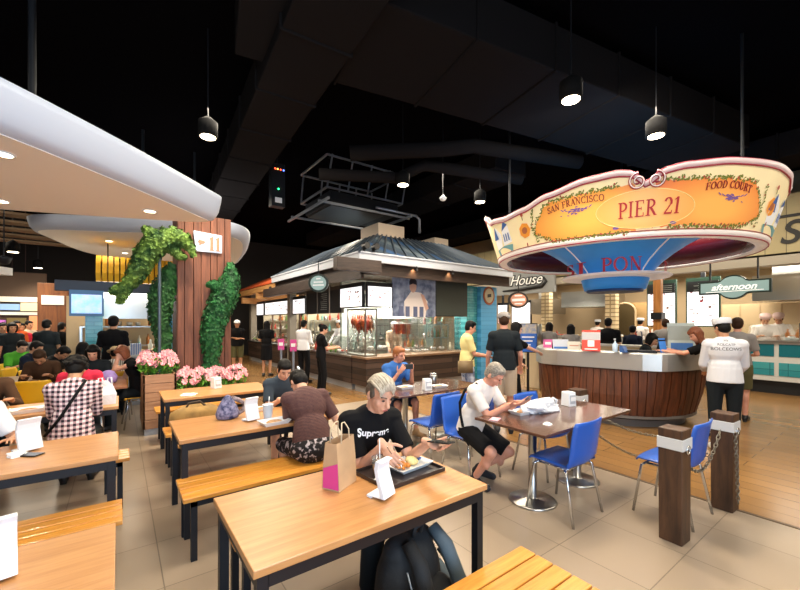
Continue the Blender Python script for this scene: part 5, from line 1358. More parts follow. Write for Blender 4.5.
cabinet_row('steel kitchen units under the long hood', 552,606, 13.7, 0, 1.0, steel, .8, 4)
cabinet_row('low kitchen units under the white menu screens', 500,548, 13.7, 0, 1.05, mat('cabinet_tan','#b08d5c',.5), .8, 3)
def wall_counter(label, pa, pb, X, h, bands):
    y0_, y1_ = onX(pb,X), onX(pa,X); L = (y1_-y0_)/2; t = thing('stall_counter', label, 'counter', (X,(y0_+y1_)/2,0)); z = .3
    b = MB(); b.bb(0.08,.6,-L,L,0,.3); b.build('kick', mat('kick_black','#15181a',.5), t)
    b = MB(); b.bb(0,.6,-L,L,.3,h-.04); b.build('front', mat('counter_white','#d3d3cd',.4), t)
    for z0_, z1_, m in bands:
        n = 4
        for i in range(n): b = MB(); w = 2*L/n; b.bb(-.012,.01,-L+i*w+.04,-L+(i+1)*w-.04,z0_,z1_); b.build('tile_panel', m, t)
    b = MB(); b.bb(-.06,.62,-L,L,h-.04,h); b.build('worktop', steel, t)
    return t
wall_counter('white counter with two bands of teal tiles at the right edge', 748,880, 12.1, 1.22, ((.42,.72,teal_tile_y),(.86,1.14,mat('deep_teal','#1e6f7c',.25))))
wall_counter('plain white counter behind the black shirted man', 596,744, 12.1, 1.15, ((.42,1.02,mat('pale_panel','#b9a78a',.5)),))
wall_counter('cream counter left of the cooks', 536,594, 12.1, 1.15, ((.42,1.02,mat('pale_panel','#b9a78a',.5)),))
wall_counter('cream counter below the script fascia', 496,534, 12.1, 1.12, ((.42,1.0,mat('pale_panel','#b9a78a',.5)),))
def wc_items(pa, pb, n, z, X=12.3):
    trays(n, X,onX(pa,X),X,onX(pb,X),z,'steel tray of food on the right hand stall counters','trays on the right counters',PI/2)
wc_items(540,592,6,1.152); wc_items(606,640,3,1.152); things(10,12.55,onX(540,12.55),12.55,onX(592,12.55),1.152,'on the cream counter left of the cooks','on the cream counter'); things(8,12.55,onX(600,12.55),12.55,onX(735,12.55),1.152,'on the white counter behind the black shirted man','on the white counter')
things(7,12.4,onX(786,12.4),12.4,onX(800,12.4),1.222,'on the teal tiled counter','on the teal counter')
b = MB(); b.bb(0,.012,-2.2,2.0,0,.38); o = b.build('glass_screen', glass, None, loc=(12.14,onX(775,12.14)-.3,1.225)); tag(o, 'long glass screen standing on the teal tiled counter', 'glass screen')
for s in (-2.2,-.1,2.0): b = MB(); b.bb(-.01,.02,s-.015,s+.015,0,.4); b.build('post', chrome, o)
things(9,13.95,onX(556,13.9),13.95,onX(604,13.9),1.003,'on the kitchen units under the long hood','under the long hood')

# ------------------------------------------------------------------ left stall with yellow wavy slats
navy_beam = mat('navy_beam','#27303f',.5); YW = mat('yellow_slat','#e0a91e',.45)
b = MB(); b.bb(-.96,1.4,0,.16,0,.2); tag(b.build('header_beam', navy_beam, None, bevel=.006, loc=(0,9.5,2.24)), 'dark blue header beam under the yellow slats', 'beam')
t = thing('slat_canopy', 'canopy of wavy yellow slats above the left stall', 'canopy', (.42,9.75,2.46))
for i in range(17):
    x = -.78+i*.098; b = MB(); P = [(-.16,.0),(-.22,.16),(-.14,.36),(-.06,.52),(.5,.56),(.6,.3),(.5,0)]
    b.rings([[V((x+.05*0,y,z)) for y, z in P],[V((x+.075,y,z)) for y, z in P]]); b.build('slat', YW, t)
    b.b if 0 else None
for y in (.3,.6): b = MB(); b.bb(-.8,.85,y,y+.06,.3,.34); b.build('rail', dark_metal, t)
for x in (-.6,.6):
    b = MB(); b.cyl((x,.33,.3),(x,.33,.86),.012); b.build('hanger_rod', dark_metal, t)
for i, x in enumerate((1.3,)):
    b = MB(); b.bb(-.06,.06,-.06,.06,0,2.24); tag(b.build('stall_post', navy_beam, None, loc=(x,9.6,0)), 'dark blue post at the %s end of the left stall' % 'right', 'post')
b = MB(); b.bb(-.13,.13,0,.3,0,2.16); tag(b.build('tiled_pier', teal_tile, None, loc=(onY(94,9.35),9.35,0)), 'slim teal tiled pier beside the blue wall screen at left', 'pier')
t = thing('television', 'wall screen with a bright blue picture at the left stall', 'television', (onY(87,9.2),9.2,2.0)); flat(t,'frame',[(-.25,-.24),(.25,-.24),(.25,.24),(-.25,.24)],.04,mat('tv_blue','#3e6f9e',.4)); flat(t,'screen',[(-.22,-.19),(.22,-.19),(.22,.16),(-.22,.16)],.046,mat('tv_picture','#8fc4ee',.3,emit=.9,col2='#d7c6d6',scale=9))
b = MB(); b.bb(.1,.2,.0,.16,-.1,.1); b.build('bracket', dark_metal, t)
t = stall_counter('pale blue curved food counter of the left stall', -.7, 1.25, 9.2, 9.85, 1.0, mat('pale_blue_front','#aebfd3',.35), mat('white_top','#d7dde4',.3))
trays(6,-.55,9.42,1.2,9.42,1.002,'food tray on the pale blue counter at left','trays on the pale blue counter'); things(9,-.5,9.68,1.2,9.68,1.002,'on the pale blue counter at left','on the pale blue counter')
t = thing('extractor_hood', 'white steel hood inside the left stall', 'hood', (onY(129,10.4),10.4,1.72)); b = MB(); b.rings([[V((-.62,-.4,0)),V((.62,-.4,0)),V((.62,.4,0)),V((-.62,.4,0))],[V((-.6,-.38,.42)),V((.6,-.38,.42)),V((.6,.4,.42)),V((-.6,.4,.42))],[V((-.4,-.1,.6)),V((.4,-.1,.6)),V((.4,.4,.6)),V((-.4,.4,.6))]]); b.build('canopy', mat('white_steel','#c9cbcc',.3,.6), t); b = MB(); b.bb(-.2,.2,0,.35,.6,.72); b.build('flue', steel, t)
b = MB(); b.bb(0,2.6,0,.1,0,2.24); struct(b.build('wall_left_stall', mat('warm_kitchen','#c9ab80',.6), None, loc=(-.95,11.4,0)))
shelf('steel shelf on the back wall of the left stall', .3,11.2,1.1,2.0,'x',n=2,gap=.45); things(8,-.5,11.2,1.1,11.2,1.105,'on the lower back shelf of the left stall','on the lower left stall shelf'); things(8,-.5,11.2,1.1,11.2,1.555,'on the upper back shelf of the left stall','on the upper left stall shelf')
b = MB(); b.bb(-.2,.35,0,.3,0,2.2); tag(b.build('painted_pier', blue_tile, None, loc=(onY(176,9.1),9.1,0)), 'light blue boarded pier between the dark topiary and the column', 'pier')
for i, x in enumerate((.05,.55)):
    b = MB(); b.bb(-.09,.09,-.06,.06,0,.22); o = b.build('striped_box', c_wstripe if 0 else stripemat('blue_stripe%d' % i,'#e6ecf4','#3c78c8',11,'x'), None, loc=(onY(122,9.3)+.22*i,9.26,1.002)); tag(o, 'blue and white striped box on the left stall counter, %s' % ('left','right')[i], 'box')

# far left storefronts
t = thing('white_bulkhead', 'pale sloping bulkhead at the far left', 'bulkhead', (-3.4,10.4,2.55)); b = MB(); b.prism([(-2.5,-.2),(1.6,-.25),(1.75,0),(1.6,.1),(-2.5,.3)], 0, .14); b.build('slab', canopy_under, t)
b = MB(); b.cyl((-.5,.0,.1),(-.5,0,CZ-2.55),.02); b.build('rod', dark_metal, t)
b = MB(); b.bb(-.3,.3,-.2,.2,0,2.66); o = tag(b.build('timber_column', woodmat('warm_column','#5d3418','#8a5426',.5,(6,6,.6),3), None, bevel=.01, loc=(onY(54,13.6),13.6,0)), 'warm brown timber column far back at the left', 'column')
b = MB(); b.bb(-.22,.22,-.22,-.2,2.1,2.34); b.build('plaque', paper_white, o)
b = MB(); b.bb(-.14,.14,-.02,.02,0,.24); tag(b.build('exit_sign', mat('exit_green','#2fae6a',.4,emit=1.), None, loc=(onY(64,13.5),13.5,1.75)), 'small lit green sign beside the far timber column', 'sign')
yy = 16.5
for (pa, pb, ya_, yb_, c, e, l) in ((0,42,297,302,'#d9cdb8',.4,'long pale shopfront header strip at the far left'),(0,20,304,310,'#7fa0cc',.5,'bluish lit shop panel at the far left'),(21,42,303,311,'#d0c29a',.5,'cream lit shop panel at the far left'),(0,43,312,315,'#d9d4c8',.4,'thin pale shelf strip at the far left'),(30,43,316,330,'#e0875a',.6,'orange lit shop poster at the far left'),(0,6,320,330,'#b060b0',.5,'purple lit shop poster at the left edge'),(8,27,318,334,'#6a5a2c',.2,'dark olive shop display at the far left')):
    xa, xb = onY(pa,yy), onY(pb,yy); xm = (xa+xb)/2; za, zb = zat(xm,yy,ya_), zat(xm,yy,yb_)
    b = MB(); b.bb(-(xb-xa)/2,(xb-xa)/2,0,.1,-(za-zb)/2,(za-zb)/2); o = tag(b.build('shop_panel', mat('shop'+c,c,.5,emit=e), None, loc=(xm,yy-.01*(yb_-ya_),(za+zb)/2)), l, 'shop panel', 'far shopfront panels')
b = MB(); b.bb(onY(-60,yy),onY(46,yy),.1,.2,0,3.2); struct(b.build('wall_shop', mat('shop_brown','#4a3626',.7), None, loc=(0,yy,0)))
for i, (p0, p1) in enumerate(((7,316,17,304),(21,314,31,306)) and [((7,316),(17,304)),((20,315),(31,306))]):
    A = W(p0[0],p0[1],12.5); B = W(p1[0],p1[1],12.5); c = (A+B)/2; b = MB(); d = (B-A)/2; b.tube([-d, -d*.6, d*.2, d], [.02,.05,.09,.02], 8); b.cyl((0,0,0),(0,0,CZ-c.z),.008); tag(b.build('hanging_fish', mat('dark_bronze','#3a2018',.5), None, True, loc=c), 'dark leaf shaped ornament hanging at the far left, %s' % ('left','right')[i], 'ornament')

# piers and doorway of the right hand kitchens
for px, l in ((547,'pale tiled pier between the script fascia and the long hood'),(612,'narrow tan pier at the right end of the long hood')):
    y = onX(px,12.75); b = MB(); b.bb(-.12,.12,-.16,.16,0,3.1); tag(b.build('tiled_pier', brickmat('stack_tile'+str(px),'#c9b48a','#d6c4a0','#8f7a58',.34,.13,.02,.5,0.,axis='yz'), None, loc=(12.75,y,0)), l, 'pier')
y = onX(629,13.85); t = thing('doorway', 'dark arched doorway in the tan cupboards behind the cooks', 'doorway', (13.55,y,0)); b = MB(); b.prism([(-.3,0),(.3,0),(.3,2.0)]+[(.3*math.cos(i*PI/8),2.0+.25*math.sin(i*PI/8)) for i in range(1,8)]+[(-.3,2.0)], 0, .03, Mx); b.build('recess', mat('doorway_olive','#4a3a16',.7), t)
b = MB(); b.tube([(-.02,-.33,0),(-.02,-.33,2.0)]+[(-.02,-.33*math.cos(i*PI/8),2.0+.28*math.sin(i*PI/8)) for i in range(1,8)]+[(-.02,.33,2.0),(-.02,.33,0)], .03, 6); b.build('frame', cab_cream, t)

t = thing('work_table', 'steel work table with pans inside the middle stall kitchen', 'table', (6.5,8.95,0)); b = MB(); b.bb(-1.1,1.1,-.26,.26,.86,.9); b.build('tabletop', steel, t)
for x in (-1.05,1.05):
    for y in (-.22,.22): b = MB(); b.bb(x-.02,x+.02,y-.02,y+.02,0,.86); b.build('leg', steel, t)
things(12,5.5,8.95,7.5,8.95,.902,'on the steel work table of the middle stall kitchen','on the kitchen work table')
things(9,5.5,9.66,7.9,9.66,1.105,'along the kitchen back shelf, second row','on the kitchen back shelf second row') if 0 else None
shelf('upper steel shelf rack on the kitchen back wall', 6.1,9.66,1.5,1.4,'x',n=2,gap=.4,dep=.3,z0=0) if 0 else None
trays(6,5.6,7.98,7.85,7.98,.847,'steel tray of food lying behind the kitchen window','trays behind the kitchen window') if 0 else None
t = thing('utensil_rail', 'rail of hanging ladles on the kitchen back wall', 'rail', (6.4,9.86,1.55)); b = MB(); b.cyl((-.9,-.04,0),(.9,-.04,0),.01); b.bb(-.85,-.82,-.04,.03,-.01,.01); b.bb(.82,.85,-.04,.03,-.01,.01); b.build('bar', chrome, t)
for i in range(10): b = MB(); x = -.8+.175*i; b.cyl((x,-.04,0),(x,-.05,-.24),.006); b.ell((x,-.06,-.27),(.035,.02,.035)); b.build('ladle', chrome, t, True)

for i, (y, x1) in enumerate(((12.62,6.9),(17.62,7.0))):
    b = MB(); b.bb(5.3,x1,y,y+.08,0,2.75); b.build('wall_stall_end', kit_wall)['kind'] = 'structure'
shelf('steel rack against the end wall of the middle stall',5.98,12.40,.95,1.2,'x',n=3,gap=.38); shelf('steel rack against the end wall of the farther stall',6.1,17.4,.95,1.4,'x',n=3,gap=.38)
for z in (.955,1.335,1.715): things(6,5.5,12.40,6.45,12.40,z,'on the end rack of the middle stall','on the middle end rack'); things(7,5.5,17.4,6.7,17.4,z,'on the end rack of the farther stall','on the farther end rack')
# ------------------------------------------------------------------ people at the oak tables
def on_shirt(info, txt, size, m, c, rr, uu, out, name='lettering', par=None, dist=.25, bold=.0, depth=.0):
    """lettering printed on cloth: flat letters laid against the shirt surface."""
    sh_ = [o for o in C.objects if o.parent == info['root'] and o.name.split('.')[0] == 'shirt'][0]
    me = text_mesh(txt, size, depth, 0, bold); M = Matrix((rr, uu, out)).transposed()
    bm = bmesh.new(); bm.from_mesh(me); bmesh.ops.triangulate(bm, faces=bm.faces[:]); bmesh.ops.subdivide_edges(bm, edges=[e for e in bm.edges if e.calc_length() > size*.12], cuts=2); bm.to_mesh(me); bm.free()
    me.materials.clear(); me.materials.append(m)
    o = bpy.data.objects.new(name, me); C.objects.link(o); o.parent = sh_; o.matrix_local = Matrix.Translation(c) @ M.to_4x4()
    s = o.modifiers.new('lay', 'SHRINKWRAP'); s.target = sh_; s.wrap_method = 'PROJECT'; s.use_project_z = True; s.use_negative_direction = True; s.use_positive_direction = False; s.offset = .003
    return o
bag_black = cloth('black_strap', '#0f1013'); sandal = mat('tan_sandal', '#b08a60', .6); shoe_dark = mat('dark_shoe', '#1d2028', .6); shoe_white = mat('white_shoe', '#d8d6d2', .6)
def strap(info, pts, r=.012, m=bag_black, nm='strap', fl=.4):
    b = MB(); b.tube([V(p) for p in pts], r, 6, False, 1.0); return b.build(nm, m, info['root'], True)

# young man in black t-shirt eating
m1 = person('young man with ash blond hair in a black t-shirt, eating and holding a phone', 1.34, 2.27, (-.02,-1), 1.74, 'sit', .45, .34, (.16,.14), lh=(-.17,.52,.925), rh=(.06,.38,.915),
  feet=((-.12,.30,.075),(.14,.34,.075)), shirt=c_black, pants=c_char, leg='long', shoes=shoe_dark, skin=skin_a, hair=hair_ash, style='quiff', det=3, build=.96,
  ep=(.12,-.45,-1), hdir=((-.25,1,-.15),(-.05,.75,-.45)), hnrm=((.25,-.25,1),(-.75,.1,-.65)), curl=1.05, twist=-.12)
i_ = m1; c = i_['chest']+i_['fw']*.20+i_['up']*.06+i_['rt']*.016; white_print = mat('white_print', '#f0f0f2', .6)
on_shirt(i_, 'Supreme', .061, white_print, c, -i_['rt'], i_['up'], i_['fw'], bold=.002)
# older man in white polo
m2 = person('grey haired man in a white polo shirt looking at his phone', 2.99, 2.80, (.12,-1), 1.66, 'sit', .44, .42, (.12,.28), lh=(-.06,.52,.875), rh=(.07,.50,.865),
  feet=((-.10,.02,.085),(.12,.14,.085)), knees=((-.25,1,.5),(.3,1,.5)), shirt=c_polo, pants=c_black, leg='shorts', shoes=shoe_dark, skin=skin_c, hair=hair_grey, style='short', det=2, build=1.0, ep=(.25,-.4,-1),
  hdir=((.25,1,.15),(-.25,1,.15)), hnrm=((.4,.1,.9),(-.4,.1,.9)), curl=.8)
i_ = m2; k = i_['k']
strap(i_, [i_['sh'][1]+V((-.03,.02,.075)), i_['sh'][1]+V((.03,-.09,.0)), i_['chest']+i_['rt']*.19-i_['fw']*.08-i_['up']*.1, i_['waist']+i_['rt']*.19-i_['fw']*.02, i_['pel']+V((.2,.05,.04))], .014)
strap(i_, [i_['sh'][-1]+V((.07,.06,.05)), i_['chest']+i_['fw']*.125-i_['rt']*.04, i_['waist']+i_['fw']*.13], .010, mat('blue_lanyard','#2c4f9a',.7), 'lanyard')
# man in blue shirt at the farther dark table
m3 = person('ginger haired man in a blue shirt holding a phone at his face', 3.32, 4.72, (-.05,-1), 1.66, 'sit', .44, .30, (.3,.0), lh=(-.13,.34,.93), rh=(.10,.34,.92), feet=((-.15,.42,.08),(.13,.36,.08)),
  shirt=c_blue, pants=c_navy, leg='shorts', shoes=sandal, skin=skin_c, hair=hair_ginger, style='short', det=2, build=1.05, hdir=((.3,.6,.7),(-.3,.6,.7)), hnrm=((.5,-.2,.6),(-.5,-.2,.6)), curl=.9)
# woman in grey v-neck facing the camera
w1 = person('woman with tied black hair in a slate grey top, looking down at her hands', 1.50, 4.45, (-.05,-1), 1.60, 'sit', .45, .42, (.0,.15), lh=(-.03,.48,.83), rh=(.10,.46,.83), feet=((-.1,.36,.08),(.12,.30,.08)),
  shirt=c_slate, pants=c_navy, leg='shorts', shoes=shoe_dark, skin=skin_a, hair=hair_black, style='tail', det=2, build=.95, hdir=((.5,.9,-.1),(-.5,.9,-.1)), hnrm=((.3,0,-1),(-.3,0,-1)), curl=.8)
# person in ribbed maroon top, seen from behind
p1 = person('black haired person in a ribbed maroon top, back to the camera', 1.37, 3.14, (.06,1), 1.68, 'sit', .45, .56, (.1,.5), lh=(.0,.50,.84), rh=(.30,.36,.80), feet=((-.12,.35,.08),(.12,.3,.08)),
  shirt=c_stripe, pants=c_pattern, leg='dress', shoes=shoe_dark, skin=skin_a, hair=hair_black, style='short', det=2, build=1.02, curl=.6, face=False)
i_ = p1; b = MB(); b.ell(i_['hc']-i_['hT'].col[1]*.108*i_['k']+i_['hT'].col[2]*.09*i_['k'], (.012,.010,.03), i_['hT']); b.build('hair_clip', white_plastic, i_['root'], True)
# checked shirt and company at the left
l1 = person('person in a pink and black checked shirt, back to the camera', -.36, 4.80, (.05,1), 1.70, 'sit', .45, .28, (.0,.35), lh=(-.13,.46,.80), rh=(.13,.46,.80), ep=(.15,-.4,-1), shirt=c_check, sleeve='long', pants=c_char, hair=hair_black, style='fluffy', det=2, build=1.0, face=False, skin=skin_b)
i_ = l1; strap(i_, [i_['sh'][1]+V((-.06,-.03,.075)), i_['chest']-i_['fw']*.135+i_['rt']*.06+i_['up']*.05, i_['waist']-i_['fw']*.135-i_['rt']*.08, i_['pel']+V((-.19,-.03,.03))], .013)
person('person in a crimson top facing the one in the checked shirt', -.38, 6.24, (.02,-1), 1.66, 'sit', .45, .35, (0,.5), lh=(-.2,.4,.8), rh=(.2,.4,.8), shirt=c_red, pants=c_char, hair=hair_brown, style='short', skin=skin_b, build=1.0)
person('person in a white t-shirt cut off by the left picture edge', -.96, 4.30, (.12,-1), 1.70, 'sit', .45, .38, (0,.4), lh=(-.30,.42,.80), rh=(.1,.45,.82), shirt=c_white, pants=c_char, hair=hair_black, style='short', det=2, skin=skin_b, build=1.1)
person('dark haired person in brown leaning over a table at the left edge', -1.2, 6.26, (.15,-1), 1.66, 'sit', .45, .5, (0,.5), lh=(-.2,.45,.8), rh=(.2,.45,.8), shirt=c_brown, sleeve='long', pants=c_char, hair=hair_black, style='long', skin=skin_b)
def sitter(label, x, y, d, shirt, hair=hair_black, style='short', lean=.25, pitch=.3, yaw=0, seat=.45, leg='long', pants=c_char, sleeve='short', H=1.66, lh=(-.16,.42,.82), rh=(.16,.42,.82), skin=skin_b, build=1., cap=None, capstyle='cap', face=True):
    return person(label, x, y, d, H, 'sit', seat, lean, (yaw,pitch), lh=lh, rh=rh, shirt=shirt, pants=pants, leg=leg, sleeve=sleeve, hair=hair, style=style, skin=skin, build=build, cap=cap, capstyle=capstyle, face=face)
def stander(label, x, y, d, H, shirt, pants, leg='long', hair=hair_black, style='short', lh=None, rh=None, lean=0., yaw=0, pitch=.1, sleeve='short', skin=skin_b, build=1., cap=None, capstyle='cap', shoes=None, det=1, face=True, **kw):
    return person(label, x, y, d, H, 'stand', lean=lean, hp=(yaw,pitch), lh=lh, rh=rh, shirt=shirt, pants=pants, leg=leg, sleeve=sleeve, hair=hair, style=style, skin=skin, build=build, cap=cap, capstyle=capstyle, shoes=shoes, det=det, face=face, **kw)
l9 = sitter('woman in a black off shoulder top, hand raised to her face', .26, 7.42, (-1,-.05), c_black, hair_red, 'bob', .28, .3, 0, sleeve='none', lh=(-.03,.26,1.14), rh=(.12,.4,.8), skin=skin_a, build=.92)
sitter('man in a navy sweater sitting in profile at left', -1.35, 9.5, (.9,-.3), c_navy, sleeve='long', lean=.2, pitch=.25)
sitter('person in black bending over food beside the man in navy', -1.05, 9.0, (.9,-.45), c_black, lean=.42, pitch=.5, sleeve='long')
sitter('person in a brown sweater reaching over the table at left', -.95, 8.35, (-.1,-1), c_brown, sleeve='long', lean=.45, pitch=.45, style='short', hair=hair_brown)
sitter('woman with long black hair seen from behind, in black', -.52, 8.25, (.3,1), c_black, style='long', lean=.15, pitch=.2, face=False)
sitter('dark haired person facing the camera, holding a lilac bag', -.30, 7.60, (-.1,-1), c_char, style='bob', lean=.2, pitch=.2, skin=skin_a)
sitter('child in a striped top and pale straw hat', -.06, 8.12, (.1,1), c_wstripe, style='short', lean=.1, cap=mat('straw_hat','#d8b98a',.7), capstyle='straw', H=1.45, face=False)
stander('man in a black polo shirt standing at the left food counter', -.08, 8.70, (.2,1), 1.74, c_black, c_char, face=False)
stander('person in black with tied hair standing just left of the wall screen', -1.12, 12.3, (.5,.9), 1.62, c_black, c_black, style='tail', face=False)
sitter('person in a bright green top at the far left', -1.63, 10.5, (.6,-.8), c_green, skin=skin_a)
sitter('man in a grey shirt sitting behind the one in navy', -1.53, 11.66, (.7,-.7), c_grey, seat=.6)
stander('person in an orange top standing far back at the left edge', -2.05, 13.3, (.5,-.9), 1.66, c_orange, c_brown)
stander('person in dark clothes standing at the far left edge', -2.16, 12.6, (.3,-1), 1.6, c_navy, c_char)
stander('person in a black jacket far back between the timber column and screen', -1.25, 11.1, (.2,1), 1.68, c_char, c_char, face=False)
stander('person in a pale top far back left of the timber column', -2.0, 14.5, (.7,-.7), 1.66, c_beige, c_brown)
stander('person in a dark jacket with bobbed hair far back at the left', -1.95, 12.2, (.4,-.9), 1.62, c_char, c_navy, style='bob')
for l, x, y, d, H, sh_, hs in (('person in a dark red top far back at the left, beside the orange poster',-2.0,13.6,(.3,-1),1.6,c_red,'short'),('person in pale clothes far back right of the timber column',-.9,14.8,(.2,-1),1.66,c_beige,'short'),
  ('person with long hair in a dark top far back right of the timber column',-.78,13.7,(-.2,-1),1.6,c_char,'long'),('person in an orange shirt seated far back at the left edge',-2.3,13.9,(.6,-.8),1.3,c_orange,'short'),('person in a brown jacket far back at the left edge',-2.5,14.6,(.4,-.9),1.62,c_brown,'short'),('person in a white top far back left of the hanging ornaments',-2.75,15.3,(.4,-.9),1.64,c_white,'bob')):
    stander(l, x, y, d, H, sh_, c_char, style=hs, det=0)
# aisle before the stalls
stander('man in a black t-shirt and olive shorts with crossed arms', 3.0, 12.7, (-.3,-1), 1.68, c_black, c_olive, 'shorts', lh=(.10,.20,1.16), rh=(-.10,.22,1.14), cap=c_white, skin=skin_b, build=1.1)
stander('woman with long black hair in a black dress', 3.62, 11.75, (.6,.8), 1.66, c_black, c_black, 'dress', style='long', hem=.5, lh=(-.15,.25,1.05), rh=(.1,.25,1.1), face=False)
stander('man in a white long sleeved shirt and black trousers at the stall', 4.02, 9.85, (.8,.6), 1.68, c_white, c_black, sleeve='long', lh=(-.1,.3,1.05), rh=(.1,.3,1.05), face=False)
stander('woman dressed in black holding a white phone beside the stall counter', 3.70, 8.05, (1,-.15), 1.58, c_black, c_black, style='bun', lh=(-.05,.32,1.08), rh=(.08,.32,1.06), pitch=.4, skin=skin_a, build=.92)
stander('cook in white behind the left counter of the middle stall', 5.55, 10.7, (-1,-.1), 1.68, c_white, c_white, sleeve='long', lh=(-.1,.35,.95), rh=(.1,.35,.95), face=True, cap=c_white, capstyle='flat')
stander('cook in a beige tunic bending behind the kitchen window', 6.15, 8.65, (-.6,-1), 1.66, c_beige, c_white, sleeve='long', lean=.3, pitch=.4, lh=(-.15,.4,.95), rh=(.15,.4,.95), cap=c_white, capstyle='flat')
# people around the round counter
s12 = stander('man in a black t-shirt and grey cap, back to the camera', 4.62, 3.66, (.75,.66), 1.77, c_char, c_beige, 'shorts', hair=hair_brown, cap=c_grey, lh=(-.24,.18,.95), rh=(.25,.2,.98), face=False, build=.98, skin=skin_c, shoes=shoe_dark)
stander('woman in black reaching out to the round counter', 5.32, 4.05, (.9,-.45), 1.63, c_black, c_black, style='bob', lh=(-.1,.2,.95), rh=(-.06,.52,1.13), lean=.08, skin=skin_a, build=.92)
s14 = stander('man in a pale yellow shirt looking at his phone', 4.88, 4.66, (.85,-.55), 1.66, c_yellow, mat('blue_white_print','#c9cdd8',.8,col2='#3d5680',scale=12), 'shorts', lh=(-.06,.32,1.07), rh=(.08,.32,1.06), pitch=.35, skin=skin_c, build=1.02)
i_ = s14; strap(i_, [i_['sh'][-1]+V((.06,.02,.07)), i_['chest']+V((.05,.135,0)), i_['waist']+V((.13,.10,0)), i_['pel']+V((.2,-.02,.0))], .011, mat('brown_strap','#5c4630',.7))
b = MB(); b.box(i_['pel']+V((.225,-.08,-.02)), (.07,.24,.2)); b.build('shoulder_bag', mat('brown_bag','#7a6444',.7), i_['root'], True)
s1 = stander('server in a white sweater and white flat cap, back to the camera', 6.20, 1.46, (.93,.36), 1.67, mat('white_sweater','#d9dae0',.8,bump=.2,scale=7), c_char, 'long', hair=hair_black, style='short', cap=mat('white_cap','#d6d8de',.7), capstyle='flat', sleeve='long', lh=(-.17,.30,1.0), rh=(.17,.30,.98), yaw=.5, pitch=.2, det=2, face=False, skin=skin_b, shoes=shoe_white, hem=.62, build=1.06)
i_ = s1; ink2 = mat('faded_black_print','#34363c',.7)
for t_, s_, dz in (('MY',.034,.135),('ROLCATP',.040,.085),('BOLCEOWS',.056,.03)): on_shirt(i_, t_, s_, ink2, i_['chest']-i_['fw']*.25+V((0,0,dz)), i_['rt'], i_['up'], -i_['fw'])
stander('man in a grey t-shirt standing behind the server in white', 8.34, 1.80, (1,.15), 1.70, c_grey, c_olive, 'shorts', hair=hair_brown, lh=(-.2,.3,1.1), rh=(.2,.3,1.1), face=False, skin=skin_c, build=1.08)
s3 = stander('woman with auburn hair leaning on the round counter', 7.03, 1.72, (-.15,1), 1.62, c_black, c_char, hair=hair_red, style='long', lean=.42, yaw=.5, pitch=.2, lh=(-.22,.62,1.21), rh=(.08,.60,1.21), skin=skin_c, build=.95)
sitter('dark haired woman with a bob sitting inside the round counter', 7.72, 3.0, (.35,-.93), c_char, style='bob', seat=.62, lean=.15, pitch=.35, lh=(-.12,.32,1.0), rh=(.12,.32,1.0), skin=skin_a, H=1.62, build=.9)
st = thing('stool', 'black stool inside the round counter', 'stool', (7.72,3.0,0)); b = MB(); b.lathe([(.01,.585),(.17,.585),(.18,.61),(.16,.62),(.01,.62)]); b.build('seat', black_plastic, st, True); b = MB(); b.lathe([(.2,0),(.2,.015),(.03,.03),(.025,.585)]); b.build('base', chrome, st, True)
stander('man in a grey shirt standing beyond the timber post', 10.55, 3.6, (1,.1), 1.70, c_grey, c_navy, hair=hair_brown, face=False, build=1.1)
stander('broad man in a black t-shirt, back turned, beyond the round counter', 9.2, 4.3, (1,.25), 1.72, c_black, c_char, face=False, build=1.2)
stander('person with a navy backpack beside the broad man in black', 9.75, 4.0, (1,.1), 1.55, c_navy, c_char, face=False)
stander('woman with long black hair and grey top beyond the round counter', 8.55, 4.85, (1,.3), 1.58, c_grey, c_char, style='long', face=False, build=.92)
stander('person in a pale grey top beside the steel dispenser at the far counter', 8.85, 5.6, (1,.2), 1.62, c_grey, c_navy, style='bob', face=False)
wcap = mat('white_cap','#d6d8de',.7)
stander('cook with white cap and crossed apron straps, back turned', 13.1, 5.15, (1,.1), 1.74, c_polo, c_white, cap=wcap, capstyle='flat', apron=mat('apron_navy','#3b4560',.8), face=False)
stander('cook with white cap working left of the broad man in black', 13.05, 6.45, (1,.1), 1.70, c_polo, c_white, cap=wcap, capstyle='flat', face=False)
stander('second cook with white cap next to the crossed apron straps', 13.3, 4.8, (-.6,.8), 1.68, c_polo, c_white, cap=wcap, capstyle='flat')
red_cap = mat('red_white_cap','#d9b9b0',.7)
stander('server with striped bib at the teal counter, left of the two', 13.0, 2.30, (-1,-.35), 1.84, c_polo, c_navy, cap=red_cap, capstyle='flat', lh=(-.18,.4,1.3), rh=(.15,.4,1.3), pitch=.35, lean=.15, skin=skin_b, apron=c_navy)
stander('server with striped bib at the teal counter, right of the two', 13.62, 2.12, (-1,-.1), 1.86, c_polo, c_navy, cap=red_cap, capstyle='flat', lh=(-.25,.4,1.3), rh=(.15,.4,1.3), pitch=.35, lean=.15, apron=c_navy)

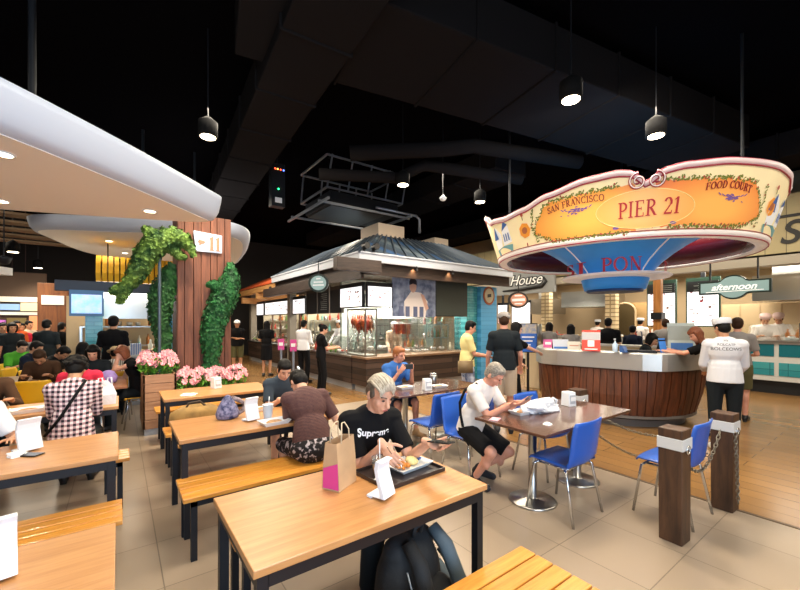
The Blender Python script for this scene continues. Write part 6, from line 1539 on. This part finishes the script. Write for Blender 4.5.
# ------------------------------------------------------------------ yellow chairs and small tables at left
t4 = thing('square_table', 'small red brown table in front of the man in navy', 'table', (-1.3,8.35,0), 0, 'small pedestal tables at left'); b = MB(); b.bb(-.35,.3,-.4,.55,.72,.75); b.build('tabletop', woodmat('reddish_top','#7a4a30','#9c6844',.3,(1,10,10)), t4, bevel=.004)
b = MB(); b.lathe([(.21,0),(.215,.006),(.06,.026),(.035,.04),(.035,.70),(.15,.715),(.15,.72)], n=24); b.build('pedestal', steel, t4, True)
dup(t4, (-.20,6.98,0), 0, 'small red brown table between the sitters near the left food counter')
yc0 = chair('yellow_chair', 'yellow chair under the woman in the off shoulder top', yellow_seat, .42); yc0['group'] = 'yellow shell chairs'; yc0.location = (.26,7.42,0); yc0.rotation_euler = (0,0,PI/2+.05)
for x, y, d, l in ((-1.35,9.5,(.9,-.3),'yellow chair under the man in the navy sweater'),(-1.05,9.0,(.9,-.45),'yellow chair under the person in black bending over food'),(-.95,8.35,(-.1,-1),'yellow chair under the person in the brown sweater'),
  (-.52,8.25,(.3,1),'yellow chair under the woman with long black hair'),(-.30,7.60,(-.1,-1),'yellow chair under the person with the lilac bag'),(-.06,8.12,(.1,1),'yellow chair under the child in the straw hat'),
  (-.95,7.55,(.1,1),'empty yellow chair, its back seen just left of the checked shirt'),(-1.28,7.1,(.5,1),'empty yellow chair near the left picture edge'),(-1.63,10.5,(.6,-.8),'yellow chair under the person in bright green'),(-1.53,11.66,(.7,-.7),'yellow chair under the man in grey')):
    dup(yc0, (x,y,0), math.atan2(d[1],d[0])-PI/2, l)

# ------------------------------------------------------------------ things on the oak tables
TZ = .7505
# paper carrier bag with magenta mark
pb = thing('paper_bag', 'brown paper carrier bag with a magenta patch on the foreground table', 'bag', (.985,1.90,TZ), .50)
b = MB(); b.rings([[V((-.085,-.055,0)),V((.085,-.055,0)),V((.085,.055,0)),V((-.085,.055,0))],[V((-.088,-.05,.12)),V((.088,-.05,.12)),V((.086,.05,.12)),V((-.086,.05,.12))],[V((-.082,-.035,.25)),V((.084,-.038,.262)),V((.082,.035,.255)),V((-.083,.037,.25))]], True, False)
o = b.build('bag_body', kraft, pb); s = o.modifiers.new('thick','SOLIDIFY'); s.thickness = .002
b = MB(); b.face([(-.0885,-.052,.01),(-.0885,.048,.01),(-.0895,.045,.115),(-.0895,-.047,.15)]); q = b.build('magenta_patch', mat('magenta_print','#d2418a',.7), pb); s = q.modifiers.new('thick','SOLIDIFY'); s.thickness = .002; s.offset = 0
for y in (-.036,.036): b = MB(); b.tube([(-.04,y,.24),(-.035,y,.31),(-.012,y*.6,.345),(.015,y*.6,.345),(.035,y,.305),(.04,y,.24)], .0035, 6); b.build('handle', mat('twisted_paper','#d8c4a4',.8), pb, True)
# tray, plate, food, cup
tr = thing('tray', 'dark brown serving tray under the plate of food', 'tray', (1.36,1.84,TZ), .06)
b = MB(); b.bb(-.215,.215,-.15,.15,0,.008)
for s in (-1,1): b.bar((s*.215,-.155,.012),(s*.228,.155,.012),.008,.024); b.bar((-.22,s*.155,.012),(.22,s*.155,.012),.008,.024)
b.build('tray_body', mat('tray_brown','#2f2523',.35), tr, bevel=.003)
pl = thing('plate', 'white rectangular plate of fried food on the dark tray', 'plate', (1.43,1.86,TZ+.009), .12); b = MB(); b.rings([[V((-.10,-.07,0)),V((.10,-.07,0)),V((.10,.07,0)),V((-.10,.07,0))],[V((-.135,-.095,.03)),V((.135,-.095,.03)),V((.135,.095,.03)),V((-.135,.095,.03))],[V((-.13,-.09,.03)),V((.13,-.09,.03)),V((.13,.09,.03)),V((-.13,.09,.03))],[V((-.098,-.068,.008)),V((.098,-.068,.008)),V((.098,.068,.008)),V((-.098,.068,.008))]]); b.build('dish', mat('porcelain','#eef0f0',.2), pl, bevel=.003)
fr = [mat('fried_orange','#c97a2a',.6,var=.4,scale=60), mat('rice_yellow','#e6cf8c',.7,var=.15,scale=90), mat('lettuce','#9ab860',.5,var=.3,scale=40)]
R = random.Random(4)
for nm, m, n, cx, cy, rx, ry, s0 in (('fried_piece',fr[0],9,-.055,0,.045,.05,.02),('rice',fr[1],1,.03,.0,.05,.05,.05),('lettuce_leaf',fr[2],5,.075,.03,.03,.03,.024)):
    for i in range(n):
        b = MB(); r = s0*R.uniform(.8,1.2); b.ell((0,0,0),(r,r*R.uniform(.6,.9),r*.55), None, 10, 6); o = b.build(nm, m, None, True); o.location = V((1.43,1.86,TZ+.009+.012+r*.5))+V((cx+R.uniform(-rx,rx)*(n>1), cy+R.uniform(-ry,ry)*(n>1), R.uniform(0,.014)*(n>1))); o.rotation_euler = (R.uniform(-.4,.4),R.uniform(-.4,.4),R.uniform(0,6))
        tag(o, {'fried_piece':'crisp fried piece of food on the white rectangular plate','rice':'mound of yellow rice on the white rectangular plate','lettuce_leaf':'green salad leaf on the white rectangular plate'}[nm], 'food', {'fried_piece':'fried pieces on the plate','rice':None,'lettuce_leaf':'salad leaves on the plate'}[nm])
b = MB(); b.bb(-.02,.02,-.012,.012,0,.006); o = b.build('sauce_sachet', mat('sachet_blue','#3a63b0',.5), None, loc=(1.515,1.86,TZ+.041)); o.rotation_euler = (0,.0,.5); tag(o, 'small blue sachet on the rim of the plate', 'sachet')
clear = mat('clear_plastic','#e8efee',.08,trans=.85,alpha=.6)
cu = thing('plastic_cup', 'clear plastic cup of pale orange drink with straw on the tray', 'cup', (1.215,1.86,TZ+.009)); b = MB(); b.lathe([(.028,0),(.030,.002),(.04,.105),(.042,.107),(.0385,.105),(.029,.004)], n=20); b.build('cup_wall', clear, cu, True); b = MB(); b.lathe([(.001,.004),(.0285,.004),(.034,.06),(.001,.06)], n=20); b.build('drink', mat('orange_drink','#e0a765',.2), cu, True); b = MB(); b.cyl((.01,0,.01),(.03,.035,.2),.0035); b.build('straw', white_plastic, cu, True)
fk = thing('spoon', 'metal spoon in the hand of the young man in black', 'spoon', (1.235,1.80,.885)); b = MB(); b.cap((0,0,.05),(.10,.03,-.075),.003,.004,6); b.ell((.118,.035,-.095),(.014,.018,.018)); b.build('handle', chrome, fk, True)
def phone(label, p, rz, tilt, roll, m=black_plastic, sm=None):
    t = thing('phone', label, 'phone', p); t.rotation_euler = (tilt, roll, rz); b = MB(); b.bb(-.037,.037,-.075,.075,-.004,.004); b.build('case', m, t, bevel=.003); b = MB(); b.bb(-.034,.034,-.07,.07,.004,.0045); b.build('screen', sm or mat('phone_screen','#20242c',.1), t)
def hold(info, s, off=.03): return info['w'](info['wri'][s])
h = hold(m1,-1); phone('black phone held flat by the young man in black', h+V((.01,-.10,.028)), .25, -.1, .1)
h = (hold(m2,-1)+hold(m2,1))/2; phone('phone held in both hands by the man in the white polo shirt', h+V((.02,-.115,.05)), .15, -.75, 0, mat('phone_grey','#54565c',.3), mat('phone_bright','#8c93b0',.2,emit=.3))
h = (hold(m3,-1)+hold(m3,1))/2; phone('dark phone held up by the man in the blue shirt', h+V((0,-.07,.09)), 0, -1.2, PI/2)
h = (hold(s14,-1)+hold(s14,1))/2; phone('phone held by the man in the pale yellow shirt', h+V((.07,-.05,.06)), -.99, -.8, 0, mat('phone_grey','#54565c',.3))
# napkin / menu cards
def card(label, x, y, z, rz, h=.215, w=.10):
    t = thing('menu_card', label, 'card', (x,y,z), rz, 'white table cards'); b = MB(); n = 10; A = []; 
    P = [(.055,.0),(.055,.012),(-.03,.012),(-.018,.05),(.0,.10),(.012,.15),(.004,.19),(-.014,h)]
    for s in (-w/2, w/2): A.append([V((s,y_,z_)) for y_, z_ in P]+[V((s,y_+.028*(1-.25*k/7),z_+.004)) for k,(y_,z_) in reversed(list(enumerate(P)))])
    b.rings(A); b.build('card_body', mat('card_white','#e9edf3',.45), t, bevel=.002); return t
card('white curved table card on the foreground table by the tray', 1.10,1.62,TZ,.35,.19)
def dispenser(label, x, y, z, rz):
    t = thing('napkin_dispenser', label, 'napkin dispenser', (x,y,z), rz, 'white napkin dispensers'); b = MB(); b.rings([[V((-.05,-.06,0)),V((.05,-.06,0)),V((.05,.06,0)),V((-.05,.06,0))],[V((-.05,-.05,.15)),V((.05,-.05,.15)),V((.05,.05,.15)),V((-.05,.05,.15))]]); b.build('shell', white_plastic, t, bevel=.006)
    b = MB(); b.bb(-.035,.035,-.062,-.054,.03,.12); b.build('opening', mat('napkin_grey','#b9bcc2',.6), t); b = MB(); b.bb(-.03,.03,-.068,-.06,.06,.10); b.build('napkin', paper_white, t)
card('white curved table card beside the patterned bag', .98,3.60,TZ,.25,.21,.12)
p = G(216,388,.75); dispenser('white napkin dispenser on the table before the planter', p.x, p.y, TZ, .3)
card('leaning white menu card on the left table', -.50,3.68,TZ,.55,.225,.13)
p = G(4,582,.75); card('white table card at the bottom left picture corner', p.x-.02,p.y+.02,TZ,.2)
def crumple(label, p, r, seed, name='tissue', cat='tissue', m=paper_white, flat_=.4):
    R = random.Random(seed); bm = bmesh.new(); bmesh.ops.create_icosphere(bm, subdivisions=3, radius=1)
    for v in bm.verts:
        n = noise.noise(v.co*1.8+V((seed*3.1,0,0)))*.45+noise.noise(v.co*4+V((0,seed,0)))*.22; v.co *= (1+n); v.co.z = max(v.co.z, -.35)*flat_; v.co *= r
    mn = min(v.co.z for v in bm.verts)
    for v in bm.verts: v.co.z -= mn
    me = bpy.data.meshes.new(name); bm.to_mesh(me); bm.free(); me.materials.append(m); o = bpy.data.objects.new(name, me); C.objects.link(o); o.location = p; return tag(o, label, cat)
p = G(16,456,.75); crumple('crumpled white tissue in front of the leaning menu card at left', (p.x,p.y,TZ), .055, 1)
p = G(10,446,.75); crumple('folded white napkin behind the crumpled tissue at left', (p.x+.1,p.y+.04,TZ), .06, 2, flat_=.8)
p = G(24,455,.75); phone('dark phone lying by the crumpled tissue at left', (p.x+.03,p.y-.03,TZ+.005), .9, 0, 0)
p = G(175,398,.75); crumple('flat white tissue on the table before the planter', (p.x+.16,p.y+.12,TZ), .085, 3, flat_=.18)
p = G(376,478,.75); crumple('small white napkin on the dark tray', (1.19,1.80,TZ+.009), .035, 4)
# middle table: patterned bag, white cup, tray, hat/bag on the bench
p = G(229,420,.75)
pg = thing('cloth_bag', 'blue and white patterned cloth bag on the middle oak table', 'bag', (p.x,p.y+.06,TZ)); b = MB(); b.lathe([(.05,0),(.095,.01),(.105,.05),(.085,.11),(.06,.16),(.035,.195),(.02,.215),(.005,.22)], n=20)
o = b.build('bag_body', mat('patterned_blue','#1d2650',.7,col2='#8d8aa8',scale=30), pg, True); o.scale = (1,.75,1); b = MB(); b.tube([(.1,0,.04),(.15,.02,.06),(.16,.02,.12),(.10,.02,.16),(.04,0,.19)], .022, 8); b.build('side_fold', mat('patterned_brown','#5a4440',.7,col2='#a89aa0',scale=26), pg, True)
p = G(268,421,.75); wc = thing('paper_cup', 'tall pale blue cup with straw beside the woman in grey', 'cup', (p.x,p.y,TZ)); b = MB(); b.lathe([(.033,0),(.035,.003),(.046,.15),(.049,.152),(.044,.148),(.01,.146)], n=20); b.build('cup_wall', mat('cup_pale','#cdd9e6',.4), wc, True); b = MB(); b.cyl((.005,0,.14),(.012,0,.22),.004); b.build('straw', white_plastic, wc, True)
def foodbox(label, p, rz, s=1.): 
    t = thing('food_tray', label, 'tray', p, rz); b = MB(); b.rings([[V((-.10,-.065,0))*s,V((.10,-.065,0))*s,V((.10,.065,0))*s,V((-.10,.065,0))*s],[V((-.125,-.085,.035))*s,V((.125,-.085,.035))*s,V((.125,.085,.035))*s,V((-.125,.085,.035))*s],[V((-.12,-.08,.035))*s,V((.12,-.08,.035))*s,V((.12,.08,.035))*s,V((-.12,.08,.035))*s],[V((-.097,-.062,.008))*s,V((.097,-.062,.008))*s,V((.097,.062,.008))*s,V((-.097,.062,.008))*s]]); b.build('dish', mat('porcelain','#eef0f0',.2), t)
    b = MB(); b.ell((0,0,.018*s),(.07*s,.045*s,.018*s)); b.build('food_rest', mat('food_rest','#b98c5e',.6,var=.4,scale=40), t, True)
p = G(276,425,.75); foodbox('white food tray in front of the person in maroon', (p.x,p.y+.05,TZ), .1)
p = G(262,410,.75); foodbox('white food tray behind the tall pale blue cup', (p.x,p.y,TZ), .1, .8)
b = MB(); b.lathe([(.05,0),(.2,.0),(.235,.06),(.22,.13),(.13,.17),(.08,.15)], n=18); o = b.build('bag_body', mat('brown_canvas','#94733f',.85,var=.3,scale=9), None, True)
bb_ = thing('canvas_bag', 'slouching brown canvas bag on the bench behind the middle table', 'bag', (.72,4.9,.451)); o.parent = bb_; o.scale = (1.2,.7,1.45); b = MB(); b.tube([(-.12,0,.2),(-.08,0,.28),(.03,0,.29),(.1,0,.22)], .012, 6); b.build('handle', mat('dark_brown_strap','#3a2a18',.7), bb_, True)
# left table with the checked shirt
p = G(108,420,.75); wb = thing('carrier_bag', 'white carrier bag at the right end of the checked shirt table', 'bag', (-.12,5.30,TZ)); b = MB(); b.rings([[V((-.12,-.07,0)),V((.12,-.07,0)),V((.12,.07,0)),V((-.12,.07,0))],[V((-.14,-.08,.1)),V((.13,-.08,.12)),V((.13,.08,.1)),V((-.14,.08,.1))],[V((-.10,-.03,.2)),V((.09,-.03,.21)),V((.09,.03,.2)),V((-.10,.03,.2))],[V((-.03,-.01,.27)),V((.03,-.01,.27)),V((.03,.01,.27)),V((-.03,.01,.27))]])
o = b.build('bag_body', mat('thin_plastic','#dfe2e8',.4,bump=.6,scale=14), wb, False); wb.scale = (.8,.85,.95)
for s in (-.05,.05): b = MB(); b.tube([(s-.03,0,.19),(s-.02,0,.3),(s+.02,0,.3),(s+.03,0,.19)], .008, 6); b.build('handle', MATS['thin_plastic'], wb, True)
p = G(28,412,.75); foodbox('plate of food at the left on the checked shirt table', (p.x,p.y,TZ), .2, 1.1)
b = MB(); b.lathe([(.04,0),(.1,.02),(.11,.1),(.07,.17),(.03,.19)], n=16); o = b.build('lilac_bag', mat('lilac_cloth','#9a82c4',.7,var=.25,scale=10), None, True, loc=(-.12,7.05,.752)); tag(o, 'lilac bag on the small table by the left food counter', 'bag')

# ------------------------------------------------------------------ things on the dark tables
p = G(546,411,.75)
cb = thing('carrier_bag', 'crumpled white carrier bag lying on the dark table', 'bag', (3.45,2.27,TZ)); R = random.Random(9); bm = bmesh.new(); bmesh.ops.create_icosphere(bm, subdivisions=4, radius=1)
for v in bm.verts:
    n = noise.noise(v.co*1.5)*.35+noise.noise(v.co*3.6+V((4,1,0)))*.22; v.co *= 1+n; v.co = V((v.co.x*.24, v.co.y*.12, max(-.3, v.co.z)*.095))
mn = min(v.co.z for v in bm.verts)
for v in bm.verts: v.co.z -= mn
me = bpy.data.meshes.new('bag_body'); bm.to_mesh(me); bm.free(); me.materials.append(mat('thin_plastic','#dfe2e8',.4,bump=.6,scale=14)); o = bpy.data.objects.new('bag_body', me); C.objects.link(o); o.parent = cb
for x in (-.2,.2): b = MB(); b.tube([(x*.6,0,.07),(x*.9,-.02,.11),(x*1.15,-.03,.085),(x*1.1,-.02,.03)], .014, 6); b.build('handle', me.materials[0], cb, True)
p = G(571,405,.75); dispenser('steel edged napkin dispenser behind the carrier bag on the dark table', p.x-.05, p.y+.0, TZ, -.25)
p = G(524,414,.75); foodbox('white food tray in front of the man in the white polo', (p.x,p.y+.02,TZ), -.1, .95)
p = G(546,409,.75); crumple('used napkin beside the food tray of the man in white polo', (3.03,1.93,TZ), .035, 6)
b = MB(); b.bb(-.06,.06,-.04,.04,0,.006); o = b.build('paper_slip', mat('pink_paper','#d9a9b4',.7), None, loc=(2.80,2.32,TZ)); o.rotation_euler = (0,0,.4); tag(o, 'pink slip of paper at the corner of the dark table', 'paper')
p = G(427,390,.75); dispenser('white napkin dispenser on the table of the man in blue', p.x, p.y, TZ, -.3)
sj = thing('jar', 'round steel jar behind the napkin dispenser of the man in blue', 'jar', (3.72,4.22,TZ)); b = MB(); b.lathe([(.05,0),(.055,.01),(.055,.12),(.045,.13)], n=16); b.build('jar_body', steel, sj, True); b = MB(); b.lathe([(.05,.13),(.05,.15),(.01,.16)], n=16); b.build('lid', chrome, sj, True)
p = G(441,386,.75); foodbox('white food tray right of the napkin dispenser of the man in blue', (3.55,3.92,TZ), -.2, .9)
p = G(404,388,.75); foodbox('white food tray in front of the man in the blue shirt', (3.12,4.12,TZ), 0, .9)

# ------------------------------------------------------------------ backpack under the foreground table
bp_ = thing('backpack', 'large black and grey backpack on the floor under the foreground table', 'backpack', (1.25,1.62,0), .25); bp_.scale = (1.25,1.2,1.1)
bk = mat('backpack_black','#17191c',.8,bump=.3,scale=25); bkg = mat('backpack_grey','#4c5a63',.75,bump=.2,scale=25)
b = MB(); b.ell((0,0,.24),(.175,.13,.25)); b.cap((-.1,0,.12),(.1,0,.12),.125,.12,12); b.cap((-.07,.0,.42),(.07,0,.42),.07,.07,12); o = b.build('pack_body', bk, bp_, True); remesh(o,.015,4)
b = MB(); b.ell((.02,-.12,.16),(.135,.07,.15)); o = b.build('front_pocket', bk, bp_, True); remesh(o,.012,3)
b = MB(); b.ell((.19,.0,.14),(.06,.09,.12)); o = b.build('side_pocket', bkg, bp_, True); remesh(o,.012,2)
for s in (-.08,.09):
    b = MB(); b.tube([(s,-.06,.49),(s*1.1,-.13,.42),(s*1.25,-.19,.27),(s*1.3,-.18,.12),(s*1.2,-.12,.05)], [.028,.034,.034,.026,.014], 8); b.build('shoulder_strap', bk if s < 0 else bkg, bp_, True)
b = MB(); b.tube([(.02,-.05,.49),(.02,-.06,.535),(-.03,-.06,.535),(-.03,-.05,.49)], .01, 6); b.build('grab_handle', bk, bp_, True)
b = MB(); b.tube([(-.13,-.1,.4),(-.12,-.14,.25),(-.11,-.12,.1)], .004, 5); b.build('zip', mat('zip_grey','#8d949a',.4,.6), bp_, True)
b = MB(); b.tube([(.2,-.02,.3),(.26,-.04,.2),(.3,-.02,.08),(.38,-.04,.02)], .008, 6); b.build('loose_strap', bk, bp_, True)

# ------------------------------------------------------------------ things on the round counter
def kpos(px, R, z=1.182):
    bx = math.atan((px-400)/FPX); d0 = FW*math.cos(bx)+RT*math.sin(bx); cx = V((KX,KY,0)); bq = d0.dot(cx); disc = bq*bq-(cx.dot(cx)-R*R); q = d0*(bq-math.sqrt(max(0,disc))); return V((q.x,q.y,z))
FACE = math.atan2(.593*0-KY, -KX)
def stand_sign(name, label, px, R, w, h, m, marks=(), back=None, rz=0., cat='sign'):
    p = kpos(px, R); t = thing(name, label, cat, p, math.atan2(-p.y,-p.x)+PI/2+rz); M = Matrix.Rotation(-.2,3,'X')
    b = MB(); b.box(M @ V((0,0,h/2)), (w,.008,h), M); b.build('board', m, t)
    b = MB(); b.box(Matrix.Rotation(.28,3,'X') @ V((0,0,h*.46))+V((0,.085,0)), (w,.006,h*.92), Matrix.Rotation(.28,3,'X')); b.build('back_leaf', back or m, t)
    for i, (x, z, ww, hh, mm) in enumerate(marks): b = MB(); b.box(M @ V((x*w,-.006,z*h)), (ww*w,.004,hh*h), M); b.build('print', mm, t)
    return t
red_s = mat('sign_coral_red','#d8402f',.5,emit=.08); yl = mat('print_yellow','#f0b040',.5,emit=.08)
stand_sign('table_sign','red upright sign with a white square on the round counter',591,1.22,.27,.34,red_s,((0,.84,.7,.12,yl),(0,.35,.36,.3,paper_white),(0,.08,.7,.05,paper_white),(0,.62,.6,.04,paper_white)),white_plastic)
stand_sign('table_sign','white tent sign with black side on the round counter',561,1.28,.26,.17,mat('tent_pale','#c9cdd6',.5),((0,.15,.9,.2,mat('print_blue_band','#3a70b8',.5)),),black_plastic,.3)
stand_sign('table_sign','bright blue tent sign at the right of the round counter',664,1.22,.13,.22,mat('tent_blue','#3f7fd0',.4,emit=.08),(),black_plastic,.9)
stand_sign('table_sign','tall clear poster holder with pale sheet at the right of the counter',682,1.0+.16,.36,.46,mat('pale_sheet','#b9c3c0',.4),((0,.8,.7,.06,mat('print_teal_line','#6f9a94',.6)),(0,.6,.7,.04,mat('print_teal_line','#6f9a94',.6)),(0,.18,.8,.24,mat('print_blue_band','#3a70b8',.5))),None,.2,)
stand_sign('table_sign','small magenta leaflet holder at the left of the round counter',548,1.24,.17,.15,mat('leaflet_pink','#cf5f9c',.5),((0,.5,.6,.3,paper_white),),None,-.2)
stand_sign('table_sign','small pale price card on the round counter left of the red sign',574,1.20,.2,.14,mat('pale_sheet2','#d3cdbd',.5),((0,.5,.7,.1,coral),),None,0)
p = kpos(615,1.26); sb = thing('pump_bottle', 'clear sanitizer bottle on the round counter', 'bottle', p); b = MB(); b.lathe([(.035,0),(.038,.01),(.038,.12),(.012,.15),(.012,.165)], n=14); b.build('bottle_body', mat('pale_blue_plastic','#bcd0e4',.2), sb, True); b = MB(); b.cyl((0,0,.16),(0,0,.2),.006); b.bb(-.03,.012,-.008,.008,.195,.208); b.build('pump', white_plastic, sb)
p = kpos(624,1.27); b = MB(); b.rings([[V((-.06,-.04,0)),V((.06,-.04,0)),V((.06,.04,0)),V((-.06,.04,0))],[V((-.06,-.0,.1)),V((.06,-.0,.1)),V((.06,.04,.1)),V((-.06,.04,.1))]]); tag(b.build('card_reader', mat('reader_blue','#3b5f98',.4), None, loc=p), 'small blue card reader beside the sanitizer bottle', 'card reader')
p = kpos(640,1.24); mn_ = thing('keyboard', 'long black keyboard on the round counter', 'keyboard', p, math.atan2(-p.y,-p.x)+PI/2); b = MB(); b.bb(-.22,.22,-.06,.06,0,.035); b.build('case', black_plastic, mn_, bevel=.005); b = MB(); b.bb(-.2,.2,-.045,.045,.035,.04); b.build('keys', mat('key_grey','#2c2d31',.5), mn_)
p = W(566,345,9.6); ds = thing('dispenser', 'upright steel drink dispenser beyond the round counter', 'dispenser', (8.55,5.2+.55,0)); b = MB(); b.bb(-.2,.2,-.2,.2,0,1.05); b.build('cabinet', mat('pale_panel','#b9a78a',.5), ds, bevel=.01); b = MB(); b.cyl((0,0,1.05),(0,0,1.6),.12,n=18); b.build('tank', steel, ds, True); b = MB(); b.cyl((-.12,-.04,1.12),(-.18,-.06,1.12),.015); b.build('tap', black_plastic, ds, True)
# blue poster on a black stand left of the counter
p = G(528,392,0); ps = thing('poster_stand', 'blue poster on a black floor stand left of the round counter', 'poster', (p.x,p.y,0), math.atan2(-p.y,-p.x)+PI/2)
b = MB(); b.bb(-.03,.03,-.02,.02,0,.95); b.bb(-.2,.2,-.15,.15,0,.02); b.build('stand', black_plastic, ps); b = MB(); b.bb(-.21,.21,-.02,.01,.93,1.62); b.build('frame', black_plastic, ps); b = MB(); b.bb(-.19,.19,-.028,-.02,.95,1.38); b.build('blue_sheet', mat('poster_blue','#2c5fb8',.4,emit=.12,var=.2,scale=8), ps)
b = MB(); b.bb(-.19,.19,-.028,-.02,1.38,1.6); b.build('picture', mat('poster_food','#c9b79a',.5,col2='#7d8fb0',scale=14), ps)
for k in range(3): b = MB(); b.bb(-.14,.14-.04*k,-.031,-.028,1.28-.09*k,1.31-.09*k); b.build('print', paper_white, ps)
# sign posts in the aisle
for x, y, l in ((3.98,11.5,'pink sign on a grey post beside the woman in the black dress'),(4.08,10.75,'pink sign on a grey post beside the man in white')):
    ss = thing('post_sign', l, 'sign', (x,y,0), -.5, 'pink post signs'); b = MB(); b.lathe([(.15,0),(.15,.02),(.03,.03)], n=20); b.build('base', mat('grey_base','#6b6f78',.4,.5), ss, True); b = MB(); b.cyl((0,0,.03),(0,0,.85),.035); b.build('post', mat('grey_post2','#8a8f9c',.4,.3), ss); b = MB(); b.bb(-.09,.09,-.03,.01,.8,1.14); b.build('panel', mat('sign_magenta','#c9488e',.5,emit=.1), ss, bevel=.005); b = MB(); b.bb(-.06,.06,-.036,-.03,.93,1.03); b.build('print', paper_white, ss)
# ------------------------------------------------------------------ light
w = bpy.data.worlds.new('world'); sc.world = w; w.use_nodes = True
w.node_tree.nodes['Background'].inputs[0].default_value = (.9,.95,1.0,1); w.node_tree.nodes['Background'].inputs[1].default_value = .13
def area(name, loc, rot, sx, sy, e, col):
    l = bpy.data.lights.new(name, 'AREA'); l.shape = 'RECTANGLE'; l.size = sx; l.size_y = sy; l.energy = e; l.color = col
    o = bpy.data.objects.new(name, l); C.objects.link(o); o.location = loc; o.rotation_euler = rot; return o
def spot(name, loc, e, col=(1,.86,.66), ang=2.2, r=.1):
    l = bpy.data.lights.new(name, 'SPOT'); l.energy = e; l.color = col; l.spot_size = ang; l.spot_blend = .7; l.shadow_soft_size = r
    o = bpy.data.objects.new(name, l); C.objects.link(o); o.location = loc; return o
for p in LAMPS[:5]: spot('pendant_light', p-V((0,0,.05)), 260)
for p in LAMPS[5:]: spot('pendant_light', p-V((0,0,.05)), 160)
for p in DOWN: spot('canopy_light', p-V((0,0,.03)), 60, ang=2.4, r=.05)
for x in (1.5, 5.5, 9.5):
    for y in (-1, 2.6, 6, 10, 14): area('ceiling_fill', (x, y, 4.6), (0,0,0), 1.2, 1.2, 130, (1,.88,.7))  # added fill lights in a grid, no fittings at these points
for y in (0,4,9,13): area('ceiling_fill', (-3.5, y, 4.4), (0,0,0), 1.2, 1.2, 110, (1,.88,.7))  # more added fill along the left, also without fittings
o = area('window_daylight', (-1.5,-3.8,2.2), (PI/2*1.0,0,.25), 7, 3, 520, (.62,.79,1)); 

# lamps inside the stalls
for x, y, z, sx, sy, e in ((5.7,10.4,2.6,.5,3.5,150),(6.6,8.9,2.75,2.2,.8,190),(5.7,15,2.5,.6,4,150),(13.0,6.5,3.0,1.2,4,170),(13.0,2.2,3.0,1.2,4,190),(.3,10.2,2.3,2,.8,90),(13,10,3.0,1,3,110)):
    area('stall_light', (x,y,z), (0,0,0), sx, sy, e, (1,.92,.78))
area('cabinet_light', CABL-V((0,0,.03)), (0,0,0), .3, .8, 14, (1,.85,.65))
for p in WASH: spot('wash_light', V((p.x,7.045,2.93)), 22, (1,.6,.28), 1.5, .02).rotation_euler = (.25,0,0)
area('sign_fill', (5.2,2.4,4.6), (math.radians(35),0,math.atan2(3.34,7.38)-PI/2), 2.5, .4, 60, (1,.9,.75))  # added fill from above to brighten the ring sign, no fitting modelled
area('shop_light', (-2.5,13.5,3.2), (0,0,0), 3, 3, 160, (1,.88,.7))
area('aisle_fill', (3.0,11.0,4.2), (0,0,0), 1.2, 4, 160, (1,.88,.7))  # added fill that lifts the dark far aisle, not a lamp there
